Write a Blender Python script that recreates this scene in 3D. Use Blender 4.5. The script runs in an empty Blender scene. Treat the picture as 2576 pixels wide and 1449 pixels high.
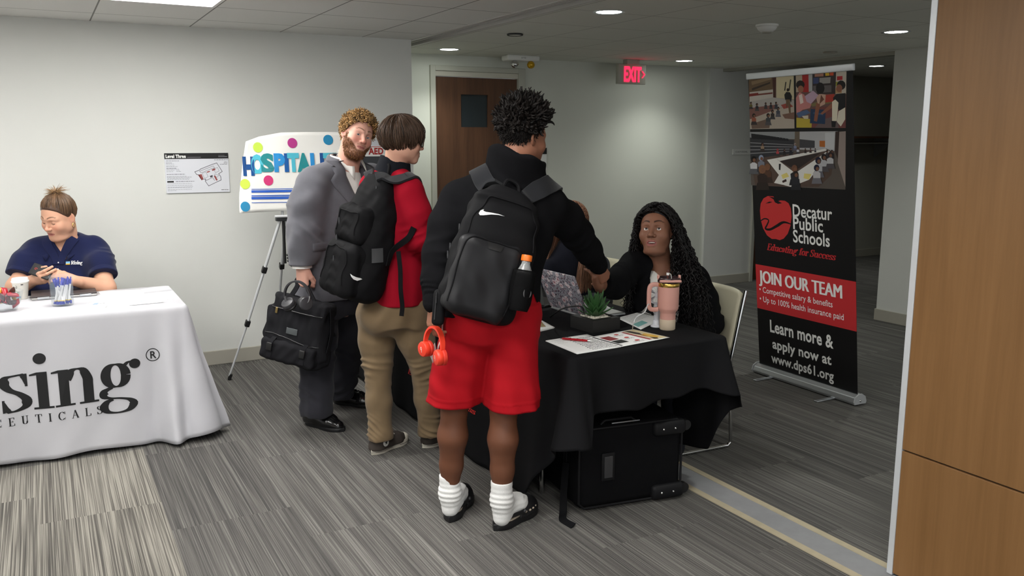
import bpy, math, random
import numpy as np
from mathutils import Vector, Matrix
R = math.radians
scn = bpy.context.scene
COL = scn.collection
rng = np.random.default_rng(7)
random.seed(7)

# ------------------------------------------------------------------ camera
F_PX, CX, CY, HZ, EYE = 2166.0, 1288.0, 724.5, 352.0, 1.62
PITCH = math.atan((CY - HZ) / F_PX)
YAW = R(28.6)
FW = np.array([math.sin(YAW) * math.cos(PITCH), math.cos(YAW) * math.cos(PITCH), -math.sin(PITCH)])
RT = np.array([math.cos(YAW), -math.sin(YAW), 0.0])
UP = np.cross(RT, FW)
CAM = np.array([0.0, 0.0, EYE])
cam = bpy.data.cameras.new('camera')
cam.sensor_fit = 'HORIZONTAL'
cam.sensor_width = 36.0
cam.lens = 36.0 * F_PX / 2576.0
cam.clip_start = 0.05
cam_ob = bpy.data.objects.new('camera', cam)
COL.objects.link(cam_ob)
M3 = Matrix((RT, UP, -FW)).transposed()
cam_ob.matrix_world = Matrix.Translation(CAM) @ M3.to_4x4()
scn.camera = cam_ob

# ------------------------------------------------------------------ light, exposure
scn.view_settings.view_transform = 'Standard'
scn.view_settings.look = 'None'
scn.view_settings.gamma = 1.0
scn.view_settings.exposure = 0.72
scn.view_settings.use_curve_mapping = False
world = bpy.data.worlds.new('world')
scn.world = world
world.use_nodes = True
world.node_tree.nodes['Background'].inputs[0].default_value = (0.93, 0.97, 1.0, 1)
world.node_tree.nodes['Background'].inputs[1].default_value = 0.9
scn.cycles.use_denoising = True
scn.cycles.max_bounces = 7
scn.cycles.diffuse_bounces = 4
scn.cycles.glossy_bounces = 3
scn.cycles.transmission_bounces = 6
scn.cycles.transparent_max_bounces = 8
scn.cycles.caustics_reflective = False
scn.cycles.caustics_refractive = False
TROFFER_POWER = 12.2        # radiance of a fluorescent diffuser
DOWNLIGHT_W = 5.2           # watts of one recessed downlight
H_CEIL = 2.382

def ray(x, y):
 return FW + RT * (x - CX) / F_PX - UP * (y - CY) / F_PX
def W(x, y, D):
 """point seen at photo pixel x, y whose level distance in front of the eye is D"""
 d = ray(x, y)
 return CAM + d * (D / (d[0] * math.sin(YAW) + d[1] * math.cos(YAW)))
def at_z(x, y, z=0.0):
 d = ray(x, y)
 return CAM + d * ((z - EYE) / d[2])
def at_y(x, y, Y):
 d = ray(x, y)
 return CAM + d * (Y / d[1])
def at_x(x, y, X):
 d = ray(x, y)
 return CAM + d * (X / d[0])
def V(*a):
 return np.array(a, float)
def unit(v):
 v = np.asarray(v, float)
 return v / (np.linalg.norm(v) + 1e-12)

# ------------------------------------------------------------------ materials
def srgb(r, g, b):
 f = lambda c: c / 12.92 if c <= 0.04045 else ((c + 0.055) / 1.055) ** 2.4
 return (f(r / 255), f(g / 255), f(b / 255), 1.0)
MATS = {}
def nd(nt, t, **kw):
 n = nt.nodes.new(t)
 for k, v in kw.items():
  if k.startswith('i_'):
   n.inputs[k[2:].replace('_', ' ')].default_value = v
  else:
   setattr(n, k, v)
 return n
def mat(name, col=(0.5, 0.5, 0.5, 1), rough=0.6, metal=0.0, spec=0.5, var=0.0, vscale=8.0, bump=0.0, bscale=200.0,
  stretch=(1, 1, 1), attr=None, emit=None, estr=0.0, trans=0.0, alpha=1.0, sheen=0.0, coat=0.0, ior=1.45, weave=0.0, sss=0.0):
 if name in MATS:
  return MATS[name]
 m = bpy.data.materials.new(name)
 m.use_nodes = True
 nt = m.node_tree
 b = nt.nodes['Principled BSDF']
 b.inputs['Base Color'].default_value = col
 b.inputs['Roughness'].default_value = rough
 b.inputs['Metallic'].default_value = metal
 b.inputs['Specular IOR Level'].default_value = spec
 b.inputs['IOR'].default_value = ior
 b.inputs['Transmission Weight'].default_value = trans
 b.inputs['Alpha'].default_value = alpha
 b.inputs['Sheen Weight'].default_value = sheen
 b.inputs['Coat Weight'].default_value = coat
 if sss:
  b.inputs['Subsurface Weight'].default_value = sss
  b.inputs['Subsurface Radius'].default_value = (0.012, 0.005, 0.003)
  b.inputs['Subsurface Scale'].default_value = 0.9
 if emit is not None:
  b.inputs['Emission Color'].default_value = emit
  b.inputs['Emission Strength'].default_value = estr
 src = None
 if attr:
  a = nd(nt, 'ShaderNodeAttribute', attribute_name=attr)
  src = a.outputs['Color']
 if var or bump or weave:
  tc = nd(nt, 'ShaderNodeTexCoord')
  mp = nd(nt, 'ShaderNodeMapping')
  mp.inputs['Scale'].default_value = stretch
  nt.links.new(tc.outputs['Object'], mp.inputs['Vector'])
 if var:
  n = nd(nt, 'ShaderNodeTexNoise', i_Scale=vscale, i_Detail=5.0, i_Roughness=0.6)
  nt.links.new(mp.outputs[0], n.inputs['Vector'])
  r = nd(nt, 'ShaderNodeMapRange', i_From_Min=0.25, i_From_Max=0.75, i_To_Min=1 - var, i_To_Max=1 + var)
  nt.links.new(n.outputs['Fac'], r.inputs['Value'])
  x = nd(nt, 'ShaderNodeVectorMath', operation='SCALE')
  if src is None:
   x.inputs[0].default_value = col[:3]
  else:
   nt.links.new(src, x.inputs[0])
  nt.links.new(r.outputs[0], x.inputs['Scale'])
  src = x.outputs[0]
 if src is not None:
  nt.links.new(src, b.inputs['Base Color'])
 if bump or weave:
  n = nd(nt, 'ShaderNodeTexNoise', i_Scale=bscale, i_Detail=3.0)
  nt.links.new(mp.outputs[0], n.inputs['Vector'])
  bp = nd(nt, 'ShaderNodeBump', i_Strength=max(bump, weave), i_Distance=0.002)
  nt.links.new(n.outputs['Fac'], bp.inputs['Height'])
  nt.links.new(bp.outputs[0], b.inputs['Normal'])
 MATS[name] = m
 return m

# ------------------------------------------------------------------ mesh helpers
class MB:
 """collects shapes in world coordinates, then links them as ONE mesh object"""
 def __init__(s):
  s.v, s.f, s.c, s.n = [], [], [], 0
  s.col = (1, 1, 1)
 def add(s, v, f, col=None):
  v = np.asarray(v, float).reshape(-1, 3)
  s.v.append(v)
  o = s.n
  s.f.extend([[i + o for i in q] for q in f])
  c = np.empty((len(v), 3)); c[:] = s.col if col is None else col
  s.c.append(c)
  s.n += len(v)
  return s
 def box(s, lo, hi, M=None, col=None):
  (a, b, c), (d, e, f) = lo, hi
  v = np.array([(x, y, z) for x in (a, d) for y in (b, e) for z in (c, f)], float)
  if M is not None:
   M = np.array(M); v = v @ M[:3, :3].T + M[:3, 3]
  return s.add(v, [(0, 1, 3, 2), (4, 6, 7, 5), (0, 4, 5, 1), (2, 3, 7, 6), (0, 2, 6, 4), (1, 5, 7, 3)], col)
 def rbox(s, lo, hi, r=0.005, M=None, col=None, n=3):
  """box with rounded edges: profile prism along z with rounded rims"""
  lo, hi = np.asarray(lo, float), np.asarray(hi, float)
  r = min(r, *(0.499 * (hi - lo)))
  rings = []
  prof = [(r * (1 - math.sin(t)), r * (1 - math.cos(t))) for t in np.linspace(0, math.pi / 2, n + 1)]
  levels = [(lo[2] + b, a) for a, b in prof] + [(hi[2] - b, a) for a, b in prof[::-1]]
  for z, ins in levels:
   ring = []
   rr = max(r - ins, 1e-5)
   for (cx, cy, t0) in ((hi[0] - r, hi[1] - r, 0), (lo[0] + r, hi[1] - r, 90), (lo[0] + r, lo[1] + r, 180), (hi[0] - r, lo[1] + r, 270)):
    for t in np.linspace(0, 90, n + 1):
     ring.append((cx + rr * math.cos(R(t0 + t)), cy + rr * math.sin(R(t0 + t)), z))
   rings.append(ring)
  v = np.array(rings)
  k = v.shape[1]
  v2 = v.reshape(-1, 3)
  if M is not None:
   M = np.array(M); v2 = v2 @ M[:3, :3].T + M[:3, 3]
  f = [(i * k + j, i * k + (j + 1) % k, (i + 1) * k + (j + 1) % k, (i + 1) * k + j) for i in range(len(rings) - 1) for j in range(k)]
  f += [list(range(k))[::-1], [(len(rings) - 1) * k + j for j in range(k)]]
  return s.add(v2, f, col)
 def tube(s, pts, r, seg=8, cap=True, col=None, flat=None, up=None, closed=False):
  """round (or flat: width, height pairs) tube along pts"""
  p = np.asarray(pts, float); n = len(p)
  r = np.broadcast_to(np.asarray(r, float), (n,)) if flat is None else None
  if closed:
   t = np.roll(p, -1, 0) - np.roll(p, 1, 0)
  else:
   t = np.gradient(p, axis=0)
  t /= np.linalg.norm(t, axis=1)[:, None] + 1e-12
  a = np.asarray(up, float) if up is not None else (V(0, 0, 1) if abs(t[0][2]) < 0.9 else V(1, 0, 0))
  ang = np.arange(seg) / seg * 2 * math.pi
  v = np.empty((n, seg, 3))
  for i in range(n):
   x = a - t[i] * (a @ t[i]); x /= np.linalg.norm(x) + 1e-12
   y = np.cross(t[i], x)
   if up is None: a = x
   if flat is None:
    v[i] = p[i] + r[i] * (np.cos(ang)[:, None] * x + np.sin(ang)[:, None] * y)
   else:
    w, h = flat[i] if np.ndim(flat[0]) else flat
    ca, sa = np.cos(ang), np.sin(ang)
    ca = np.sign(ca) * np.abs(ca) ** 0.5; sa = np.sign(sa) * np.abs(sa) ** 0.5
    v[i] = p[i] + h * ca[:, None] * x + w * sa[:, None] * y
  m = n if closed else n - 1
  f = [(i * seg + j, i * seg + (j + 1) % seg, ((i + 1) % n) * seg + (j + 1) % seg, ((i + 1) % n) * seg + j) for i in range(m) for j in range(seg)]
  if cap and not closed:
   f += [list(range(seg))[::-1], [(n - 1) * seg + j for j in range(seg)]]
  return s.add(v.reshape(-1, 3), f, col)
 def lathe(s, prof, seg=24, M=None, col=None, cap=False):
  """profile (r, z) turned about z"""
  ang = np.arange(seg) / seg * 2 * math.pi
  v = np.array([[(r * math.cos(a), r * math.sin(a), z) for a in ang] for r, z in prof])
  n = len(prof); v = v.reshape(-1, 3)
  if M is not None:
   M = np.array(M); v = v @ M[:3, :3].T + M[:3, 3]
  f = [(i * seg + j, i * seg + (j + 1) % seg, (i + 1) * seg + (j + 1) % seg, (i + 1) * seg + j) for i in range(n - 1) for j in range(seg)]
  if cap:
   f += [list(range(seg))[::-1], [(n - 1) * seg + j for j in range(seg)]]
  return s.add(v, f, col)
 def poly(s, pts, col=None):
  return s.add(pts, [list(range(len(pts)))], col)
 def prism(s, pts, off, col=None):
  """closed slab: polygon pts and its copy moved by off"""
  p = np.asarray(pts, float); n = len(p); q = p + np.asarray(off, float)
  f = [list(range(n))[::-1], list(range(n, 2 * n))] + [(i, (i + 1) % n, n + (i + 1) % n, n + i) for i in range(n)]
  return s.add(np.vstack([p, q]), f, col)
 def sphere(s, c, r, seg=16, rings=10, M=None, col=None):
  rr = np.broadcast_to(np.asarray(r, float), (3,))
  v = [(0, 0, 1)]
  for i in range(1, rings):
   t = math.pi * i / rings
   v += [(math.sin(t) * math.cos(2 * math.pi * j / seg), math.sin(t) * math.sin(2 * math.pi * j / seg), math.cos(t)) for j in range(seg)]
  v.append((0, 0, -1))
  v = np.array(v) * rr
  if M is not None: v = v @ np.array(M)[:3, :3].T
  v = v + np.asarray(c, float)
  f = [(0, 1 + j, 1 + (j + 1) % seg) for j in range(seg)]
  for i in range(rings - 2):
   f += [(1 + i * seg + j, 1 + (i + 1) * seg + j, 1 + (i + 1) * seg + (j + 1) % seg, 1 + i * seg + (j + 1) % seg) for j in range(seg)]
  L = len(v) - 1; b = 1 + (rings - 2) * seg
  f += [(L, b + (j + 1) % seg, b + j) for j in range(seg)]
  return s.add(v, f, col)
 def grid(s, P, col=None):
  """surface through an (n, m, 3) array of points"""
  P = np.asarray(P, float); n, m = P.shape[:2]
  f = [(i * m + j, i * m + j + 1, (i + 1) * m + j + 1, (i + 1) * m + j) for i in range(n - 1) for j in range(m - 1)]
  return s.add(P.reshape(-1, 3), f, col)
 def build(s, name, material, parent=None, smooth=True, bevel=0.0, solid=0.0, auto=40, sub=0):
  v = np.vstack(s.v)
  return link_mesh(name, v, s.f, material, parent, smooth, bevel, solid, auto, sub, np.vstack(s.c))

def root_loc(o):
 x = o
 while x.parent is not None: x = x.parent
 return np.array(x.location)
def link_mesh(name, v, f, material, parent=None, smooth=True, bevel=0.0, solid=0.0, auto=40, sub=0, colors=None, origin=None):
 v = np.asarray(v, float)
 if parent is not None:
  org = root_loc(parent)
 else:
  org = np.array([(v[:, 0].min() + v[:, 0].max()) / 2, (v[:, 1].min() + v[:, 1].max()) / 2, v[:, 2].min()]) if origin is None else np.asarray(origin, float)
 me = bpy.data.meshes.new(name)
 me.from_pydata((v - org).tolist(), [], f if isinstance(f, list) else f.tolist())
 if colors is not None:
  a = me.color_attributes.new('Col', 'FLOAT_COLOR', 'POINT')
  c = np.ones((len(v), 4), np.float32); c[:, :3] = colors
  a.data.foreach_set('color', c.ravel())
 me.polygons.foreach_set('use_smooth', [bool(smooth)] * len(me.polygons))
 if smooth and auto < 180:
  me.set_sharp_from_angle(angle=R(auto))
 if material is not None: me.materials.append(material)
 o = bpy.data.objects.new(name, me)
 COL.objects.link(o)
 if parent is not None:
  o.parent = parent
 else:
  o.location = org
 if solid:
  md = o.modifiers.new('solid', 'SOLIDIFY'); md.thickness = solid; md.offset = 0
 if bevel:
  md = o.modifiers.new('bevel', 'BEVEL'); md.width = bevel; md.segments = 2; md.limit_method = 'ANGLE'; md.angle_limit = R(35)
 if sub:
  md = o.modifiers.new('sub', 'SUBSURF'); md.levels = sub; md.render_levels = sub
 return o
def tag(o, label=None, cat=None, group=None, kind=None):
 if label: o['label'] = label
 if cat: o['category'] = cat
 if group: o['group'] = group
 if kind: o['kind'] = kind
 return o
def thing(name, label, cat, loc, group=None):
 o = bpy.data.objects.new(name, None)
 o.empty_display_size = 0.1
 COL.objects.link(o)
 o.location = tuple(float(x) for x in loc)
 return tag(o, label, cat, group)
def dup(o, delta, label=None):
 def cp(a, par):
  c = a.copy(); COL.objects.link(c)
  if par is not None: c.parent = par
  for ch in a.children: cp(ch, c)
  return c
 c = cp(o, None)
 c.location = Vector(o.location) + Vector(delta)
 if label: c['label'] = label
 return c
def frame(o, x, y, z):
 """4x4 matrix from origin and three axes"""
 M = np.eye(4); M[:3, 0] = x; M[:3, 1] = y; M[:3, 2] = z; M[:3, 3] = o
 return M
def rotz(a, o=(0, 0, 0)):
 c, s = math.cos(a), math.sin(a)
 return frame(o, (c, s, 0), (-s, c, 0), (0, 0, 1))
def bez(pts, n=24):
 """smooth Catmull-Rom curve through points"""
 p = np.asarray(pts, float)
 q = np.vstack([2 * p[0] - p[1], p, 2 * p[-1] - p[-2]])
 out = []
 k = len(p) - 1
 for t in np.linspace(0, k, n):
  i = min(int(t), k - 1); u = t - i
  a, b, c, d = q[i], q[i + 1], q[i + 2], q[i + 3]
  out.append(0.5 * (2 * b + (c - a) * u + (2 * a - 5 * b + 4 * c - d) * u * u + (3 * b - a - 3 * c + d) * u ** 3))
 return np.array(out)

# ------------------------------------------------------------------ lettering
def sans(text, bold=0.0, narrow=1.0, shear=0.0):
 """built-in sans lettering as flat (verts, faces), cap height 1, left at x = 0"""
 cu = bpy.data.curves.new('lettering', 'FONT')
 cu.body = text; cu.offset = bold; cu.resolution_u = 3; cu.shear = shear; cu.space_character = 1.0 + bold * 1.2
 o = bpy.data.objects.new('lettering', cu)
 COL.objects.link(o)
 me = bpy.data.meshes.new_from_object(o.evaluated_get(bpy.context.evaluated_depsgraph_get()))
 v = np.array([x.co[:] for x in me.vertices]).reshape(-1, 3)
 f = [list(p.vertices) for p in me.polygons]
 bpy.data.objects.remove(o); bpy.data.curves.remove(cu); bpy.data.meshes.remove(me)
 v = v[:, :2] / 0.69
 v[:, 0] = (v[:, 0] - v[:, 0].min()) * narrow
 return v, f
def pen(pts, thin, thick, n=28, ang=0.0, tip=0):
 """outline of a stroke that is thick where it runs upright"""
 c = bez(pts, n) if len(pts) > 2 else np.linspace(pts[0], pts[1], 4)
 t = np.gradient(c, axis=0); t /= np.linalg.norm(t, axis=1)[:, None] + 1e-9
 w = thin + (thick - thin) * np.abs(t[:, 1] * math.cos(ang) - t[:, 0] * math.sin(ang)) ** 1.6
 if tip: i_ = np.arange(len(c)); w = np.minimum(w, thin * 1.2 + (thick - thin) * np.minimum(i_, len(c) - 1 - i_) / (len(c) * tip))
 nrm = np.stack([-t[:, 1], t[:, 0]], 1) * (w / 2)[:, None]
 v = np.vstack([c + nrm, c - nrm]); k = len(c)
 return v, [(i, i + 1, k + i + 1, k + i) for i in range(k - 1)]
def ell(cx, cy, rx, ry, a0=0, a1=360, n=13):
 return [(cx + rx * math.cos(R(a)), cy + ry * math.sin(R(a))) for a in np.linspace(a0, a1, n)]
# x-height 0.66, cap 1.0, stems S wide, hairlines T
def serif_glyph(ch, S, T):
 st, H = [], 0.66
 def ln(x0, y0, x1, y1, w):
  d = unit((x1 - x0, y1 - y0)); nn = np.array([-d[1], d[0]]) * w / 2
  a, b = np.array([x0, y0]), np.array([x1, y1])
  st.append((np.array([a + nn, b + nn, b - nn, a - nn]), [(0, 1, 2, 3)]))
 def stem(x, y0, y1): ln(x, y0, x, y1, S)
 def srf(x, y, l=None, r=None):
  l = S * 0.95 if l is None else l; r = S * 0.95 if r is None else r
  ln(x - l, y, x + r, y, T * 1.2)
 def flag(x, y):
  st.append((np.array([(x - S * .5, y), (x - S * 1.15, y - T * .9), (x - S * 1.15, y - T * 1.9), (x - S * .5, y - T * 1.7)]), [(0, 1, 2, 3)]))
 def arc(p, k=1.0, n=30, tip=0): st.append(pen(p, T, S * k, n, 0, tip))
 def dot(x, y, r): st.append((np.array(ell(x, y, r, r, 0, 345, 24)), [tuple(range(24))]))
 o = S / 2
 if ch == 'i': stem(.16, 0, H); flag(.16, H); srf(.16, T * .5); dot(.15, .9, S * .62); w = .32
 elif ch == 'l': stem(.16, 0, 1); flag(.16, 1); srf(.16, T * .5); w = .32
 elif ch in 'nru':
  x = .16
  if ch != 'u':
   stem(x, 0, H); flag(x, H); srf(x, T * .5)
  if ch == 'n':
   arc([(x + o * .6, H * .72), (x + .14, H - T), (x + .28, H - T * .9), (x + .36, H * .72), (x + .365, H * .5), (x + .365, T)]); srf(x + .365, T * .5); w = x + .365 + .17
  elif ch == 'r': arc([(x + o * .6, H * .66), (x + .10, H * .90), (x + .2, H * .97)], .6); dot(x + .225, H - S * .5, S * .52); w = x + .3
  else:
   stem(x, H * .3, H); flag(x, H); arc([(x, H * .4), (x + .01, H * .2), (x + .1, T * .6), (x + .22, T), (x + .33, H * .26)]); stem(x + .36, 0, H); flag(x + .36, H); srf(x + .36 + S * .4, T * .5, S * .3, S * .7); w = x + .36 + .16
 elif ch == 'o': arc(ell(.3, H / 2, .3 - o, H / 2 - T / 2, 0, 360, 17), 1, 40); w = .6
 elif ch == 'c': arc(ell(.3, H / 2, .3 - o, H / 2 - T / 2, 42, 318, 13)); dot(.46, H * .77, S * .5); w = .53
 elif ch == 'e': arc(ell(.3, H / 2, .3 - o, H / 2 - T / 2, 5, 318, 15)); ln(.07, H * .53, .55, H * .53, T); w = .57
 elif ch == 'd': arc(ell(.27, H / 2, .27 - o, H / 2 - T / 2, 0, 360, 17), 1, 40); stem(.49, 0, 1); flag(.49, 1); srf(.49 + S * .4, T * .5, S * .3, S * .6); w = .66
 elif ch == 'b': arc(ell(.38, H / 2, .27 - o, H / 2 - T / 2, 0, 360, 17), 1, 40); stem(.16, 0, 1); flag(.16, 1); w = .68
 elif ch == 'a':
  arc([(.09, H * .78), (.16, H - T), (.27, H - T * .8), (.36, H * .8), (.37, H * .6), (.37, H * .2), (.43, T)]); dot(.10, H * .76, S * .5)
  arc([(.37, H * .6), (.2, H * .52), (.08, H * .36), (.08, H * .16), (.17, T * .7), (.28, T * 1.6), (.37, H * .26)], .8); w = .5
 elif ch == 's': arc([(.40, H * .72), (.36, H - T), (.24, H - T * .7), (.12, H - T * 1.6), (.09, H * .76), (.16, H * .6), (.3, H * .46), (.39, H * .3), (.37, H * .13), (.24, T * .6), (.12, T * .9), (.06, H * .28)], 1.0, 50, .2); ln(.405, H * .66, .405, H, T * 1.3); ln(.055, 0.0, .055, H * .34, T * 1.3); w = .48
 elif ch == 't': stem(.18, H * .2, H * 1.28); ln(.03, H - T / 2, .34, H - T / 2, T * 1.2); arc([(.18, H * .3), (.19, H * .1), (.27, T * .6), (.36, H * .14)]); w = .38
 elif ch == 'f': stem(.18, 0, .75); srf(.18, T * .5); ln(.03, H - T / 2, .36, H - T / 2, T * 1.2); arc([(.18, .7), (.2, .92), (.3, 1 - T), (.38, .94)]); dot(.37, .9, S * .5); w = .38
 elif ch == 'h': stem(.16, 0, 1); flag(.16, 1); srf(.16, T * .5); x = .16; arc([(x + o * .6, H * .72), (x + .14, H - T), (x + .28, H - T * .9), (x + .36, H * .72), (x + .365, H * .5), (x + .365, T)]); srf(x + .365, T * .5); w = .69
 elif ch == 'g':
  arc(ell(.27, H * .66, .24 - o, H * .34 - T / 2, 0, 360, 17), 1, 44); arc([(.40, H * .9), (.47, H * 1.0), (.55, H * 1.03)], .5); dot(.585, H * .95, S * .58)
  arc([(.2, H * .34), (.08, H * .24), (.07, H * .1), (.16, H * .03), (.32, H * .0), (.46, -H * .06), (.52, -H * .18), (.44, -H * .34), (.28, -H * .4), (.12, -H * .36), (.05, -H * .22), (.1, -H * .08), (.2, H * .0)], .95, 60)
  w = .66
 elif ch == 'I': stem(.17, 0, 1); srf(.17, T * .5); srf(.17, 1 - T * .5); w = .34
 elif ch == 'L': stem(.17, 0, 1); srf(.17, 1 - T * .5); ln(.02, T * .5, .6, T * .5, T * 1.2); ln(.59, 0, .6, .27, T * 1.6); w = .62
 elif ch == 'E': stem(.17, 0, 1); ln(.02, T * .5, .6, T * .5, T * 1.2); ln(.02, 1 - T * .5, .57, 1 - T * .5, T * 1.2); ln(.17, .52, .44, .52, T); ln(.59, 0, .6, .26, T * 1.6); ln(.56, 1, .565, .76, T * 1.6); ln(.44, .42, .44, .62, T * 1.4); w = .64
 elif ch == 'T': stem(.34, 0, 1); srf(.34, T * .5); ln(.03, 1 - T * .5, .65, 1 - T * .5, T * 1.2); ln(.04, 1, .035, .74, T * 1.6); ln(.64, 1, .645, .74, T * 1.6); w = .68
 elif ch in 'CS' and ch == 'C': arc(ell(.4, .5, .37 - o, .5 - T / 2, 40, 320, 15), 1, 36); ln(.70, .68, .70, 1, T * 1.3); ln(.71, .03, .71, .3, T * .9); w = .76
 elif ch == 'S': arc([(.5, .74), (.44, .94), (.29, 1 - T * .6), (.14, .92), (.09, .77), (.17, .61), (.35, .49), (.49, .33), (.48, .14), (.3, T * .6), (.14, .07), (.06, .28)], 1, 50, .2); ln(.51, .68, .51, 1, T * 1.3); ln(.055, 0, .055, .32, T * 1.3); w = .6
 elif ch == 'D': stem(.17, 0, 1); srf(.17, T * .5, S * .95, 0); srf(.17, 1 - T * .5, S * .95, 0); arc([(.17, 1 - T * .6), (.4, 1 - T * .6), (.6, .86), (.68, .5), (.6, .14), (.4, T * .6), (.17, T * .6)], 1, 40); w = .8
 elif ch in 'PR':
  stem(.17, 0, 1); srf(.17, T * .5); srf(.17, 1 - T * .5, S * .95, 0); arc([(.17, 1 - T * .6), (.38, 1 - T * .6), (.53, .9), (.56, .74), (.51, .56), (.38, .48), (.17, .47)], 1, 40)
  if ch == 'R': ln(.36, .48, .62, T * .4, S * .95); srf(.64, T * .5, 0, S * .7); w = .74
  else: w = .62
 elif ch == 'U': stem(.17, .3, 1); srf(.17, 1 - T * .5); arc([(.17, .36), (.2, .12), (.36, T * .7), (.52, .12), (.565, .36)]); ln(.57, .34, .57, 1, T * 1.5); srf(.57, 1 - T * .5, S * .8, S * .8); w = .74
 elif ch == 'A': ln(.36, .98, .62, T * .6, S); ln(.36, .98, .1, T * .6, T * 1.4); ln(.19, .34, .5, .34, T); srf(.1, T * .5, .1, .1); srf(.62, T * .5, .12, .12); w = .74
 else: w = .3
 v, f, n = [], [], 0
 for a, b in st:
  v.append(a); f += [[i + n for i in q] for q in b]; n += len(a)
 return (np.vstack(v) if v else np.zeros((0, 2))), f, w
def serif(text, S=.17, T=.045, track=0.0, shear=0.0, narrow=1.0):
 v, f, x, n = [], [], 0.0, 0
 for ch in text:
  a, b, w = serif_glyph(ch, S, T)
  if len(a):
   q = a.copy(); q[:, 0] += x + shear * q[:, 1]
   v.append(q); f += [[i + n for i in k] for k in b]; n += len(a)
  x += w + track
 v = np.vstack(v); v[:, 0] = (v[:, 0] - v[:, 0].min()) * narrow
 return v, f
def on_plane(vf, o, u, w, height=None, width=None, align='l'):
 """lay flat lettering on a plane: o start of the baseline, u reading direction, w up"""
 v, f = vf
 v = v.copy()
 sx = sy = height
 if width is not None:
  sx = width / (v[:, 0].max())
  if height is None: sy = sx
 v = v * (sx, sy)
 if align == 'c': v[:, 0] -= v[:, 0].max() / 2
 o, u, w = np.asarray(o, float), np.asarray(u, float), np.asarray(w, float)
 return o + v[:, :1] * u + v[:, 1:2] * w, f

# ================================================================== SETTING
YL, YF, XT, XR = 6.41, 7.379, 2.607, 6.61      # wall with the signs, far wall, partition track, right wall
XP = 2.702                                     # face of the wood partition
def wall_mat(name, col):
 return mat(name, col, rough=0.75, spec=0.25, var=0.02, vscale=1.5, bump=0.06, bscale=350)
M_wall = wall_mat('warm_white_paint', srgb(216, 217, 212))
M_wall2 = wall_mat('pale_green_grey_paint', srgb(212, 214, 204))
M_walld = wall_mat('shade_darkened_alcove_paint', srgb(168, 166, 156))  # wall paint darkened, the shade of the unlit alcove put into its colour
M_base = mat('grey_beige_vinyl_base', srgb(170, 166, 154), rough=0.5)
M_alu = mat('brushed_aluminium', srgb(200, 203, 206), rough=0.35, metal=0.9)
M_alu_w = mat('pale_anodised_edge', srgb(222, 226, 230), rough=0.4, metal=0.35)
M_black = mat('black_plastic', srgb(22, 22, 23), rough=0.45)
M_white = mat('white_plastic', srgb(232, 232, 228), rough=0.4)
M_chrome = mat('chrome', srgb(215, 215, 215), rough=0.12, metal=1.0)
M_wht = mat('white_ink', srgb(238, 238, 235), rough=0.6)
M_blk = mat('black_ink', srgb(18, 18, 20), rough=0.55)
M_red = mat('red_ink', srgb(190, 40, 38), rough=0.6)

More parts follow.
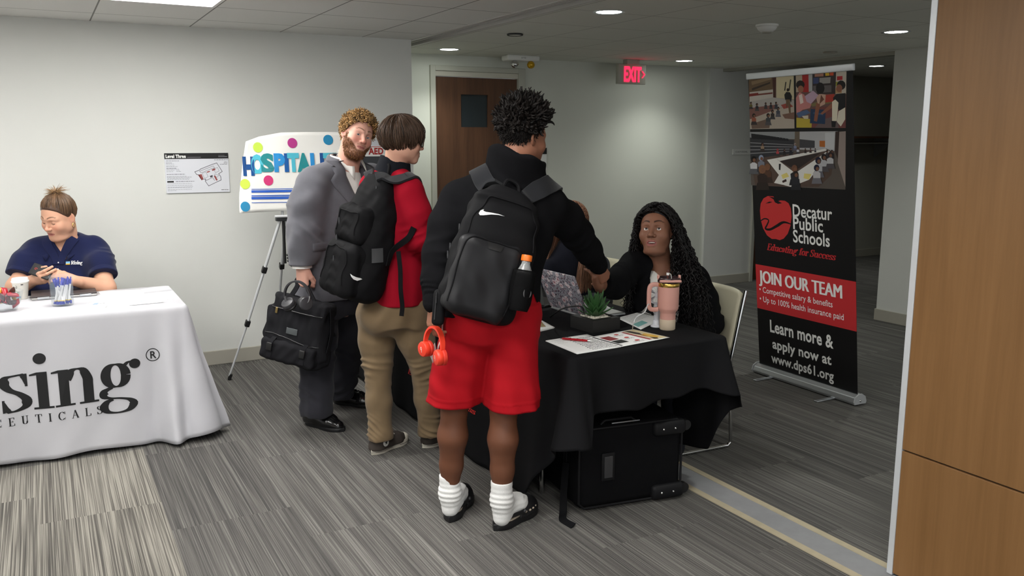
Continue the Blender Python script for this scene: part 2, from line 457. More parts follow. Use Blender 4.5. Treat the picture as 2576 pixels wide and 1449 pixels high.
def carpet():
 m = bpy.data.materials.new('striped_carpet_planks'); m.use_nodes = True
 nt = m.node_tree; b = nt.nodes['Principled BSDF']; L = nt.links.new
 g = nd(nt, 'ShaderNodeNewGeometry')
 sep = nd(nt, 'ShaderNodeSeparateXYZ'); L(g.outputs['Position'], sep.inputs[0])
 def math_(op, a, b_=None, c=None):
  n = nd(nt, 'ShaderNodeMath', operation=op)
  for i, q in enumerate((a, b_, c)):
   if q is None: continue
   if isinstance(q, (int, float)): n.inputs[i].default_value = q
   else: L(q, n.inputs[i])
  return n.outputs[0]
 X, Y = sep.outputs[0], sep.outputs[1]
 col = math_('FLOOR', math_('DIVIDE', math_('ADD', X, 0.13), 0.5))
 row = math_('FLOOR', math_('DIVIDE', math_('ADD', Y, math_('MULTIPLY', col, 0.333)), 1.0))
 cid = nd(nt, 'ShaderNodeCombineXYZ'); L(col, cid.inputs[0]); L(row, cid.inputs[1])
 wn = nd(nt, 'ShaderNodeTexWhiteNoise', noise_dimensions='3D'); L(cid.outputs[0], wn.inputs['Vector'])
 off = math_('MULTIPLY', wn.outputs['Value'], 7.0)
 def streak(sx, sy, lo, hi, det=2.0):
  c = nd(nt, 'ShaderNodeCombineXYZ')
  L(math_('MULTIPLY', X, sx), c.inputs[0]); L(math_('ADD', math_('MULTIPLY', Y, sy), off), c.inputs[1]); L(off, c.inputs[2])
  n = nd(nt, 'ShaderNodeTexNoise', i_Scale=1.0, i_Detail=det, i_Roughness=0.55); L(c.outputs[0], n.inputs['Vector'])
  r = nd(nt, 'ShaderNodeMapRange', i_From_Min=lo, i_From_Max=hi); L(n.outputs['Fac'], r.inputs['Value'])
  return r.outputs[0]
 fine = streak(210, 1.3, 0.36, 0.70)
 wide = streak(26, 0.5, 0.3, 0.7)
 ramp = nd(nt, 'ShaderNodeValToRGB')
 e = ramp.color_ramp.elements
 e[0].position = 0.0; e[0].color = srgb(70, 69, 68)
 e[1].position = 1.0; e[1].color = srgb(140, 138, 133)
 k = ramp.color_ramp.elements.new(0.45); k.color = srgb(98, 96, 93)
 s = math_('ADD', math_('MULTIPLY', fine, 0.62), math_('MULTIPLY', wide, 0.3))
 s = math_('ADD', s, math_('MULTIPLY', math_('SUBTRACT', wn.outputs['Value'], 0.5), 0.16))
 # a run of paler planks beside the white table
 pale = math_('MULTIPLY', math_('LESS_THAN', X, 0.368), math_('LESS_THAN', Y, 4.78))
 s2 = math_('ADD', s, math_('MULTIPLY', pale, math_('ADD', 0.02, math_('MULTIPLY', fine, 0.5))))
 L(s2, ramp.inputs[0])
 tint = nd(nt, 'ShaderNodeMix', data_type='RGBA', blend_type='MULTIPLY'); L(math_('MULTIPLY', pale, 0.85), tint.inputs['Factor'])
 L(ramp.outputs[0], tint.inputs['A']); tint.inputs['B'].default_value = (1.12, 1.09, 1.02, 1)
 L(tint.outputs['Result'], b.inputs['Base Color'])
 b.inputs['Roughness'].default_value = 0.95; b.inputs['Specular IOR Level'].default_value = 0.12
 n2 = nd(nt, 'ShaderNodeTexNoise', i_Scale=260.0, i_Detail=2.0); L(g.outputs['Position'], n2.inputs['Vector'])
 h = math_('ADD', math_('MULTIPLY', fine, 0.8), n2.outputs['Fac'])
 bp = nd(nt, 'ShaderNodeBump', i_Strength=0.55, i_Distance=0.004); L(h, bp.inputs['Height']); L(bp.outputs[0], b.inputs['Normal'])
 return m
def ceiling_mat(name, x0, y0, col, line):
 m = bpy.data.materials.new(name); m.use_nodes = True
 nt = m.node_tree; b = nt.nodes['Principled BSDF']; L = nt.links.new
 g = nd(nt, 'ShaderNodeNewGeometry'); sep = nd(nt, 'ShaderNodeSeparateXYZ'); L(g.outputs['Position'], sep.inputs[0])
 outs = []
 for i, (o, p) in enumerate(((x0, .614), (y0, .61))):
  a = nd(nt, 'ShaderNodeMath', operation='SUBTRACT'); L(sep.outputs[i], a.inputs[0]); a.inputs[1].default_value = o
  w = nd(nt, 'ShaderNodeMath', operation='PINGPONG'); L(a.outputs[0], w.inputs[0]); w.inputs[1].default_value = p / 2
  c = nd(nt, 'ShaderNodeMath', operation='LESS_THAN'); L(w.outputs[0], c.inputs[0]); c.inputs[1].default_value = 0.0045
  outs.append(c.outputs[0])
 mx = nd(nt, 'ShaderNodeMath', operation='MAXIMUM'); L(outs[0], mx.inputs[0]); L(outs[1], mx.inputs[1])
 mix = nd(nt, 'ShaderNodeMix', data_type='RGBA'); L(mx.outputs[0], mix.inputs['Factor'])
 mix.inputs['A'].default_value = col; mix.inputs['B'].default_value = line
 L(mix.outputs['Result'], b.inputs['Base Color'])
 b.inputs['Roughness'].default_value = 0.9; b.inputs['Specular IOR Level'].default_value = 0.15
 n = nd(nt, 'ShaderNodeTexNoise', i_Scale=160.0, i_Detail=3.0); L(g.outputs['Position'], n.inputs['Vector'])
 bp = nd(nt, 'ShaderNodeBump', i_Strength=0.25, i_Distance=0.003); L(n.outputs['Fac'], bp.inputs['Height']); L(bp.outputs[0], b.inputs['Normal'])
 return m
def wood(name, c1, c2, rough=0.38, sc=1.0):
 m = bpy.data.materials.new(name); m.use_nodes = True
 nt = m.node_tree; b = nt.nodes['Principled BSDF']; L = nt.links.new
 g = nd(nt, 'ShaderNodeNewGeometry')
 mp = nd(nt, 'ShaderNodeMapping'); mp.inputs['Scale'].default_value = (9 * sc, 9 * sc, 0.55 * sc); L(g.outputs['Position'], mp.inputs['Vector'])
 n = nd(nt, 'ShaderNodeTexNoise', i_Scale=1.6, i_Detail=7.0, i_Roughness=0.62, i_Distortion=0.7); L(mp.outputs[0], n.inputs['Vector'])
 mp2 = nd(nt, 'ShaderNodeMapping'); mp2.inputs['Scale'].default_value = (60 * sc, 60 * sc, 2.2 * sc); L(g.outputs['Position'], mp2.inputs['Vector'])
 n2 = nd(nt, 'ShaderNodeTexNoise', i_Scale=2.4, i_Detail=3.0); L(mp2.outputs[0], n2.inputs['Vector'])
 ad = nd(nt, 'ShaderNodeMath', operation='MULTIPLY_ADD'); L(n2.outputs['Fac'], ad.inputs[0]); ad.inputs[1].default_value = 0.35; L(n.outputs['Fac'], ad.inputs[2])
 r = nd(nt, 'ShaderNodeValToRGB'); L(ad.outputs[0], r.inputs[0])
 r.color_ramp.elements[0].position = 0.42; r.color_ramp.elements[0].color = c1
 r.color_ramp.elements[1].position = 0.85; r.color_ramp.elements[1].color = c2
 L(r.outputs[0], b.inputs['Base Color']); b.inputs['Roughness'].default_value = rough
 b.inputs['Specular IOR Level'].default_value = 0.4
 return m
def struct(name, mb, m, **kw):
 o = mb.build(name, m, smooth=False, **kw); o['kind'] = 'structure'; return o
def sbox(name, lo, hi, m, bevel=0.0):
 return struct(name, MB().box(lo, hi), m, bevel=bevel)

M_carpet = carpet()
sbox('floor', (-4.2, -3.6, -0.12), (11.5, 8.6, 0.0), M_carpet)
M_ceil = ceiling_mat('lay_in_ceiling_tile', 0.372, 5.405, srgb(226, 225, 221), srgb(140, 139, 135))
M_ceil2 = ceiling_mat('lay_in_ceiling_tile_lobby', 0.372, 5.405 + .3, srgb(222, 222, 214), srgb(176, 175, 168))
tx0, tx1 = 0.366, 0.978
# ceiling of the room, open where each troffer is recessed
ROW_X = (tx0 - 1.842, tx0, )
ROW_Y = (4.185, 1.745, -0.695)
def holed(name, x0, x1, y0, y1, z, holes, m):
 xs = sorted({x0, x1} | {a for h in holes for a in h[:2]}); ys = sorted({y0, y1} | {a for h in holes for a in h[2:]})
 mb = MB()
 for a, b in zip(xs, xs[1:]):
  for c, d in zip(ys, ys[1:]):
   if any(h[0] <= a and b <= h[1] and h[2] <= c and d <= h[3] for h in holes): continue
   mb.box((a, c, z), (b, d, z + 0.1))
 return struct(name, mb, m)
holes = [(x, x + .612, y, y + 1.22) for x in ROW_X for y in ROW_Y]
holed('ceiling', -4.2, XT, -3.6, YL + .1, H_CEIL, holes, M_ceil)
DOWN = [(3.105, 4.47), (3.162, 6.92), (5.63, 6.81), (5.467, 4.287)]
DR = 0.085
sbox('ceiling_lobby', (XT + .18, -3.6, H_CEIL), (XR + .01, YF + .05, H_CEIL + .1), M_ceil2)
sbox('ceiling_corridor', (XR + .11, 3.0, 2.467), (11.5, 8.6, 2.55), M_ceil2)
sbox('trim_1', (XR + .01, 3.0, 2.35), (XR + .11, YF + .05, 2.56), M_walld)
sbox('ceiling_track_roof', (XT, -3.6, H_CEIL + .05), (XT + .18, YF, H_CEIL + .12), M_ceil)
tr = MB()
for a, b, c in ((0, .028, -.006), (.05, .062, .012), (.062, .118, .03), (.118, .130, .012), (.152, .18, -.006)):
 tr.box((XT + a, -3.6, H_CEIL + c), (XT + b, YF, H_CEIL + .05))
struct('trim_2', tr, mat('painted_track_metal', srgb(196, 194, 190), rough=0.45))
# walls
sbox('wall_left', (-4.2, YL, 0), (XT, YL + .14, 2.42), M_wall)
sbox('wall_return', (XT - .14, YL + .14, 0), (XT, YF + .1, 2.42), M_wall2)
DX0, DX1, DZ = 3.222, 4.083, 2.19
FX0, FX1, FZ = 3.172, 4.155, 2.287
w = MB()
w.box((XT - .14, YF, 0), (FX0 + .02, YF + .12, 2.42)); w.box((FX0 + .02, YF, FZ - .02), (FX1 - .02, YF + .12, 2.42)); w.box((FX1 - .02, YF, 0), (6.44, YF + .12, 2.42))
struct('wall_far', w, M_wall2)
D2 = at_y(1891, 660, YF - .03)[0]
w = MB(); w.box((6.44, YF - .03, 0), (D2 + .02, YF + .12, 2.55)); w.box((D2 + .02, YF - .03, 2.1), (D2 + .95, YF + .12, 2.55)); w.box((D2 + .95, YF - .03, 0), (8.3, YF + .12, 2.55))
struct('wall_corridor', w, M_wall)
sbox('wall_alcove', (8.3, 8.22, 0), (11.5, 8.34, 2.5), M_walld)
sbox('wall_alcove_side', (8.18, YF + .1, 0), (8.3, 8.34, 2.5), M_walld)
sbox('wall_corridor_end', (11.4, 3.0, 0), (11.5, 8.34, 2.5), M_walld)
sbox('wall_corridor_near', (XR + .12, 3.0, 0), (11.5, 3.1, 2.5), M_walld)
sbox('wall_right', (XR, -3.6, 0), (XR + .14, 5.18, 2.5), M_wall)
sbox('wall_side', (-4.3, -3.6, 0), (-4.2, YL + .14, 2.5), M_wall)
def baseboard(name, lo, hi):
 return struct(name, MB().box(lo, hi), M_base, bevel=0.004)
baseboard('baseboard_left', (-4.2, YL - .012, 0), (XT, YL, .105))
w = MB(); w.box((XT, YF - .012, 0), (FX0, YF, .105)); w.box((FX1, YF - .012, 0), (6.44, YF, .105)); w.box((6.44, YF - .042, 0), (D2 - .045, YF - .03, .105))
struct('baseboard_far', w, M_base, bevel=0.004)
baseboard('baseboard_alcove', (8.3, 8.205, 0), (11.4, 8.22, .105))
w = MB(); w.box((XR - .012, -3.5, 0), (XR, 5.192, .105)); w.box((XR, 5.18, 0), (XR + .14, 5.192, .105))
struct('baseboard_right', w, M_base, bevel=0.004)
# door in the far wall
M_door = wood('walnut_door_veneer', srgb(70, 45, 30), srgb(98, 66, 45), 0.5)
M_frame = mat('painted_steel_frame', srgb(188, 188, 176), rough=0.4)
fr = MB()
fr.box((FX0, YF - .03, 0), (DX0, YF + .06, FZ)); fr.box((DX1, YF - .03, 0), (FX1, YF + .06, FZ)); fr.box((DX0, YF - .03, DZ + .05), (DX1, YF + .06, FZ))
struct('trim_3', fr, M_frame, bevel=0.004)
struct('trim_4', MB().box((DX0, YF - .012, DZ + .003), (DX1, YF + .05, DZ + .05)), mat('pale_steel_header', srgb(214, 210, 196), rough=0.35, metal=0.4), bevel=0.002)
WX0, WX1, WZ0, WZ1 = 3.49, 3.772, 1.738, 2.036
d = MB()
d.box((DX0 + .003, YF + .01, .01), (WX0, YF + .055, DZ)); d.box((WX1, YF + .01, .01), (DX1 - .003, YF + .055, DZ))
d.box((WX0, YF + .01, .01), (WX1, YF + .055, WZ0)); d.box((WX0, YF + .01, WZ1), (WX1, YF + .055, DZ))
door1 = struct('door_1', d, M_door)
M_dglass = mat('dark_door_glass', srgb(40, 48, 52), rough=0.12, spec=0.6)
MB().box((WX0, YF + .032, WZ0), (WX1, YF + .04, WZ1)).build('glass', M_dglass, door1, smooth=False)
hd = MB().tube([(DX1 - .07, YF - .05, 1.0), (DX1 - .17, YF - .05, 1.0)], .009).tube([(DX1 - .07, YF + .01, 1.0), (DX1 - .07, YF - .05, 1.0)], .011)
hd.build('handle', M_alu, door1)
# door of the corridor wall, behind the banner stand
fr = MB(); fr.box((D2 - .045, YF - .055, 0), (D2, YF + .05, 2.14)); fr.box((D2 + .86, YF - .055, 0), (D2 + .905, YF + .05, 2.14)); fr.box((D2, YF - .055, 2.095), (D2 + .86, YF + .05, 2.14))
struct('trim_5', fr, M_frame, bevel=0.004)
door2 = struct('door_2', MB().box((D2 + .003, YF - .02, .01), (D2 + .857, YF + .03, 2.09)), M_door)
MB().tube([(D2 + .8, YF - .075, 1.0), (D2 + .7, YF - .075, 1.0)], .009).tube([(D2 + .8, YF - .02, 1.0), (D2 + .8, YF - .075, 1.0)], .011).build('handle', M_alu, door2)
# coat shelf with a hanging rail in the alcove
sa_ = 1.632
cs = thing('coat_shelf', 'coat shelf with hanging rail on the dark alcove wall beyond the banner', 'shelf', (10.2, 8.1, sa_))
MB().box((8.5, 7.86, sa_ + .01), (11.3, 8.22, sa_ + .035)).build('shelf_board', M_door, cs, smooth=False)
MB().tube([(8.5, 7.95, sa_ - .05), (11.3, 7.95, sa_ - .05)], .014, 10).build('rail', M_chrome, cs)
for bx_ in (9.2, 10.2, 11.0): MB().prism([(bx_, 8.22, sa_ + .01), (bx_, 7.92, sa_ + .01), (bx_, 7.93, sa_ - .03), (bx_, 8.18, sa_ - .24), (bx_, 8.22, sa_ - .26)], (.006, 0, 0)).build('bracket', M_alu, cs, smooth=False)
# floor strip under the track
def strip_mat():
 return mat('bare_concrete_strip', srgb(142, 143, 145), rough=0.55, var=0.10, vscale=9, bump=0.12, bscale=60)
M_seal = mat('dried_carpet_adhesive', srgb(176, 165, 140), rough=0.75, var=0.10, vscale=14)
SX0, SX1 = 2.563, 2.764
sbox('floor_strip', (SX0 + .035, -3.5, 0), (SX1 - .035, YF, .002), strip_mat())
sbox('trim_6', (SX0, -3.5, 0), (SX0 + .035, YF, .004), M_seal)
sbox('trim_7', (SX1 - .035, -3.5, 0), (SX1, YF, .004), M_seal)

# wood partition: two stacked panels in a pale metal edge
M_part = wood('figured_maple_laminate', srgb(122, 87, 50), srgb(138, 101, 62), 0.42, 0.7)
PY = 1.962
zs = at_x(2275, 1134, XP)[2]
part = thing('wood_partition', 'tall honey-brown wood partition panel with a pale metal edge, beside the floor strip', 'partition', (XP + .05, PY - 1.5, 0))
MB().box((XP, PY - 3.4, .012), (XP + .09, PY, zs - .003)).build('lower_panel', M_part, part, smooth=False, bevel=0.002)
MB().box((XP, PY - 3.4, zs + .003), (XP + .09, PY, H_CEIL - .02)).build('upper_panel', M_part, part, smooth=False, bevel=0.002)
MB().box((XP + .012, PY - 3.39, .005), (XP + .08, PY - .005, H_CEIL - .02)).build('core', M_black, part, smooth=False)
MB().box((XP - .003, PY, .004), (XP + .093, PY + .024, H_CEIL - .012)).build('edge_trim', M_alu_w, part, smooth=False, bevel=0.002)

# ------------------------------------------------------------------ lamps
M_diff = mat('lit_diffuser', (1, 1, 1, 1), rough=0.5, emit=(1.0, 0.985, 0.955, 1), estr=TROFFER_POWER)
def troffer(x, y):
 t = thing('ceiling_troffer', 'lit fluorescent ceiling panel flush in the white tiles above the wall sign', 'ceiling light', (x + .306, y + .61, H_CEIL))
 f = MB()
 for a, b, c, d_ in ((0, .612, 0, .02), (0, .612, 1.2, 1.22), (0, .02, .02, 1.2), (.592, .612, .02, 1.2)):
  f.box((x + a, y + c, H_CEIL - .004), (x + b, y + d_, H_CEIL + .06))
 f.build('frame', M_white, t, smooth=False)
 MB().box((x + .02, y + .02, H_CEIL + .012), (x + .592, y + 1.2, H_CEIL + .02)).build('diffuser', M_diff, t, smooth=False)
 return t
base = troffer(tx0, ROW_Y[0])
k = 0
for x in ROW_X:
 for y in ROW_Y:
  if (x, y) == (tx0, ROW_Y[0]): continue
  dup(base, (x - tx0, y - ROW_Y[0], 0), ('second fluorescent ceiling panel in line behind the viewer', 'third fluorescent ceiling panel behind the viewer', 'fluorescent ceiling panel above the far left of the room', 'fluorescent ceiling panel left of the viewer', 'fluorescent ceiling panel behind the viewer on the left')[k]); k += 1
M_can = mat('downlight_reflector', srgb(225, 230, 226), rough=0.18, metal=0.8)
M_lamp = mat('downlight_lamp', (1, 1, 1, 1), emit=(0.95, 1.0, 0.94, 1), estr=22.0)
def downlight(x, y, z, label):
 t = thing('recessed_downlight', label, 'ceiling light', (x, y, z), 'round recessed downlights')
 MB().lathe([(DR - .008, -.001), (DR, -.004), (DR + .013, -.003), (DR + .015, 0.0005)], 32, frame((x, y, z), (1, 0, 0), (0, 1, 0), (0, 0, 1))).build('trim_ring', M_alu, t)
 MB().lathe([(DR - .008, -.001), (DR - .03, -.0015), (.03, -.002), (0.001, -.002)], 32, frame((x, y, z), (1, 0, 0), (0, 1, 0), (0, 0, 1))).build('lens', M_lamp, t)
 la = bpy.data.lights.new('downlight_bulb', 'SPOT'); la.energy = DOWNLIGHT_W * 4.2; la.spot_size = R(124); la.spot_blend = 1.0; la.shadow_soft_size = .06; la.color = (0.97, 1.0, 0.94)
 lo = bpy.data.objects.new('downlight_bulb', la); COL.objects.link(lo); lo.parent = t; lo.location = (0, 0, -.03)
 return t
for (x, y), lb in zip(DOWN, ('round ceiling downlight nearest the partition track, largest of them', 'round ceiling downlight just in front of the brown door', 'round ceiling downlight just right of the red exit sign', 'round ceiling downlight beside the wood partition, right of the smoke detector')):
 downlight(x, y, H_CEIL, lb)
for x, y, lb in ((3.2, 2.0, 'round ceiling downlight hidden behind the upper part of the wood partition'), (5.5, 1.9, 'round ceiling downlight hidden beyond the wood partition, near the right wall'), (3.2, -.5, 'round ceiling downlight behind the viewer beyond the wood partition'), (5.5, -.5, 'round ceiling downlight behind the viewer near the right wall')): downlight(x, y, H_CEIL, lb)
p5 = at_z(2205, 166, 2.467)
downlight(p5[0], p5[1], 2.467, 'round ceiling downlight in the corridor beyond the banner stand')
# small ceiling devices
sp = thing('smoke_detector', 'white round smoke detector on the lobby ceiling', 'smoke detector', (4.372, 4.443, H_CEIL))
Mx = lambda x, y, z: frame((x, y, z), (1, 0, 0), (0, 1, 0), (0, 0, 1))
MB().lathe([(.075, 0), (.075, -.012), (.066, -.016), (.06, -.03), (.042, -.046), (0.001, -.05)], 32, Mx(4.372, 4.443, H_CEIL)).build('housing', M_white, sp)
MB().lathe([(.03, -.044), (.03, -.054), (0.001, -.056)], 24, Mx(4.372, 4.443, H_CEIL)).build('sensor', M_base, sp)
for (x, y), nm, lb, dark in (((3.13, 5.695), 'ceiling_sprinkler', 'small dark-rimmed round sprinkler cover on the ceiling near the track', 1), ((6.176, 5.504), 'ceiling_speaker', 'small flat grey round disc on the ceiling near the corridor', 0)):
 t = thing(nm, lb, 'sprinkler' if dark else 'ceiling disc', (x, y, H_CEIL))
 MB().lathe([(.052, 0), (.052, -.006), (.04, -.01), (.001, -.01)], 28, Mx(x, y, H_CEIL)).build('cover', mat('sprinkler_cover', srgb(226, 224, 216), rough=.5) if dark else M_base, t)
 MB().lathe([(.053, 0), (.06, -.004), (.058, -.012), (.052, -.007)], 28, Mx(x, y, H_CEIL)).build('rim', M_black if dark else M_base, t)
# emergency light: flat housing with two bulbs
ex, ey = 3.972, 7.118
t = thing('emergency_light', 'white ceiling emergency light with two swivel bulbs above the brown door', 'emergency light', (ex, ey, H_CEIL))
MB().rbox((ex - .17, ey - .065, H_CEIL - .05), (ex + .17, ey + .065, H_CEIL + .001), .015).build('housing', M_white, t)
M_gl = mat('clear_plastic', (0.95, 0.95, 0.95, 1), rough=0.08, trans=0.85, ior=1.4)
for dx, c, nm in ((-.085, M_chrome, 'clear'), (.085, mat('amber_reflector', srgb(205, 160, 30), rough=0.25, metal=.3), 'amber')):
 b = MB(); b.sphere((ex + dx, ey - .04, H_CEIL - .082), (.036, .036, .034)); b.tube([(ex + dx, ey - .02, H_CEIL - .05), (ex + dx, ey - .03, H_CEIL - .075)], .012)
 o = b.build('bulb', c, t); o['label'] = 'clear swivel bulb' if nm == 'clear' else 'amber yellow swivel bulb'
tx = MB(); v, f = on_plane(sans('LISTED'), (ex - .03, ey - .0655, H_CEIL - .03), (1, 0, 0), (0, 0, 1), height=.012); tx.add(v, f); tx.build('lettering', M_blk, t, smooth=False)
# exit sign, hung from the ceiling and turned towards the lobby
es = at_z(1590, 150, H_CEIL)
eY = es[1]
e0, e1 = at_y(1556, 160, eY), at_y(1624, 213, eY)
EU = V(1, 0, 0); ew, ez0, ez1 = e1[0] - e0[0], e1[2], min(e0[2], H_CEIL - .03)
t = thing('exit_sign', 'white ceiling-hung sign with glowing red letters EXIT', 'exit sign', (e0[0] + ew / 2, eY, H_CEIL))
MB().rbox((e0[0], eY - .002, ez0), (e1[0], eY + .045, ez1), .006).build('housing', mat('exit_housing', srgb(176, 176, 164), rough=.45), t)
MB().rbox((e0[0] + ew * .28, eY - .02, ez1 - .003), (e0[0] + ew * .72, eY + .06, H_CEIL + .001), .006).build('canopy', mat('exit_housing', srgb(176, 176, 164)), t)
M_exit = mat('glowing_red', srgb(255, 30, 70), rough=.4, emit=srgb(255, 40, 78), estr=1.1)
v, f = on_plane(sans('EXIT', .03, .74), (e0[0] + ew * .2, eY - .006, ez0 + (ez1 - ez0) * .14), (1, 0, 0), (0, 0, 1), height=(ez1 - ez0) * .72, width=ew * .62)
MB().add(v, f).build('letters', M_exit, t, smooth=False, solid=.006)
c = [(0, .06), (.035, .0), (0, -.06), (0.012, -.06), (.05, 0), (.012, .06)]
o_ = V(e0[0] + ew * .84, eY - .006, (ez0 + ez1) / 2)
MB().poly([o_ + V(a * .8, 0, b * .55) for a, b in c]).build('arrow', M_exit, t, smooth=False, solid=.006)

# ================================================================== FIGURES: implicit surfaces
f32 = np.float32
def smin(a, b, k):
 h = np.clip(0.5 + 0.5 * (b - a) / k, 0, 1)
 return b + (a - b) * h - k * h * (1 - h)
def smax(a, b, k):
 return -smin(-a, -b, k)
def s_sph(p, c, r):
 return np.linalg.norm(p - np.asarray(c, f32), axis=1) - r
def s_ell(p, c, r, M=None):
 q = p - np.asarray(c, f32)
 if M is not None: q = q @ np.asarray(M, f32)          # columns of M are the axes
 r = np.asarray(r, f32)
 k0 = np.linalg.norm(q / r, axis=1); k1 = np.linalg.norm(q / (r * r), axis=1) + 1e-9
 return np.where(k0 < 1e-4, -r.min(), k0 * (k0 - 1) / k1)
def s_cap(p, a, b, ra, rb=None):
 a, b = np.asarray(a, f32), np.asarray(b, f32)
 rb = ra if rb is None else rb
 ba = b - a; pa = p - a
 h = np.clip(pa @ ba / (ba @ ba + 1e-12), 0, 1)
 return np.linalg.norm(pa - h[:, None] * ba, axis=1) - (ra + (rb - ra) * h)
def s_chain(p, pts, rad, k=0.02):
 d = None
 for i in range(len(pts) - 1):
  e = s_cap(p, pts[i], pts[i + 1], rad[i], rad[i + 1])
  d = e if d is None else smin(d, e, k)
 return d
def s_box(p, c, h, r, M=None):
 q = p - np.asarray(c, f32)
 if M is not None: q = q @ np.asarray(M, f32)
 q = np.abs(q) - (np.asarray(h, f32) - r)
 return np.linalg.norm(np.maximum(q, 0), axis=1) + np.minimum(q.max(1), 0) - r
def s_plane(p, c, n):
 return (p - np.asarray(c, f32)) @ np.asarray(unit(n), f32)
class Loft:
 """stack of super-elliptic sections along an axis: rows (w, u0, v0, half width, half depth)"""
 def __init__(s, o, u, w, rows, n=2.4, endk=0.02):
  s.o = np.asarray(o, f32); w = unit(w); u = unit(np.asarray(u, float) - w * (np.asarray(u, float) @ w))
  s.u, s.w = u.astype(f32), w.astype(f32)
  s.v = np.cross(w, u).astype(f32)
  r = np.asarray(rows, float)
  b = bez(r, 48)
  s.r = b[np.argsort(b[:, 0])]; s.n = n; s.endk = endk
  s.w0, s.w1 = r[:, 0].min(), r[:, 0].max()
 def __call__(s, p, off=0.0):
  q = p - s.o
  x, y, z = q @ s.u, q @ s.v, q @ s.w
  u0, v0, a, b = (np.interp(z, s.r[:, 0], s.r[:, i]).astype(f32) for i in (1, 2, 3, 4))
  a = a + off; b = b + off
  e = (np.abs((x - u0) / a) ** s.n + np.abs((y - v0) / b) ** s.n) ** (1 / s.n)
  d = (e - 1) * np.minimum(a, b)
  return smax(d, np.maximum(z - s.w1 - off, s.w0 - off - z), s.endk)
 def pt(s, u, v, w):
  return s.o + u * s.u + v * s.v + w * s.w
def wob(p, amp, scale, seed, n=5):
 g = np.random.default_rng(seed); d = 0
 for i in range(n):
  k = unit(g.normal(size=3)) * 2 * math.pi / scale * g.uniform(.7, 1.5)
  d = d + np.sin(p @ k.astype(f32) + g.uniform(0, 6.28))
 return d * (amp / n * 1.6)
def hem(d, p, z, k=.005, n=None):
 """cut a garment level at height z (or along a tilted plane)"""
 c = np.asarray(z, f32) - p[:, 2] if n is None else (np.asarray(z, f32) - p) @ np.asarray(unit(n), f32)
 return smax(d, c, k)
def folds(p, a, b, s0, width, amp, lam, seed=0, side=None):
 """cross folds around a limb a-b, strongest at fraction s0"""
 a, b = np.asarray(a, f32), np.asarray(b, f32); L = np.linalg.norm(b - a); t = (b - a) / L
 q = p - a; s = q @ t
 rad = q - s[:, None] * t
 g = np.random.default_rng(seed); e1 = unit(np.cross(t, unit(g.normal(size=3)))).astype(f32)
 e2 = np.cross(t, e1)
 ang = np.arctan2(rad @ e2, rad @ e1)
 ph = s / lam * (1 + .12 * np.sin(ang + seed)) + 0.62 * np.sin(ang + g.uniform(0, 6)) + 0.30 * np.sin(ang * 2 + g.uniform(0, 6)) + .16 * np.sin(s / lam * 2.3 + seed + ang)
 win = np.exp(-((s / L - s0) / width) ** 2)
 w2 = (0.5 + 0.5 * np.sin(ang + g.uniform(0, 6))) * (0.65 + .35 * np.sin(s / lam * 1.7 + ang * 2 + seed))
 sn = np.sin(2 * math.pi * ph)
 return -amp * win * w2 * (sn + 0.35 * sn * sn)
B8 = 8
def surf(f, lo, hi, h):
 """dual mesh of f = 0 inside a box"""
 lo = np.asarray(lo, float); hi = np.asarray(hi, float)
 nb = np.maximum(np.ceil((hi - lo) / (h * B8)).astype(int), 1); n = nb * B8 + 1
 bi = np.stack(np.meshgrid(*[np.arange(k) for k in nb], indexing='ij'), -1).reshape(-1, 3)
 cen = (lo + (bi + .5) * B8 * h).astype(f32)
 dc = np.concatenate([f(c) for c in np.array_split(cen, max(1, len(cen) // 60000))])
 D = np.repeat(np.repeat(np.repeat(np.sign(dc).reshape(nb), B8, 0), B8, 1), B8, 2)
 D = np.pad(D, ((0, 1), (0, 1), (0, 1)), mode='edge').astype(f32)
 keep = np.abs(dc) < B8 * h * 0.87 * 1.45 + 0.012
 kb = bi[keep]
 loc = np.stack(np.meshgrid(*[np.arange(B8 + 1)] * 3, indexing='ij'), -1).reshape(-1, 3)
 for ch in np.array_split(kb, max(1, len(kb) // 900)):
  if not len(ch): continue
  idx = (ch[:, None, :] * B8 + loc[None]).reshape(-1, 3)
  D[idx[:, 0], idx[:, 1], idx[:, 2]] = f((lo + idx * h).astype(f32))
 return nets(D, lo, h)
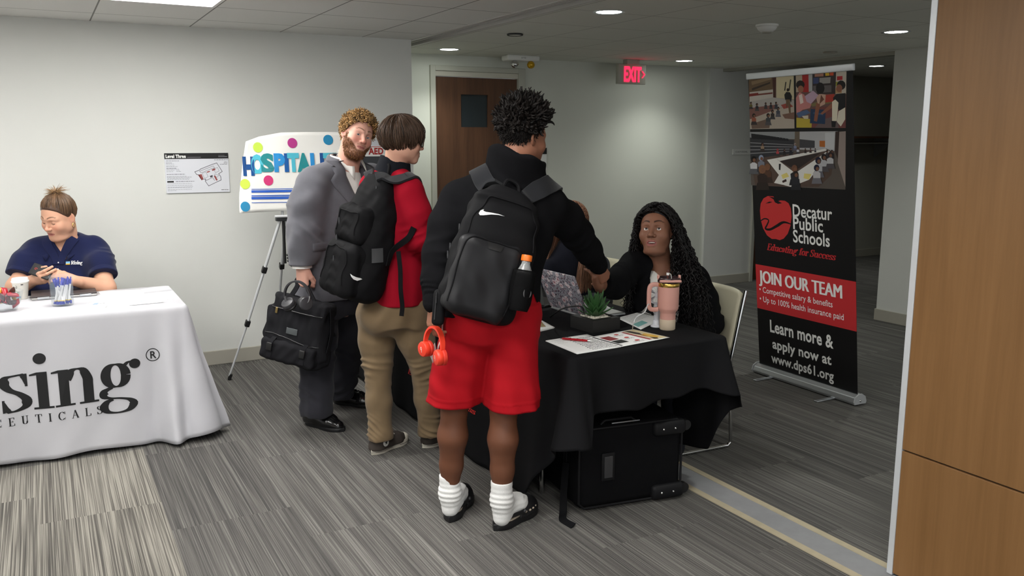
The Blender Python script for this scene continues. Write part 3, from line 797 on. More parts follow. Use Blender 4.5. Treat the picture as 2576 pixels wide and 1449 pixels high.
def nets(D, lo, h):
 S = D < 0
 c = np.zeros(tuple(k - 1 for k in D.shape), np.int8)
 for dx in (0, 1):
  for dy in (0, 1):
   for dz in (0, 1):
    c += S[dx:S.shape[0] - 1 + dx, dy:S.shape[1] - 1 + dy, dz:S.shape[2] - 1 + dz]
 act = (c > 0) & (c < 8)
 ci = np.argwhere(act)
 vid = np.full(act.shape, -1, np.int64); vid[act] = np.arange(len(ci))
 acc = np.zeros((len(ci), 3)); cnt = np.zeros(len(ci))
 cor = [np.array(q) for q in np.ndindex(2, 2, 2)]
 val = {tuple(q): D[ci[:, 0] + q[0], ci[:, 1] + q[1], ci[:, 2] + q[2]] for q in cor}
 for q in cor:
  for ax in range(3):
   if q[ax]: continue
   r = q.copy(); r[ax] = 1
   a, b = val[tuple(q)], val[tuple(r)]
   m = (a < 0) != (b < 0)
   t = np.where(m, a / np.where(m, a - b, 1), 0)
   pt = np.broadcast_to(q.astype(float), (len(ci), 3)).copy(); pt[:, ax] += t
   acc += pt * m[:, None]; cnt += m
 v = lo + (ci + acc / cnt[:, None]) * h
 F = []
 for ax in range(3):
  a1, a2 = (ax + 1) % 3, (ax + 2) % 3
  s0 = [slice(None)] * 3; s1 = [slice(None)] * 3
  s0[ax] = slice(0, -1); s1[ax] = slice(1, None)
  A, Bq = S[tuple(s0)], S[tuple(s1)]
  e = np.argwhere(A != Bq)
  e = e[(e[:, a1] > 0) & (e[:, a2] > 0) & (e[:, a1] < D.shape[a1] - 1) & (e[:, a2] < D.shape[a2] - 1)]
  if not len(e): continue
  ins = A[e[:, 0], e[:, 1], e[:, 2]]
  q = []
  for d1, d2 in ((-1, -1), (0, -1), (0, 0), (-1, 0)):
   k = e.copy(); k[:, a1] += d1; k[:, a2] += d2
   q.append(vid[k[:, 0], k[:, 1], k[:, 2]])
  q = np.stack(q, 1)
  q[~ins] = q[~ins][:, ::-1]
  F.append(q)
 F = np.vstack(F) if F else np.zeros((0, 4), int)
 return v, F
def polish(f, v, h, it=2):
 v = v.astype(f32)
 for _ in range(it):
  e = f32(h * 0.5)
  d = f(v)
  g = np.stack([f(v + np.eye(3, dtype=f32)[i] * e) - f(v - np.eye(3, dtype=f32)[i] * e) for i in range(3)], 1) / (2 * e)
  st = d[:, None] * g / ((g * g).sum(1)[:, None] + 1e-4)
  L = np.linalg.norm(st, axis=1)[:, None]
  v = v - st * np.minimum(1, h * .8 / (L + 1e-9))
 return v
def sculpt(name, f, boxes, material, parent, color=None, pol=1):
 """boxes: list of (lo, hi, h); finer boxes first, coarser ones skip what finer ones cover"""
 V_, F_, n = [], [], 0
 for i, (lo, hi, h) in enumerate(boxes):
  v, F = surf(f, lo, hi, h)
  if not len(F): continue
  if pol: v = polish(f, v, h, pol)
  for (l2, h2, hh) in boxes[:i]:
   l3, h3 = np.asarray(l2) + 1.3 * h, np.asarray(h2) - 1.3 * h
   ins = ((v > l3) & (v < h3)).all(1)
   F = F[~ins[F].all(1)]
  V_.append(v); F_.append(F + n); n += len(v)
 v = np.vstack(V_); F = np.vstack(F_)
 used = np.unique(F); mp = np.full(len(v), -1); mp[used] = np.arange(len(used)); v = v[used]; F = mp[F]
 cols = None
 if color is not None:
  cols = color(v) if callable(color) else np.broadcast_to(np.asarray(color)[:3], (len(v), 3))
 return link_mesh(name, v, F, material, parent, True, auto=180, colors=cols)
def bounds(*pts, pad=0.1):
 p = np.array(pts)
 return p.min(0) - pad, p.max(0) + pad

# ------------------------------------------------------------------ head
def axes(face, up=(0, 0, 1), roll=0.0):
 """columns: right, forward, up of a head or chest looking along face"""
 y = unit(face); x = unit(np.cross(y, up)); z = np.cross(x, y)
 c, s = math.cos(roll), math.sin(roll)
 x, z = x * c - z * s, z * c + x * s
 return np.stack([x, y, z], 1)
class Head:
 def __init__(s, c, M, scale=1.0, jaw=1.0, cheek=1.0, wide=1.0, nose=1.0, lid=0.0055, mouth=0.0, lips=1.0, neck=None, neck_r=(.054, .062), chin2=0.0, low=0.0, ears=True):
  s.c, s.M, s.s = np.asarray(c, f32), np.asarray(M, f32), scale
  s.jaw, s.cheek, s.wide, s.nose, s.lid, s.mouth, s.lips, s.chin2, s.low, s.ears = jaw, cheek, wide, nose, lid, mouth, lips, chin2, low, ears
  s.neck = None if neck is None else s.loc(np.asarray(neck, f32)[None])[0]
  s.neck_r = neck_r
 def loc(s, p):
  return ((np.asarray(p, f32) - s.c) @ s.M) / s.s
 def wld(s, q):
  return s.c + (np.asarray(q, f32) * s.s) @ s.M.T
 def skull(s, q, off=0.0):
  w = s.wide
  return s_ell(q, (0, -.012, .034), (.074 * w + off, .094 + off, .088 + off))
 def local(s, q):
  w = s.wide
  m = q.copy(); m[:, 0] = np.abs(m[:, 0])            # mirror
  d = s.skull(q)
  d = smin(d, s_ell(q, (0, .020, -.012), (.063 * w, .066, .086)), .03)
  d = smin(d, s_ell(q, (0, .028, -.064), (.050 * w * s.jaw, .056, .044)), .03)
  d = smin(d, s_ell(m, (.044 * w * s.jaw, -.004, -.05), (.02, .03, .03)), .03)
  d = smin(d, s_ell(q, (0, .068, -.098), (.022 * s.jaw, .018, .017)), .028)
  d = smin(d, s_sph(m, (.041 * w, .054, -.030), .023 * s.cheek), .026)
  d = smin(d, s_cap(m, (.010, .080, .021), (.046, .062, .018), .011, .009), .016)
  d = smax(d, -s_ell(m, (.032, .094, .001), (.019, .016, .0125)), .014)
  d = smin(d, s_sph(m, (.0315, .0665, .0), .0150), .005)
  if s.lid > 0:
   d = smax(d, -s_ell(m, (.0315, .082, -s.low), (.0128, .012, s.lid)), .0015)
  n = s.nose
  d = smin(d, s_cap(q, (0, .075, .014), (0, .098 + .004 * n, -.028), .0075, .0095), .013)
  d = smin(d, s_ell(q, (0, .1015 + .004 * n, -.032), (.0115 * n, .0105, .0095)), .008)
  d = smin(d, s_ell(m, (.0125 * n, .094, -.0355), (.0078, .010, .0075)), .006)
  d = smax(d, -s_ell(m, (.0062 * n, .1005, -.0435), (.0036, .005, .0035)), .003)
  d = smin(d, s_ell(q, (0, .068, -.064), (.030, .024, .026)), .016)
  o = s.mouth; L = s.lips
  up = [(-.024, .0775, -.0655), (-.011, .0880, -.0605 + o * .2), (0, .0905, -.0615 + o * .2), (.011, .0880, -.0605 + o * .2), (.024, .0775, -.0655)]
  d = smin(d, s_chain(q, up, [.0025, .0047 * L, .0045 * L, .0047 * L, .0025], .004), .004)
  lo_ = [(-.023, .0770, -.0665), (-.010, .0870, -.0725 - o), (.010, .0870, -.0725 - o), (.023, .0770, -.0665)]
  d = smin(d, s_chain(q, lo_, [.0025, .0058 * L, .0058 * L, .0025], .004), .004)
  d = smax(d, -s_ell(q, (0, .092, -.0665 - o * .4), (.0205, .020 if o else .012, .0011 + o * .62)), .002)
  if s.chin2: d = smin(d, s_ell(q, (0, .030, -.108), (.052, .055, .03 * s.chin2)), .03)
  if s.ears:
   a = R(24); E = np.array([[math.cos(a), math.sin(a), 0], [-math.sin(a), math.cos(a), 0], [0, 0, 1]]).T
   d = smin(d, s_ell(m, (.0755 * w, -.014, -.006), (.0065, .0195, .031), E), .007)
   d = smax(d, -s_ell(m, (.0835 * w, -.009, -.004), (.0065, .0105, .019), E), .005)
  if s.neck is not None:
   nk = s.neck
   d = smin(d, s_cap(q, (0, -.03, -.055), nk, s.neck_r[0], s.neck_r[1]), .022)
  return d
 def __call__(s, p):
  return s.local(s.loc(p)) * s.s
 def box(s, h=0.0026, neckz=-.16):
  r = np.array([.10, .135, .15]) * s.s
  c = np.array([s.wld((x, y, z)) for x in (-.09, .09) for y in (-.115, .118) for z in (-.125, .13)])
  return (c.min(0), c.max(0), h)
 def eyes(s, parent, look=(0, 1, 0), iris=srgb(60, 40, 25), only=None):
  g = unit(look)
  for sx in (-1, 1):
   mb = MB()
   n, k = 20, 14
   x = unit(np.cross(g, (0, 0, 1))); z = np.cross(x, g)
   vs, fs, cs = [], [], []
   for i in range(k + 1):
    t = math.pi * i / k * .62
    for j in range(n):
     a = 2 * math.pi * j / n
     vs.append(math.cos(t) * g + math.sin(t) * (math.cos(a) * x + math.sin(a) * z))
     cs.append((.012, .010, .010) if t < .17 else (iris[:3] if t < .44 else (.78, .75, .72)))
   for i in range(k):
    fs += [(i * n + j, (i + 1) * n + j, (i + 1) * n + (j + 1) % n, i * n + (j + 1) % n) for j in range(n)]
   vv = np.array(vs) * .0132 + np.array((sx * .0315, .0672, -.0003))
   mb.add(s.wld(vv), fs, np.array(cs))
   mb.build('eye', mat('eyeball', rough=.12, attr='Col', spec=.6), parent)
def skin_color(head, base, lips, brow=None, blush=0.0, beard=None, brow_z=.0305, browt=.0045, thin=None):
 """skin colour by region: lips, brows, beard, a little redness on cheeks, nose and ears"""
 base, lips = np.array(base[:3]), np.array(lips[:3])
 def f(v):
  q = head.loc(v.astype(f32)); c = np.tile(base, (len(v), 1))
  m = np.abs(q[:, 0])
  def mixin(w, col):
   c[:] = c * (1 - w[:, None]) + np.asarray(col)[:3] * w[:, None]
  if blush:
   w = np.exp(-((m - .042) / .02) ** 2 - ((q[:, 2] + .03) / .02) ** 2) + np.exp(-(m / .014) ** 2 - ((q[:, 2] + .03) / .016) ** 2) + np.exp(-((m - .08) / .008) ** 2 - ((q[:, 1] + .012) / .02) ** 2 - (q[:, 2] / .03) ** 2)
   mixin(np.clip(w * blush, 0, 1) , base * (1.05, .72, .70))
  if beard is not None:
   bc, fn = beard
   mixin(fn(q), bc)
  o = head.mouth
  zc = -.0665 - o * .5
  hz = (.0095 + o * .75) * (1 - (m / .026) ** 2).clip(0, 1) ** .5
  w = ((np.abs(q[:, 2] - zc) < hz) & (q[:, 1] > .070) & (m < .026)).astype(float)
  mixin(w * .9, lips)
  if brow is not None:
   arc = brow_z + .006 * np.sin(np.clip((m - .012) / .038, 0, 1) * math.pi * .9) - .002 * (m > .045)
   tk = browt * np.clip(1.15 - (m - .012) / .05, .35, 1)
   w = np.clip(1.4 - np.abs(q[:, 2] - arc) / tk, 0, 1) * (m > .011) * (m < .054) * (q[:, 1] > .03)
   mixin(w * .92, brow)
  # darker lash line round the lids
  w = np.exp(-((np.hypot((m - .0315) / 1.5, q[:, 2] + head.low * .6) - head.lid * .95) / .0016) ** 2) * (q[:, 1] > .06) * (q[:, 2] > -.0035) * .75
  mixin(w, base * .22)
  return c
 return f

# ------------------------------------------------------------------ hand
class Hand:
 """palm frame: wrist w, columns of M: across (towards the thumb), along the fingers, out of the back of the hand"""
 def __init__(s, w, M, curl=(.5, .5, .5, .5), thumb=(.7, .35, .3), scale=1.0, spread=.04, bend=0.0):
  s.w, s.M, s.s = np.asarray(w, float), np.asarray(M, float), scale
  s.parts = []
  P = lambda x, y, z: s.w + (np.array((x, y, z)) * scale) @ s.M.T
  s.P = P
  r = scale
  kn = [(.029, .092, .004), (.0095, .096, .008), (-.010, .092, .006), (-.028, .083, .0)]
  ln = [(.043, .026, .021), (.047, .030, .022), (.043, .028, .021), (.034, .021, .019)]
  rd = [.0098, .0098, .0094, .0082]
  s.tips = []
  for i in range(4):
   x, y, z = kn[i]
   s.parts.append((P(x * .55, .01, .0), P(x, y, z), .0155 * r, .0122 * r, .014))
   a = 0.0; p = np.array((x, y, z)); q0 = p
   sp = (1.5 - i) * spread
   cu = curl[i]
   for j, L in enumerate(ln[i]):
    a += (cu * 1.25, cu * 1.45, cu * .85)[j]
    dr = np.array((sp * math.cos(a), math.cos(a), -math.sin(a)))
    q1 = q0 + dr * L
    s.parts.append((P(*q0), P(*q1), (rd[i] - .0008 * j) * r, (rd[i] - .0008 * (j + 1)) * r, .004 if j else .006))
    q0 = q1
   s.tips.append((P(*q0), dr @ s.M.T, np.array((0, math.sin(a), math.cos(a))) @ s.M.T))
  # thumb: leaves the side of the palm near its base
  o, c1, c2 = thumb
  b = np.array((.022, .022, -.006))
  d = unit((math.sin(o) * .95, math.cos(o), -.35)); p1 = b + d * .044
  d2 = unit((math.sin(o - c1), math.cos(o - c1), -.30 - c1 * .5)); p2 = p1 + d2 * .033
  d3 = unit((math.sin(o - c1 - c2), math.cos(o - c1 - c2), -.25 - c1 * .4)); p3 = p2 + d3 * .024
  s.parts += [(P(*b), P(*p1), .0165 * r, .0125 * r, .014), (P(*p1), P(*p2), .0112 * r, .0105 * r, .005), (P(*p2), P(*p3), .0103 * r, .0086 * r, .004)]
  s.parts.append((P(0, -.03, 0), P(0, .012, 0), .0255 * r, .025 * r, .02))
  s.parts.append((P(-.02, .03, -.006), P(-.022, .065, -.006), .015 * r, .013 * r, .014))
 def __call__(s, p):
  d = None
  order = sorted(range(len(s.parts)), key=lambda i: -s.parts[i][4])
  for i in order:
   a, b, ra, rb, k = s.parts[i]
   e = s_cap(p, a, b, ra, rb)
   d = e if d is None else smin(d, e, k)
  return d
 def box(s, h=.0026):
  pts = np.array([q for t in s.parts[:-2] for q in t[:2]])
  return (pts.min(0) - .022, pts.max(0) + .022, h)

# ------------------------------------------------------------------ hair
def strands(P, r, seg=4):
 """many tapering strands: P (N, k, 3), r (N, k) or (k,)"""
 P = np.asarray(P, float); N, k = P.shape[:2]
 r = np.broadcast_to(np.asarray(r, float), (N, k))
 t = np.gradient(P, axis=1); t /= np.linalg.norm(t, axis=2)[..., None] + 1e-12
 a = np.tile(np.array((.31, .52, .79)), (N, k, 1))
 x = a - t * (a * t).sum(2)[..., None]; x /= np.linalg.norm(x, axis=2)[..., None] + 1e-9
 y = np.cross(t, x)
 ang = np.arange(seg) / seg * 2 * math.pi
 v = P[:, :, None] + r[:, :, None, None] * (np.cos(ang)[:, None] * x[:, :, None] + np.sin(ang)[:, None] * y[:, :, None])
 base = (np.arange(N) * k * seg)[:, None, None] + (np.arange(k - 1) * seg)[None, :, None]
 j = np.arange(seg)[None, None]; j2 = (j + 1) % seg
 F = np.stack([base + j, base + j2, base + seg + j2, base + seg + j], -1).reshape(-1, 4)
 return v.reshape(-1, 3), F
def scalp(head, n, keep, seed=1, off=.003):
 g = np.random.default_rng(seed)
 d = g.normal(size=(n * 6, 3)); d /= np.linalg.norm(d, axis=1)[:, None]
 w = head.wide
 rr = np.array((.074 * w + off, .094 + off, .088 + off))
 q = d * rr + np.array((0, -.012, .034))
 m = keep(q)
 q, d = q[m][:n], (d / rr)[m][:n]
 return q, d / np.linalg.norm(d, axis=1)[:, None]
HY = np.array([-.12, -.09, -.05, -.02, .01, .03, .05, .07, .10])
HZ_ = np.array([-.055, -.058, -.045, -.012, .005, .028, .055, .074, .080])
def hairline(q, dz=0.0):
 return q[:, 2] > np.interp(q[:, 1], HY, HZ_) + dz
def s_hairline(q, dz=0.0):
 return (np.interp(q[:, 1], HY, HZ_) + dz - q[:, 2]) * .75
class HairMesh:
 def __init__(s): s.v, s.f, s.c, s.n = [], [], [], 0
 def add(s, v, F, c):
  s.v.append(v); s.f.append(np.asarray(F) + s.n); s.n += len(v)
  cc = np.empty((len(v), 3)); cc[:] = c; s.c.append(cc)
 def strands(s, P, r, col, var=.25, seg=4, seed=3):
  v, F = strands(P, r, seg); N = len(P)
  g = np.random.default_rng(seed)
  k = np.clip(1 + g.normal(size=N) * var, .35, 1.9)
  s.add(v, F, np.repeat(np.asarray(col)[:3] * k[:, None], len(v) // N, 0))
 def sdf(s, f, box, col):
  v, F = surf(f, *box)
  if len(F): s.add(polish(f, v, box[2], 1), F, np.asarray(col)[:3])
 def build(s, name, parent, rough=.45, spec=.4):
  v = np.vstack(s.v); fs = []
  for F in s.f: fs += F.tolist()
  return link_mesh(name, v, fs, mat('hair_%g_%g' % (rough, spec), rough=rough, spec=spec, attr='Col'), parent, True, auto=180, colors=np.vstack(s.c))
M_skin = mat('skin', rough=.52, spec=.35, attr='Col', sss=.06, bump=.05, bscale=900)
def fabric(name, col, var=.08, vs=14, bump=.25, bs=900, sheen=.0, rough=.9, spec=.2):
 return mat(name, col, rough=rough, spec=spec, var=var, vscale=vs, bump=bump, bscale=bs, sheen=sheen)

# ================================================================== PEOPLE
FH = V(math.sin(YAW), math.cos(YAW), 0.0)          # level direction of view
def facing(deg, dz=0.0):
 """level direction turned deg to the right of the direction of view"""
 return unit(math.cos(R(deg)) * FH + math.sin(R(deg)) * RT + V(0, 0, dz))
def lerp(a, b, t): return np.asarray(a) * (1 - t) + np.asarray(b) * t
def garment(name, f, pts, h, m, parent, pad=.16, color=None):
 lo, hi = bounds(*pts, pad=pad)
 return sculpt(name, f, [(lo, hi, h)], m, parent, color)
def union(*fs, k=.01):
 def g(p):
  d = fs[0](p)
  for q in fs[1:]: d = smin(d, q(p), k)
  return d
 return g
def limb(pts, rad, k=.02):
 pts = [np.asarray(q, float) for q in pts]
 return lambda p: s_chain(p, pts, rad, k)
def limb_axis(pts, n=5):
 return bez(pts, n)
def foot_axes(heel, toe):
 y = unit(np.asarray(toe) - np.asarray(heel)); x = unit(np.cross(y, (0, 0, 1)))
 return frame(heel, x, y, (0, 0, 1))
def outline_shoe(L, w_heel, w_ball, n=40, asym=.008):
 """plan outline of a sole, heel at y = 0"""
 ys = np.linspace(0, math.pi, n // 2)
 t = (1 - np.cos(ys)) / 2
 wid = np.interp(t, [0, .08, .2, .45, .68, .85, .95, 1], [0, .62 * w_heel, w_heel, w_heel * .93, w_ball, w_ball * .86, w_ball * .5, 0])
 cen = np.interp(t, [0, .4, .7, 1], [0, -.3 * asym, asym * .6, asym])
 r = np.stack([cen + wid, t * L], 1); l = np.stack([cen - wid, t * L], 1)[::-1]
 return np.vstack([r, l[1:-1]])
def slab(mb, M, out, z0, z1, col=None, inset=0.0):
 M = np.array(M)
 c = out.mean(0)
 def lift(o, z): return np.c_[o, np.full(len(o), z)] @ M[:3, :3].T + M[:3, 3]
 e = .003
 small = c + (out - c) * (1 - e / np.abs(out - c).max() * 1.2)
 rings = [lift(small, z0), lift(out, z0 + e), lift(out, z1 - e), lift(small, z1)]
 n = len(out); v = np.vstack(rings)
 f = [(i * n + j, i * n + (j + 1) % n, (i + 1) * n + (j + 1) % n, (i + 1) * n + j) for i in range(3) for j in range(n)]
 f += [list(range(n))[::-1], list(range(3 * n, 4 * n))]
 mb.add(v, f, col)
def ribbon(mb, pts, normals, width, thick, col=None, seg=8):
 """flat strap along pts with given surface normals"""
 p = np.asarray(pts, float); nn = np.asarray(normals, float)
 t = np.gradient(p, axis=0); t /= np.linalg.norm(t, axis=1)[:, None] + 1e-9
 s = np.cross(t, nn); s /= np.linalg.norm(s, axis=1)[:, None] + 1e-9
 nn = np.cross(s, t)
 w = np.broadcast_to(np.asarray(width, float), (len(p),))[:, None] / 2; h = thick / 2
 rows = [p + s * w * .96 + nn * h, p + s * w, p + s * w * .96 - nn * h, p - s * w * .96 - nn * h, p - s * w, p - s * w * .96 + nn * h]
 v = np.stack(rows, 1); k = 6; n = len(p)
 f = [(i * k + j, i * k + (j + 1) % k, (i + 1) * k + (j + 1) % k, (i + 1) * k + j) for i in range(n - 1) for j in range(k)]
 f += [list(range(k))[::-1], [(n - 1) * k + j for j in range(k)]]
 mb.add(v.reshape(-1, 3), f, col)
def project_to(f, pts, off=0.0, it=14, toward=None):
 """move points onto the surface f = off, along the gradient or along a fixed direction"""
 p = np.asarray(pts, f32).copy(); e = f32(.004)
 p0 = p.copy()
 for _ in range(it):
  d = np.clip(f(p) - off, -.05, .05)
  if toward is None:
   g = np.stack([f(p + np.eye(3, dtype=f32)[i] * e) - f(p - np.eye(3, dtype=f32)[i] * e) for i in range(3)], 1)
   g /= np.linalg.norm(g, axis=1)[:, None] + 1e-9
   p = p - g * d[:, None] * .9
  else:
   p = p + np.asarray(toward, f32) * d[:, None] * .85
 if toward is not None:
  bad = np.abs(f(p) - off) > .006
  if bad.any(): p[bad] = project_to(f, p0[bad] + (p[~bad].mean(0) - p0[~bad].mean(0) if (~bad).any() else 0), off, it)[0]
 g = np.stack([f(p + np.eye(3, dtype=f32)[i] * e) - f(p - np.eye(3, dtype=f32)[i] * e) for i in range(3)], 1)
 g /= np.linalg.norm(g, axis=1)[:, None] + 1e-9
 return p.astype(float), g.astype(float)
def decal(name, f, vf, o, u, w, toward, m, parent, height=None, width=None, off=.0015):
 """lettering wrapped onto a soft surface"""
 v, F = on_plane(vf, o, u, w, height, width)
 v, _ = project_to(f, v, off, toward=toward)
 return link_mesh(name, v, F, m, parent, False)
def comb(head, n, pole, endz, off0=.006, off1=.022, seed=5, keep=hairline, step=.20, k=12, jitter=.010, lift=0.0, start=None):
 """hair combed away from a pole on the crown, following the skull down to a height set by the azimuth"""
 g = np.random.default_rng(seed)
 q, nrm = scalp(head, n, keep, seed)
 C = np.array((0, -.012, .034)); pole = unit(pole)
 paths = []
 for a, nn in zip(q, nrm):
  d = unit(a - C)
  t = d - pole * (d @ pole)
  if np.linalg.norm(t) < .05: t = g.normal(size=3); t -= pole * (t @ pole)
  t = unit(t); th0 = math.acos(np.clip(d @ pole, -1, 1))
  zend = endz(t) + g.normal() * jitter
  pts = []
  th = th0
  maxr = .094 + off1
  for i in range(k):
   s = i / (k - 1)
   o = off0 + (off1 - off0) * min(1, s * 1.6) * (1 + .38 * math.sin(a[0] * 210 + a[1] * 170) + .12 * g.normal())
   dd = pole * math.cos(th) + t * math.sin(th)
   o = o * (1 - .5 * min(1, max(0, (-.02 - (dd[2] * .1 + .034)) / .06)))
   rr = np.array((.074 * head.wide + o, .094 + o, .088 + o))
   r = 1 / np.linalg.norm(dd / rr)
   p = C + dd * r
   if pts and p[2] > pts[-1][2] + .002 and th > th0 + .3: break
   pts.append(p)
   th += step
   if p[2] < zend: break
  while len(pts) < 4: pts.append(pts[-1] + np.array((0, 0, -.006)))
  pp = bez(pts, k)
  paths.append(pp)
 return np.array(paths)

# ------------------------------------------------------------------ tall man in black hooded top and red shorts, seen from behind
def build_hoodie_man():
 root = thing('person', 'tall person in black hooded top and red shorts, seen from behind, shaking hands', 'person', (*lerp(W(1133, 1310, 3.49), W(1245, 1330, 3.40), .5)[:2], 0))
 pel, nb = W(1236, 775, 3.47), W(1296, 440, 3.56)
 hc = W(1319, 345, 3.62)
 fd = facing(50, -.16)
 H = Head(hc, axes(fd), 1.0, neck=nb + V(0, 0, -.02), neck_r=(.056, .066), nose=1.15, jaw=1.05)
 sl, sr = W(1143, 492, 3.50), W(1390, 512, 3.60)
 el, wl = W(1103, 640, 3.42), W(1091, 762, 3.38)
 er, wr = W(1452, 588, 3.80), W(1506, 668, 4.02)
 hl, hr = W(1184, 800, 3.46), W(1290, 800, 3.47)
 kl, kr = W(1143, 1025, 3.47), W(1267, 1030, 3.42)
 al, ar = W(1132, 1235, 3.50), W(1262, 1252, 3.41)
 u = unit(sr - sl)
 # right hand in the handshake: fingers wrap round the other hand
 fy = unit(V(*(W(1528, 718, 4.12) - wr)))
 back = unit(-FH * .8 + RT * .45 + V(0, 0, .35)); back = unit(back - fy * (back @ fy))
 HR = Hand(wr + fy * .005, np.stack([np.cross(fy, back) * -1, fy, back], 1), curl=(.30, .36, .42, .46), thumb=(.75, .2, .2), scale=1.02)
 ac = np.cross(fy, back)
 if ac[2] < 0: ac = -ac
 HR = Hand(wr + fy * .005, np.stack([ac, fy, back], 1), curl=(.30, .36, .42, .46), thumb=(.7, .2, .2), scale=1.02)
 # left hand hangs and hooks the headphones
 fy2 = unit(V(0, 0, -1) + RT * -.08 + FH * .06)
 b2 = unit(-RT * .9 - FH * .35); b2 = unit(b2 - fy2 * (b2 @ fy2))
 a2 = unit(np.cross(fy2, b2)); a2 = a2 if a2 @ FH > 0 else -a2
 HL = Hand(wl + fy2 * .0, np.stack([a2, fy2, b2], 1), curl=(.35, .42, .45, .45), thumb=(.35, .2, .2), scale=.96)
 torso = Loft(pel, u, nb - pel, [(-.05, 0, 0, .15, .10), (.1, 0, 0, .14, .10), (.3, 0, 0, .175, .12), (.44, 0, 0, .19, .11), (.53, 0, 0, .12, .08), (.58, 0, 0, .07, .06)])
 legs = []
 for h, k, a in ((hl, kl, al), (hr, kr, ar)):
  c = lerp(k, a, .32) - FH * .012
  legs.append(([h, lerp(h, k, .5), k, c, lerp(k, a, .68), a, a + V(0, 0, -.05)], [.085, .076, .053, .0605, .047, .036, .026]))
 def body(p):
  d = H(p)
  d = smin(d, torso(p), .03)
  for q, r in legs: d = smin(d, s_chain(p, q, r, .025), .02)
  d = smin(d, s_chain(p, [sl + V(0, 0, -.05), el, wl], [.042, .038, .029], .02), .02)
  d = smin(d, s_chain(p, [sr + V(0, 0, -.05), er, wr], [.042, .038, .029], .02), .02)
  d = smin(d, HR(p), .012); d = smin(d, HL(p), .012)
  return d
 sk = srgb(150, 102, 80)
 base = skin_color(H, sk, srgb(140, 85, 75), srgb(25, 18, 15))
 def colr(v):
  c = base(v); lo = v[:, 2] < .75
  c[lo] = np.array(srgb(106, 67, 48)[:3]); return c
 lo, hi = bounds(pel, nb, sl, sr, wl, wr, al, ar, hc, pad=.09)
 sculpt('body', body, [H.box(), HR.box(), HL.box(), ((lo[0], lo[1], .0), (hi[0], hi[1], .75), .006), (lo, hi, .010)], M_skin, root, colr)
 # hair: dense short tight tufts, longer on top
 hm = HairMesh(); dk = srgb(20, 16, 14)
 fade = lambda q: hairline(q, .0)
 hm.sdf(lambda p: smax(H.skull(H.loc(p), .010), s_hairline(H.loc(p), .012), .008) * H.s, (H.c - .15, H.c + .16, .005), srgb(16, 13, 12))
 q, n = scalp(H, 620, lambda q: hairline(q, .028) & (q[:, 2] > .012), 11, .004)
 g = np.random.default_rng(4); P = []
 for a, nn in zip(q, n):
  L = (.030 + .032 * np.clip((a[2] - .02) / .08, 0, 1)) * g.uniform(.75, 1.3)
  d = unit(nn + g.normal(size=3) * .42 + V(0, -.1, .25)); e = unit(np.cross(d, g.normal(size=3))); e2 = np.cross(d, e)
  t = np.linspace(0, 1, 9)[:, None]; ph = g.uniform(0, 6.28); tw = g.uniform(5, 10)
  P.append(a + d * L * t + (e * np.cos(ph + tw * t) + e2 * np.sin(ph + tw * t)) * .0058 * t)
 P = np.array(P); P = H.wld(P.reshape(-1, 3)).reshape(P.shape)
 hm.strands(P, np.array([.0055, .0075, .0085, .0085, .0078, .0066, .0052, .0036, .0014]), dk, .35, seg=5)
 q, n = scalp(H, 900, lambda q: hairline(q, .0) & (q[:, 2] < .04), 15, .009)
 P = np.array([a + (nn * .4 + V(0, -.2, -.6) + g.normal(size=3) * .35) * .012 * np.linspace(0, 1, 4)[:, None] for a, nn in zip(q, n)])
 P = H.wld(P.reshape(-1, 3)).reshape(P.shape)
 hm.strands(P, np.array([.0016, .0016, .0014, .0006]), dk, .3)
 hm.build('hair', root, .6, .25)
 # hooded top
 M_hood = fabric('black_fleece', srgb(21, 21, 23), .12, 20, .3, 700, .0, .95, .06)
 tors = Loft(pel, u, nb - pel, [(-.16, 0, 0, .20, .15), (-.07, 0, 0, .198, .15), (.05, 0, 0, .192, .146), (.15, 0, 0, .178, .135), (.3, 0, 0, .192, .14), (.42, 0, .0, .205, .135), (.50, 0, 0, .185, .115), (.56, 0, 0, .13, .09), (.60, 0, 0, .07, .07)], 2.5, .03)
 def hood(p):
  d = hem(tors(p) + wob(p, .004, .16, 2), p, pel + (nb - pel) * -.03, .01, V(0, 0, 1))
  la = s_chain(p, [sl + V(0, 0, -.022) + u * .008, lerp(sl, el, .5), el, lerp(el, wl, .5), wl], [.072, .070, .062, .056, .043], .03)
  la = la + folds(p, sl, wl, .5, .22, .004, .06, 3) + folds(p, sl, wl, .9, .1, .004, .025, 4)
  ra = s_chain(p, [sr + V(0, 0, -.02) - u * .01, lerp(sr, er, .5), er, lerp(er, wr, .5), wr], [.076, .076, .068, .060, .043], .03)
  ra = ra + folds(p, sr, wr, .48, .2, .0055, .07, 5) + folds(p, sr, wr, .88, .12, .005, .03, 6)
  d = smin(smin(d, la, .05), ra, .06)
  # shoulders run up to the neck
  d = smin(d, s_cap(p, sl + u * .03, nb + V(0, 0, -.01), .06, .062), .04)
  d = smin(d, s_cap(p, sr - u * .03, nb + V(0, 0, -.01), .06, .062), .04)
  return d
 # hood lying on the shoulders: a thick roll open at the top
 hn = nb + V(0, 0, .028) - FH * .02
 ha = unit(nb - pel + V(0, 0, .25) - FH * .15)
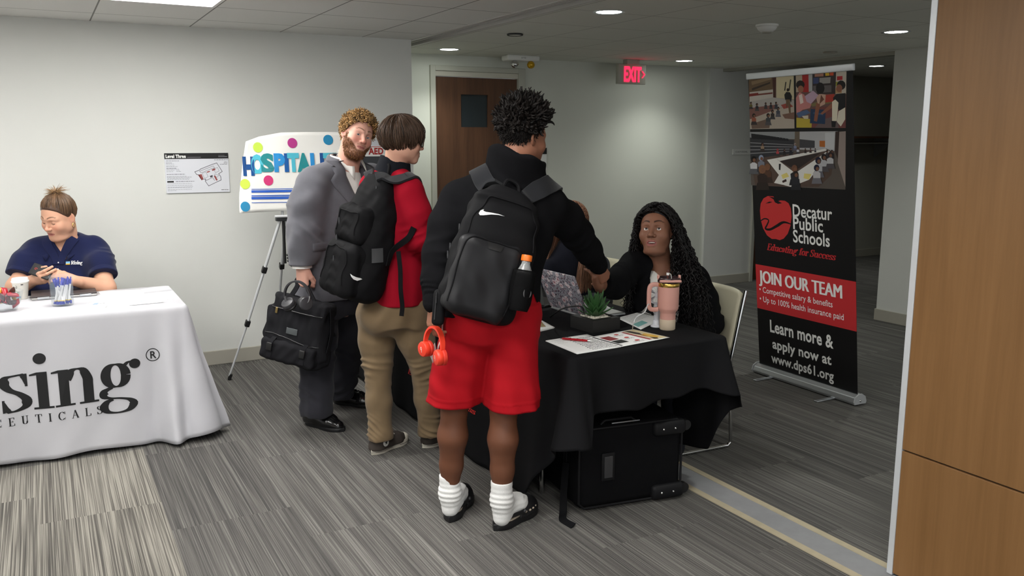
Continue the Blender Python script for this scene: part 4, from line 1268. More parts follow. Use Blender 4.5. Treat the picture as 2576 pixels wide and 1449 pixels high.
 def hoodroll(p):
  q = p - hn.astype(f32)
  z = q @ ha.astype(f32); x = q @ u.astype(f32); y = q @ np.cross(ha, u).astype(f32)
  t = np.clip((z + .09) / .15, 0, 1)
  a = .104 + .042 * t - .02 * t * t; b = .090 + .038 * t
  e = np.sqrt((x / a) ** 2 + ((y + .012) / b) ** 2)
  d = (e - 1) * np.minimum(a, b)
  zt = .060 + .008 * np.sin(np.arctan2(y, x) * 2 + .5) - .15 * y - .16 * x
  d = smax(d, smax(z - zt, -.115 - z, .01), .02)
  inner = (np.sqrt((x / (a - .022)) ** 2 + ((y + .012) / (b - .022)) ** 2) - 1) * (b - .02)
  d = smax(d, -smax(inner, -(z - .0), .01), .012)
  d = d + .004 * np.sin(x * 60 + z * 40) * t
  return d
 bk = -np.cross(u, V(0, 0, 1)); bk = bk if bk @ FH < 0 else -bk
 def drape_(p):
  q = p - (nb + bk * .058 + V(0, 0, -.022)).astype(f32)
  x = q @ u.astype(f32)
  d = s_ell(np.stack([x, q @ bk.astype(f32), q[:, 2]], 1), (0, 0, 0), (.122, .062, .088))
  d = d + .0035 * np.exp(-(x / .004) ** 2) + .006 * np.sin((np.abs(x) * .8 + q[:, 2]) * 62 + .6) * np.clip(np.abs(x) / .05, 0, 1)
  return d
 f = union(hood, hoodroll, k=.02)
 f = union(f, drape_, k=.012)
 def body_hood(p):
  return smax(smax(f(p), -(s_cap(p, nb, H.c, .066, .055)), .004), -(s_plane(p, wr, wr - er)), .004) if False else f(p)
 garment('hooded_top', f, [pel, nb, sl, sr, wl, wr, hc], .0065, M_hood, root, .13)
 for a, b, s in ((el, wl, 1), (er, wr, 1)):
  cu = MB(); ax = unit(b - a); cu.tube([b - ax * .045, b - ax * .035, b - ax * .005, b + ax * .012, b + ax * .012], [.046, .0475, .045, .041, .030], 20); cu.build('cuff', M_hood, root)
 # shorts
 M_sh = fabric('red_jersey', srgb(164, 17, 28), .05, 10, .12, 500, .0, .8, .15)
 hemL, hemR = W(1141, 1002, 3.47), W(1286, 1012, 3.425)
 def leg_loft(h, hem, side):
  ax = hem - h; L = np.linalg.norm(ax)
  return Loft(h, u, ax, [(-.05, 0, 0, .10, .115), (.06, 0, 0, .104, .125), (L * .55, 0, 0, .109, .122), (L * .85, 0, 0, .113, .122), (L, 0, 0, .114, .124), (L + .06, 0, 0, .115, .125)], 2.2, .006)
 LL, RL = leg_loft(hl, hemL, -1), leg_loft(hr, hemR, 1)
 hip = Loft(pel, u, V(0, 0, 1), [(-.09, 0, 0, .175, .125), (.0, 0, 0, .188, .14), (.06, 0, 0, .185, .135), (.1, 0, 0, .17, .125)], 2.6, .01)
 def shorts(p):
  d = smin(LL(p), RL(p), .012)
  d = smin(d, hip(p), .045)
  d = smin(d, s_ell(p, pel - FH * .06 + V(0, 0, -.03), (.15, .11, .12)), .05)
  q = p.copy(); q[:, 2] *= .22
  zz = np.clip((.88 - p[:, 2]) / .35, 0, 1)
  d = d + wob(q, .0075, .085, 8) * (.25 + zz) + wob(p, .003, .12, 9)
  d = hem(d, p, hemL[2] - .012 + .05 * np.clip((p - hemL.astype(f32)) @ u.astype(f32), 0, .3) * -.35, .004)
  d = d - .0018 * (np.abs(p[:, 2] - (hemL[2] + .022)) < .002)
  return d
 so = garment('shorts', shorts, [hl, hr, hemL, hemR, pel + V(0, 0, .1)], .006, M_sh, root, .17)
 st = [W(x, y, D) for x, y, D in ((1103, 815, 3.42), (1101, 845, 3.42), (1098, 875, 3.42), (1094, 905, 3.42))]
 st, sn = project_to(shorts, bez(st, 16), .0012)
 rb = MB(); ribbon(rb, st, sn, .011, .003); rb.build('side_stripe', mat('white_trim', srgb(235, 230, 228), rough=.7), root)
 # socks
 M_so = fabric('white_sock', srgb(228, 228, 226), .04, 30, .5, 260, .2)
 Ft = []
 for a, hx, tx in ((al, (1133, 1303, 3.485), (1158, 1240, 3.66)), (ar, (1249, 1322, 3.405), (1322, 1282, 3.56))):
  h = W(*hx); t = W(*tx); h[2] = t[2] = 0; y = unit(t - h)
  Ft.append((a, h, y))
 for a, h, y in Ft:
  top = lerp(a, h + y * .04 + V(0, 0, a[2]), .0) + V(0, 0, .075)
  hp = h + y * .045 + V(0, 0, .058)
  def sock(p, a=a, h=h, y=y, top=top):
   d = s_chain(p, [top, a + V(0, 0, -.01), h + y * .058 + V(0, 0, .09)], [.046, .043, .042], .02)
   d = smin(d, s_chain(p, [h + y * .048 + V(0, 0, .066), h + y * .13 + V(0, 0, .075), h + y * .21 + V(0, 0, .055)], [.037, .04, .03], .03), .03)
   d = smin(d, s_cap(p, a, a * (1, 1, 0) + V(0, 0, .055), .042, .037), .02)
   z = p[:, 2] - f32(a[2])
   d = d + .0022 * np.sin(z * 2 * math.pi / .022 + .8 * np.sin((p[:, 0] + p[:, 1]) * 40)) * np.exp(-((z + .01) / .05) ** 2)
   return smax(d, p[:, 2] - f32(top[2]), .004)
  garment('sock', sock, [top, h, h + y * .22], .0045, M_so, root, .07)
 # clogs
 M_cl = mat('black_foam', srgb(22, 22, 24), rough=.55, bump=.1, bscale=80)
 M_in = mat('beige_footbed', srgb(176, 164, 148), rough=.8)
 for (a, h, y), side in zip(Ft, (-1, 1)):
  M = foot_axes(h - y * .02, h + y)
  out = outline_shoe(.295, .043, .056, asym=-.006 * side)
  s_ = MB(); slab(s_, M, out, .0, .03); sh = s_.build('clog', M_cl, root)
  i_ = MB(); slab(i_, M, out * .86 + V(0, .022)[:2], .026, .037); i_.build('footbed', M_in, sh)
  Mi = np.linalg.inv(M)
  def upper(p, Mi=Mi):
   q = p @ Mi[:3, :3].T.astype(f32) + Mi[:3, 3].astype(f32)
   d = s_ell(q, (-.004 * side, .185, .022), (.057, .108, .078))
   inn = s_ell(q, (-.004 * side, .182, .018), (.052, .103, .073))
   d = smax(d, -inn, .004)
   d = smax(d, .022 - q[:, 2], .003)
   cut = .135 - q[:, 1] + .5 * (q[:, 2] - .05)
   return smax(d, cut, .006)
  garment('upper', upper, [M[:3, 3] + y * t + V(0, 0, .05) for t in (.08, .3)], .004, M_cl, sh, .07)
  for (vx, vy) in ((.05 * side, .16), (.053 * side, .185), (.050 * side, .21), (.042 * side, .235)):
   ve = MB(); ve.sphere((M @ np.array((vx * .98, vy, .046, 1)))[:3], (.004, .0075, .0045), 10, 6, M[:3, :3]); ve.build('vent_hole', M_in, sh)
  stp = MB(); p_ = []
  for t in np.linspace(-1, 1, 17):
   ang = t * math.pi / 2
   p_.append((M @ np.array((math.sin(ang) * .053, .125 - math.cos(ang) * .10 + .02, .058 - .006 * math.cos(ang), 1)))[:3])
  up_ = [np.array((0, 0, 1.))] * 17
  nn = [unit(np.append((q - (M @ np.array((0, .12, .05, 1)))[:3])[:2], 0)) for q in p_]
  ribbon(stp, p_, nn, .017, .005); stp.build('heel_strap', M_cl, sh)
  for s2 in (-1, 1):
   rv = MB(); rv.sphere((M @ np.array((s2 * .0555, .142, .058, 1)))[:3], .008, 12, 8); rv.build('rivet', mat('grey_rivet', srgb(60, 60, 62), rough=.4), sh)
 return dict(root=root, pel=pel, nb=nb, u=u, sl=sl, sr=sr, wl=wl, wr=wr, f=f, HL=HL, HR=HR)
HOOD = build_hoodie_man()

# ------------------------------------------------------------------ person in red pullover and khaki trousers
def build_red():
 root = thing('person', 'person with brown hair in red pullover and khaki trousers, wearing a black backpack', 'person', (*lerp(W(957, 1130, 4.31), W(1085, 1115, 4.39), .5)[:2], 0))
 pel, nb = W(992, 765, 4.34), W(992, 428, 4.30)
 hc = W(1013, 353, 4.27)
 fd = facing(66, -.10)
 bf = facing(42); br = facing(132)
 H = Head(hc, axes(fd), .95, neck=nb + V(0, 0, -.03), neck_r=(.054, .060), nose=1.05)
 sr, sl = W(1040, 472, 4.15), W(930, 458, 4.42)
 er, wr = W(1058, 600, 4.17), W(1130, 628, 4.42)
 el, wl = W(955, 600, 4.56), W(1090, 630, 4.62)
 hl, hr = W(947, 800, 4.38), W(1030, 800, 4.32)
 kl, kr = W(950, 912, 4.36), W(1066, 912, 4.34)
 al, ar = W(957, 1098, 4.31), W(1083, 1088, 4.38)
 u = unit(sr - sl)
 def mk(w, d, back, ac):
  d = unit(d); b = unit(back - d * (back @ d)); a = unit(np.cross(d, b)); a = a if a @ ac > 0 else -a
  return Hand(w, np.stack([a, d, b], 1), curl=(.35, .4, .45, .5))
 HR = mk(wr, bf + br * -.5, V(0, 0, 1.), -br)
 HL = mk(wl, bf + br * .4, V(0, 0, 1.), br)
 torso = Loft(pel, u, nb - pel, [(-.05, 0, 0, .13, .09), (.2, 0, 0, .13, .09), (.5, 0, 0, .15, .09), (.62, 0, 0, .09, .07), (.68, 0, 0, .055, .055)])
 def body(p):
  d = smin(H(p), torso(p), .03)
  for h, k, a in ((hl, kl, al), (hr, kr, ar)): d = smin(d, s_chain(p, [h, k, a], [.075, .05, .035], .03), .02)
  d = smin(d, s_chain(p, [sl + V(0, 0, -.06) + u * .03, el, wl], [.036, .036, .028], .02), .02); d = smin(d, s_chain(p, [sr + V(0, 0, -.06) - u * .03, er, wr], [.036, .036, .028], .02), .02)
  return smin(smin(d, HR(p), .012), HL(p), .012)
 base = skin_color(H, srgb(208, 160, 138), srgb(176, 110, 102), srgb(70, 48, 36), blush=.5)
 lo, hi = bounds(pel, nb, sl, sr, wl, wr, al, ar, hc, pad=.1)
 sculpt('body', body, [H.box(), HR.box(), HL.box(), (lo, hi, .010)], M_skin, root, base)
 H.eyes(root, (0, 1, -.2))
 # hair: straight, brown, over the ears and forehead
 hm = HairMesh(); cb = srgb(72, 54, 42)
 hm.sdf(lambda p: smax(H.skull(H.loc(p), .013), s_hairline(H.loc(p), .004), .01) * H.s, (H.c - .15, H.c + .16, .005), srgb(52, 38, 30))
 def endz(t):
  a = math.atan2(t[0], t[1])          # 0 = forehead
  b = abs(a)
  return float(np.interp(b, [0, .6, 1.0, 1.28, 1.5, 1.75, 2.1, 2.5, 3.15], [.034, .028, .012, -.022, .006, -.01, -.06, -.088, -.096]))
 P = comb(H, 2600, (.05, -.25, 1), endz, .010, .026, 21, lambda q: hairline(q, .012), .16, 13, .026)
 P = H.wld(P.reshape(-1, 3)).reshape(P.shape)
 hm.strands(P, np.array([.0009, .0015, .0018, .0019, .0019, .0019, .0019, .0018, .0017, .0016, .0014, .0011, .0005]), cb, .32, 4)
 hm.build('hair', root, .48, .35)
 # pullover
 M_r = fabric('crimson_knit', srgb(166, 16, 40), .07, 12, .2, 900, .2)
 tors = Loft(pel, u, nb - pel, [(-.10, 0, .0, .178, .138), (-.0, 0, .0, .175, .135), (.1, 0, 0, .172, .138), (.28, 0, 0, .168, .132), (.45, 0, 0, .188, .128), (.56, 0, 0, .18, .11), (.63, 0, 0, .13, .085), (.67, 0, 0, .075, .068)], 2.4, .012)
 def knit(p):
  d = tors(p) + wob(p * np.array((1, 1, .4), f32), .006, .14, 31) * np.clip((1.35 - p[:, 2]) / .3, .2, 1)
  d = hem(d, p, pel[2] + .012, .006)
  ra = s_chain(p, [sr + V(0, 0, -.03) - u * .022, lerp(sr, er, .5), er, lerp(er, wr, .5), wr], [.066, .066, .061, .054, .042], .03) + folds(p, sr, er, .85, .3, .005, .05, 7) + folds(p, er, wr, .2, .3, .005, .045, 8)
  la = s_chain(p, [sl + V(0, 0, -.03) + u * .022, lerp(sl, el, .5), el, lerp(el, wl, .5), wl], [.066, .066, .061, .054, .042], .03)
  d = smin(smin(d, ra, .05), la, .05)
  d = smin(d, s_cap(p, sl + u * .03, nb + V(0, 0, -.02), .052, .056), .035); d = smin(d, s_cap(p, sr - u * .03, nb + V(0, 0, -.02), .052, .056), .035)
  return d
 blk = np.array(srgb(18, 20, 26)[:3]); red = np.array(srgb(150, 13, 34)[:3])
 def kc(v):
  c = np.tile(red, (len(v), 1))
  q = v - nb; x = q @ u; y = q @ bf; z = q[:, 2]
  yoke = (y > .012 - .06 * (z + .05)) & (z < .03) & (z > -.36) & (x > .05)
  c[yoke] = blk
  return c
 garment('pullover', knit, [pel + V(0, 0, .03), nb, sl, sr, wl, wr], .0065, mat('crimson_knit_panels', rough=.88, spec=.15, attr='Col', var=.07, vscale=12, bump=.2, bscale=900), root, .12, kc)
 # ribbed black collar
 cm = MB(); rows = []
 nbc = nb + V(0, 0, .012); ax = unit(H.c - nb + V(0, 0, .12)); x0 = unit(np.cross(bf, ax)); y0 = np.cross(ax, x0)
 for r_, z_ in ((.094, -.035), (.084, .0), (.078, .026), (.0755, .040), (.073, .042), (.070, .034), (.069, .0)):
  rows.append([nbc + ax * (z_ - .014 * math.cos(a)) + (x0 * math.sin(a) * r_ * 1.02 + y0 * math.cos(a) * r_) for a in np.linspace(0, 2 * math.pi, 41)])
 cm.grid(np.array(rows)); cm.build('collar', fabric('black_rib', srgb(20, 22, 28), .1, 30, .3, 500), root)
 # trousers
 M_k = fabric('khaki_twill', srgb(116, 98, 74), .10, 9, .25, 1200, .1)
 def trousers(p):
  d = None
  for h, k, a, sd in ((hl, kl, al, 1), (hr, kr, ar, 2)):
   e = s_chain(p, [h + V(0, 0, .02), lerp(h, k, .5), k, lerp(k, a, .5), a, a + V(0, 0, -.028)], [.106, .092, .073, .066, .060, .060], .03)
   e = e + folds(p, h, k, 1.0, .22, .006, .045, 10 + sd) + folds(p, k, a, .12, .25, .006, .04, 12 + sd) + folds(p, k, a, .9, .18, .006, .035, 14 + sd) + folds(p, h, k, .35, .2, .003, .06, 16)
   e = smax(e, -(p[:, 2] - f32(a[2] - .012)), .008)
   d = e if d is None else smin(d, e, .02)
  hip = Loft(pel, u, V(0, 0, 1), [(-.1, 0, 0, .165, .115), (0, 0, 0, .172, .125), (.06, 0, 0, .16, .115)], 2.5, .01)
  d = smin(d, hip(p), .04)
  d = smin(d, s_ell(p, pel - bf * .05 + V(0, 0, -.05), (.14, .11, .11)), .04)
  return d + wob(p, .003, .1, 19)
 garment('trousers', trousers, [pel, hl, hr, al, ar], .006, M_k, root, .13)
 # canvas shoes
 M_cv = fabric('grey_brown_canvas', srgb(66, 60, 56), .1, 40, .4, 700)
 M_rub = mat('aged_white_rubber', srgb(196, 190, 176), rough=.6, var=.08, vscale=30)
 for (a, hx, tx, sd) in ((al, (934, 1146, 4.27), (1024, 1105, 4.42), -1), (ar, (1062, 1128, 4.36), (1150, 1100, 4.46), 1)):
  h = at_z(hx[0], hx[1], 0.0); t = at_z(tx[0], tx[1], 0.0); y = unit(t - h)
  M = foot_axes(h, t); Mi = np.linalg.inv(M)
  L = .285
  out = outline_shoe(L, .036, .047, asym=-.006 * sd)
  s_ = MB(); slab(s_, M, out, .0, .032); sh = s_.build('canvas_shoe', M_rub, root)
  st = MB(); slab(st, M, out * 1.006, .012, .015); st.build('sole_stripe', mat('dark_red_stripe', srgb(90, 84, 80), rough=.7), sh)
  aa = a
  def upper(p, Mi=Mi, aa=aa):
   q = p @ Mi[:3, :3].T.astype(f32) + Mi[:3, 3].astype(f32)
   d = s_chain(q, [(0, .04, .035), (0, .11, .042), (-.004 * sd, .185, .032), (-.006 * sd, .245, .026)], [.037, .042, .042, .030], .03)
   la = (np.asarray(aa) @ Mi[:3, :3].T + Mi[:3, 3])
   d = smin(d, s_cap(q, (0, .055, .04), (la[0], la[1] + .004, .125), .040, .042), .03)
   d = smax(d, .022 - q[:, 2], .004); return smax(d, q[:, 2] - .135, .004)
  garment('upper', upper, [h, h + y * .29, a], .0045, M_cv, sh, .06)
  tc = MB()
  tc.sphere((M @ np.array((-.005 * sd, .243, .034, 1)))[:3], (.037, .037, .022), 20, 10, M[:3, :3]); tc.build('toe_cap', M_rub, sh)
  lc = MB()
  for i in range(6):
   yy, zz = .205 - i * .021, .062 + i * .0115
   lc.tube([(M @ np.array((x, yy - abs(x) * .25, zz - abs(x) * .55 + .004, 1)))[:3] for x in np.linspace(-.026, .026, 7)], .0032, 6)
  lc.tube([(M @ np.array((x, .09 + .03 * abs(math.sin(x * 60)), .128 - abs(x) * .4, 1)))[:3] for x in np.linspace(-.035, .035, 12)], .003, 6)
  lc.build('laces', mat('off_white_lace', srgb(206, 200, 188), rough=.8), sh)
  if sd == -1:
   # round ankle patch with a dark star on the inner side
   o, nn = project_to(upper, [(M @ np.array((.045, .062, .062, 1)))[:3]], .001)
   o = o[0]; nn = nn[0]; ux = unit(y - nn * (y @ nn)); uz = np.cross(nn, ux); uz = uz if uz[2] > 0 else -uz
   pm = MB(); ring = [(math.cos(k), math.sin(k)) for k in np.linspace(0, 2 * math.pi, 25)[:-1]]
   pp, _ = project_to(upper, [o + (ux * c + uz * s2) * .021 * r_ for r_ in (1, .6, .2) for c, s2 in ring], .0022)
   pm.add(pp, [(i * 24 + j, i * 24 + (j + 1) % 24, (i + 1) * 24 + (j + 1) % 24, (i + 1) * 24 + j) for i in range(2) for j in range(24)] + [list(range(48, 72))])
   pt = pm.build('ankle_patch', mat('white_patch', srgb(214, 212, 206), rough=.6), sh)
   sm = MB(); star = []
   for i in range(10):
    r_ = .0125 if i % 2 == 0 else .005; an = math.pi / 2 + i * math.pi / 5
    star.append(o + (ux * math.cos(an) + uz * math.sin(an)) * r_)
   c0, _ = project_to(upper, [o] + star, .0032)
   sm.add(c0, [(0, 1 + i, 1 + (i + 1) % 10) for i in range(10)]); sm.build('star', M_blk, pt, smooth=False)
 # glasses are a thing of their own
 g = thing('eyeglasses', 'clear brown framed eyeglasses on the face of the person in red', 'glasses', tuple(H.wld((0, .09, 0))))
 M_gf = mat('tortoise_frame', srgb(70, 52, 44), rough=.25)
 fm = MB()
 for sx in (-1, 1):
  pts = [H.wld((sx * .033 + .0255 * np.sign(math.cos(a)) * abs(math.cos(a)) ** .6, .099 - .25 * abs(sx * .033 + .0255 * math.cos(a)) ** 1.4, -.004 + .0205 * np.sign(math.sin(a)) * abs(math.sin(a)) ** .6)) for a in np.linspace(0, 2 * math.pi, 29)[:-1]]
  fm.tube(pts, .0022, 6, closed=True)
 fm.tube([H.wld(q) for q in ((-.008, .1015, .006), (0, .106, .008), (.008, .1015, .006))], .0022, 6)
 fm.build('rim', M_gf, g)
 lm = MB()
 for sx in (-1, 1):
  pts = [H.wld((sx * .033 + .0245 * np.sign(math.cos(a)) * abs(math.cos(a)) ** .6, .099 - .25 * abs(sx * .033 + .0245 * math.cos(a)) ** 1.4, -.004 + .0195 * np.sign(math.sin(a)) * abs(math.sin(a)) ** .6)) for a in np.linspace(0, 2 * math.pi, 29)[:-1]]
  lm.poly(pts)
 lm.build('lenses', mat('lens_glass', (1, 1, 1, 1), rough=.02, trans=1.0, ior=1.1, spec=.6), g, smooth=False)
 for sx in (-1, 1):
  tm = MB(); tm.tube([H.wld(q) for q in ((sx * .058, .090, .004), (sx * .074, .05, .006), (sx * .079, -.005, .010), (sx * .079, -.03, -.006))], .002, 6); tm.build('temple', M_gf, g)
 return dict(root=root, pel=pel, nb=nb, u=u, bf=bf, br=br, sl=sl, sr=sr, f=knit)
RED = build_red()

# ------------------------------------------------------------------ person in grey suit
def build_suit():
 root = thing('person', 'bearded person with curly blond hair in grey suit jacket, holding a black bag', 'person', (*lerp(W(790, 1060, 4.66), W(870, 1015, 5.1), .5)[:2], 0))
 pel, nb = W(832, 745, 4.88), W(872, 412, 4.86)
 hc = W(899, 341, 4.80)
 fd = facing(180 - 36, -.05)
 H = Head(hc, axes(fd, roll=R(-19)), .95, jaw=1.12, cheek=1.15, wide=1.05, lid=.0042, low=.001, neck=nb + V(0, 0, -.03), neck_r=(.064, .070), chin2=.7, nose=1.05)
 bf = facing(113); br = facing(203)
 sr, sl = W(778, 452, 4.70), W(935, 452, 5.04)
 er, wr = W(770, 578, 4.66), W(760, 668, 4.63)
 el, wl = W(950, 580, 5.02), W(985, 660, 4.95)
 hr, hl = W(797, 790, 4.80), W(862, 785, 4.97)
 kr, kl = W(798, 905, 4.75), W(867, 890, 5.04)
 ar, al = W(797, 1030, 4.70), W(855, 985, 5.1)
 u = unit(sr - sl)
 fy = unit(V(0, 0, -1) + RT * .0); b = unit(-FH * .75 - RT * .5); a = unit(np.cross(fy, b)); a = a if a @ bf > 0 else -a
 HR = Hand(wr + V(0, 0, .004), np.stack([a, fy, b], 1), curl=(1.0, 1.02, 1.05, 1.05), thumb=(.35, .35, .45), scale=1.12)
 fy = unit(bf + V(0, 0, -.4)); b = unit(-br - fy * (-br @ fy)); a = np.cross(fy, b); a = a if a[2] > 0 else -a
 HL = Hand(wl, np.stack([a, fy, b], 1), scale=1.05)
 torso = Loft(pel, u, nb - pel, [(-.1, 0, 0, .15, .12), (.2, 0, 0, .15, .12), (.5, 0, 0, .17, .12), (.65, 0, 0, .12, .09), (.72, 0, 0, .07, .06)])
 def body(p):
  d = smin(H(p), torso(p), .03)
  for h, k, c in ((hl, kl, al), (hr, kr, ar)): d = smin(d, s_chain(p, [h, k, c], [.085, .055, .04], .03), .02)
  d = smin(d, s_chain(p, [sl + V(0, 0, -.06) + u * .03, el, wl], [.045, .043, .033], .02), .02); d = smin(d, s_chain(p, [sr + V(0, 0, -.06) - u * .03, er, wr], [.045, .043, .033], .02), .02)
  return smin(smin(d, HR(p), .012), HL(p), .012)
 def beard(q):
  m = np.abs(q[:, 0])
  side = np.clip((q[:, 1] - .002) / .008, 0, 1) * np.clip((.036 - q[:, 1] - .25 * (-.02 - q[:, 2]).clip(0) * -2) / .012, 0, 1) * np.clip((.012 - q[:, 2]) / .012, 0, 1) * (m > .035)
  chin = np.clip((-.078 - .35 * (m - .03).clip(0) - q[:, 2] + 1.3 * (m - .022).clip(0)) / .008, 0, 1)
  jaw = np.clip((-.056 - q[:, 2] - .45 * (q[:, 1] - .03).clip(0)) / .016, 0, 1) * (m > .028)
  mo = np.clip(1.3 - np.abs(q[:, 2] + .053) / .006, 0, 1) * (m < .028) * (q[:, 1] > .06) * .55
  low = np.clip((q[:, 2] + .148 + .25 * (.04 - q[:, 1]).clip(0)) / .012, 0, 1)
  front = np.clip((q[:, 1] + .012) / .012, 0, 1)
  return np.clip(np.maximum.reduce([side, chin, jaw, mo]), 0, 1) * low * front * .82
 base = skin_color(H, srgb(214, 164, 146), srgb(178, 112, 106), srgb(112, 82, 58), blush=.75, beard=(srgb(104, 66, 40), beard), browt=.004)
 lo, hi = bounds(pel, nb, sl, sr, wl, wr, al, ar, hc, pad=.1)
 sculpt('body', body, [H.box(), HR.box(), HL.box(), (lo, hi, .010)], M_skin, root, base)
 H.eyes(root, (.32, 1, -.05), iris=srgb(92, 110, 124))
 # curls
 hm = HairMesh(); cb = srgb(158, 124, 80)
 hm.sdf(lambda p: smax(H.skull(H.loc(p), .012), s_hairline(H.loc(p), .006), .008) * H.s, (H.c - .16, H.c + .17, .005), srgb(84, 62, 38))
 g = np.random.default_rng(8)
 q, n = scalp(H, 1250, lambda q: hairline(q, .004), 9, .008)
 P = []
 for a, nn in zip(q, n):
  top = np.clip((a[2] - .0) / .08, 0, 1)
  d = unit(nn + g.normal(size=3) * .55 + V(0, .15 * top, .1)); e = unit(np.cross(d, g.normal(size=3))); e2 = np.cross(d, e)
  t = np.linspace(0, 1, 12)[:, None]; tw = g.uniform(7, 12); ph = g.uniform(0, 6.28); L = g.uniform(.012, .030) + .012 * top
  P.append(a + d * L * t + (e * np.cos(ph + tw * t) + e2 * np.sin(ph + tw * t)) * g.uniform(.005, .009) * np.sin(.3 + 2.6 * t))
 P = np.array(P); P = H.wld(P.reshape(-1, 3)).reshape(P.shape)
 hm.strands(P, np.array([.0018, .0023, .0025, .0025, .0025, .0024, .0023, .0022, .002, .0018, .0014, .0008]), cb, .45, 5)
 hm.build('hair', root, .5, .35)
 # short beard tufts
 bm = HairMesh()
 d = g.normal(size=(9000, 3)); d /= np.linalg.norm(d, axis=1)[:, None]
 s0 = np.array((0, .03, -.06)) + d * (.062, .07, .075)
 pw, nw = project_to(H, H.wld(s0), 0.0)
 ql = H.loc(pw); wgt = beard(ql) * ~((np.abs(ql[:, 0]) < .029) & (ql[:, 2] > -.080) & (ql[:, 1] > .05)); keep = (g.uniform(size=len(ql)) < wgt ** 2.2) & (ql[:, 1] > -.01)
 pw, nw = pw[keep][:1500], nw[keep][:1500]
 dn = nw * .5 + V(0, 0, -.7) + g.normal(size=nw.shape) * .35
 P = pw[:, None] + dn[:, None] * (np.linspace(0, 1, 4)[None, :, None] * .0065)
 bm.strands(P, np.array([.0010, .0010, .0009, .0004]), srgb(122, 82, 50), .35)
 bm.build('beard', root, .6, .25)
 # jacket
 gre = srgb(92, 92, 98)
 M_su = fabric('grey_suiting', gre, .06, 25, .2, 1300, .15, .85)
 ax = nb - pel
 tors = Loft(pel, u, ax, [(-.12, 0, 0, .218, .168), (-.02, 0, 0, .215, .165), (.1, 0, 0, .21, .165), (.25, 0, 0, .205, .162), (.42, 0, 0, .215, .162), (.54, 0, 0, .21, .14), (.62, 0, 0, .17, .105), (.68, 0, 0, .10, .08)], 2.4, .015)
 SN = nb + bf * .075 + V(0, 0, -.03)
 def vee(p):
  """opening of the jacket over the shirt: a wedge down the chest"""
  q = p - nb.astype(f32); x = q @ u.astype(f32); y = q @ bf.astype(f32); z = q[:, 2]
  hw = .088 + z * .235
  return smax(np.abs(x - .004) - hw, .0 - y, .004)
 def jacket(p):
  d = hem(tors(p) + wob(p, .004, .2, 41), p, pel[2] + .0, .006)
  ra = s_chain(p, [sr + V(0, 0, -.04) - u * .02, lerp(sr, er, .5), er, lerp(er, wr, .5), wr + V(0, 0, .012)], [.098, .098, .094, .082, .070], .04)
  ra = ra + folds(p, sr, er, .95, .25, .007, .08, 42) + folds(p, er, wr, .25, .4, .0065, .075, 43) + folds(p, sr, er, .4, .25, .004, .08, 44)
  ra = ra + wob(p, .006, .13, 46)
  ra = smax(ra, f32(wr[2] + .004) - p[:, 2], .004)
  la = s_chain(p, [sl, el, wl], [.095, .09, .066], .04)
  d = smin(d, la, .04)
  d = smin(d, s_cap(p, sl + u * .04, nb + V(0, 0, -.012), .075, .062), .04); d = smin(d, s_cap(p, sr - u * .04, nb + V(0, 0, -.012), .075, .062), .04)
  d = smin(d, ra, .03)
  return d
 def jk(p): return smax(jacket(p), -vee(p), .004)
 garment('suit_jacket', jk, [pel, nb, sl, sr, wl, wr], .0065, M_su, root, .15)
 # shirt under it
 M_ws = fabric('white_shirt', srgb(232, 231, 226), .02, 14, .1, 900, .1, .8)
 shl = Loft(pel, u, ax, [(.0, 0, 0, .195, .15), (.25, 0, 0, .19, .148), (.42, 0, 0, .20, .152), (.54, 0, 0, .195, .135), (.62, 0, 0, .15, .108), (.69, 0, .0, .092, .084), (.73, 0, 0, .078, .076)], 2.3, .015)
 gap = lambda p: -smax(smax(np.abs((p - nb.astype(f32)) @ u.astype(f32)) - (.006 + .30 * (p[:, 2] - f32(nb[2]) + .02)), -((p - nb.astype(f32)) @ bf.astype(f32)), .004), f32(nb[2] - .02) - p[:, 2], .004)
 sf = lambda p: smax(shl(p) + wob(p * np.array((1, 1, .35), f32), .003, .07, 45), gap(p), .004)
 garment('shirt', sf, [pel + ax * .3, nb, sl, sr], .0055, M_ws, root, .12)
 cu = MB(); cu.tube([wr + V(0, 0, .03), wr + V(0, 0, .0), wr + V(0, 0, -.012), wr + V(0, 0, -.013)], [.052, .053, .053, .045], 24); cu.build('shirt_cuff', M_ws, root)
 # shirt collar: two open wings
 cm = MB()
 for sx in (-1, 1):
  th = np.linspace(math.pi * .95, .32, 14)
  top = [nb + V(0, 0, .040 - (.025 if math.cos(t) > 0 else .012) * math.cos(t)) + (u * sx * math.sin(t) * .079 + bf * math.cos(t) * .074) for t in th]
  bot = [nb + V(0, 0, -.002 - .034 * math.cos(t) - .03 * max(0, math.cos(t)) ** 3) + (u * sx * math.sin(t) * (.092) + bf * math.cos(t) * (.090 if math.cos(t) > 0 else .080)) for t in th]
  bot[-1] = bot[-1] + u * sx * .022 + V(0, 0, -.03) + bf * .012
  bot[-2] = bot[-2] + u * sx * .010 + V(0, 0, -.015) + bf * .006
  mid = [(a_ + b_) / 2 + unit(a_ - nb) * .006 for a_, b_ in zip(top, bot)]
  cm.grid(np.array([top, mid, bot]))
 cm.build('shirt_collar', M_ws, root, solid=.0025)
 # lapels: cloth folded back along the opening
 lm = MB()
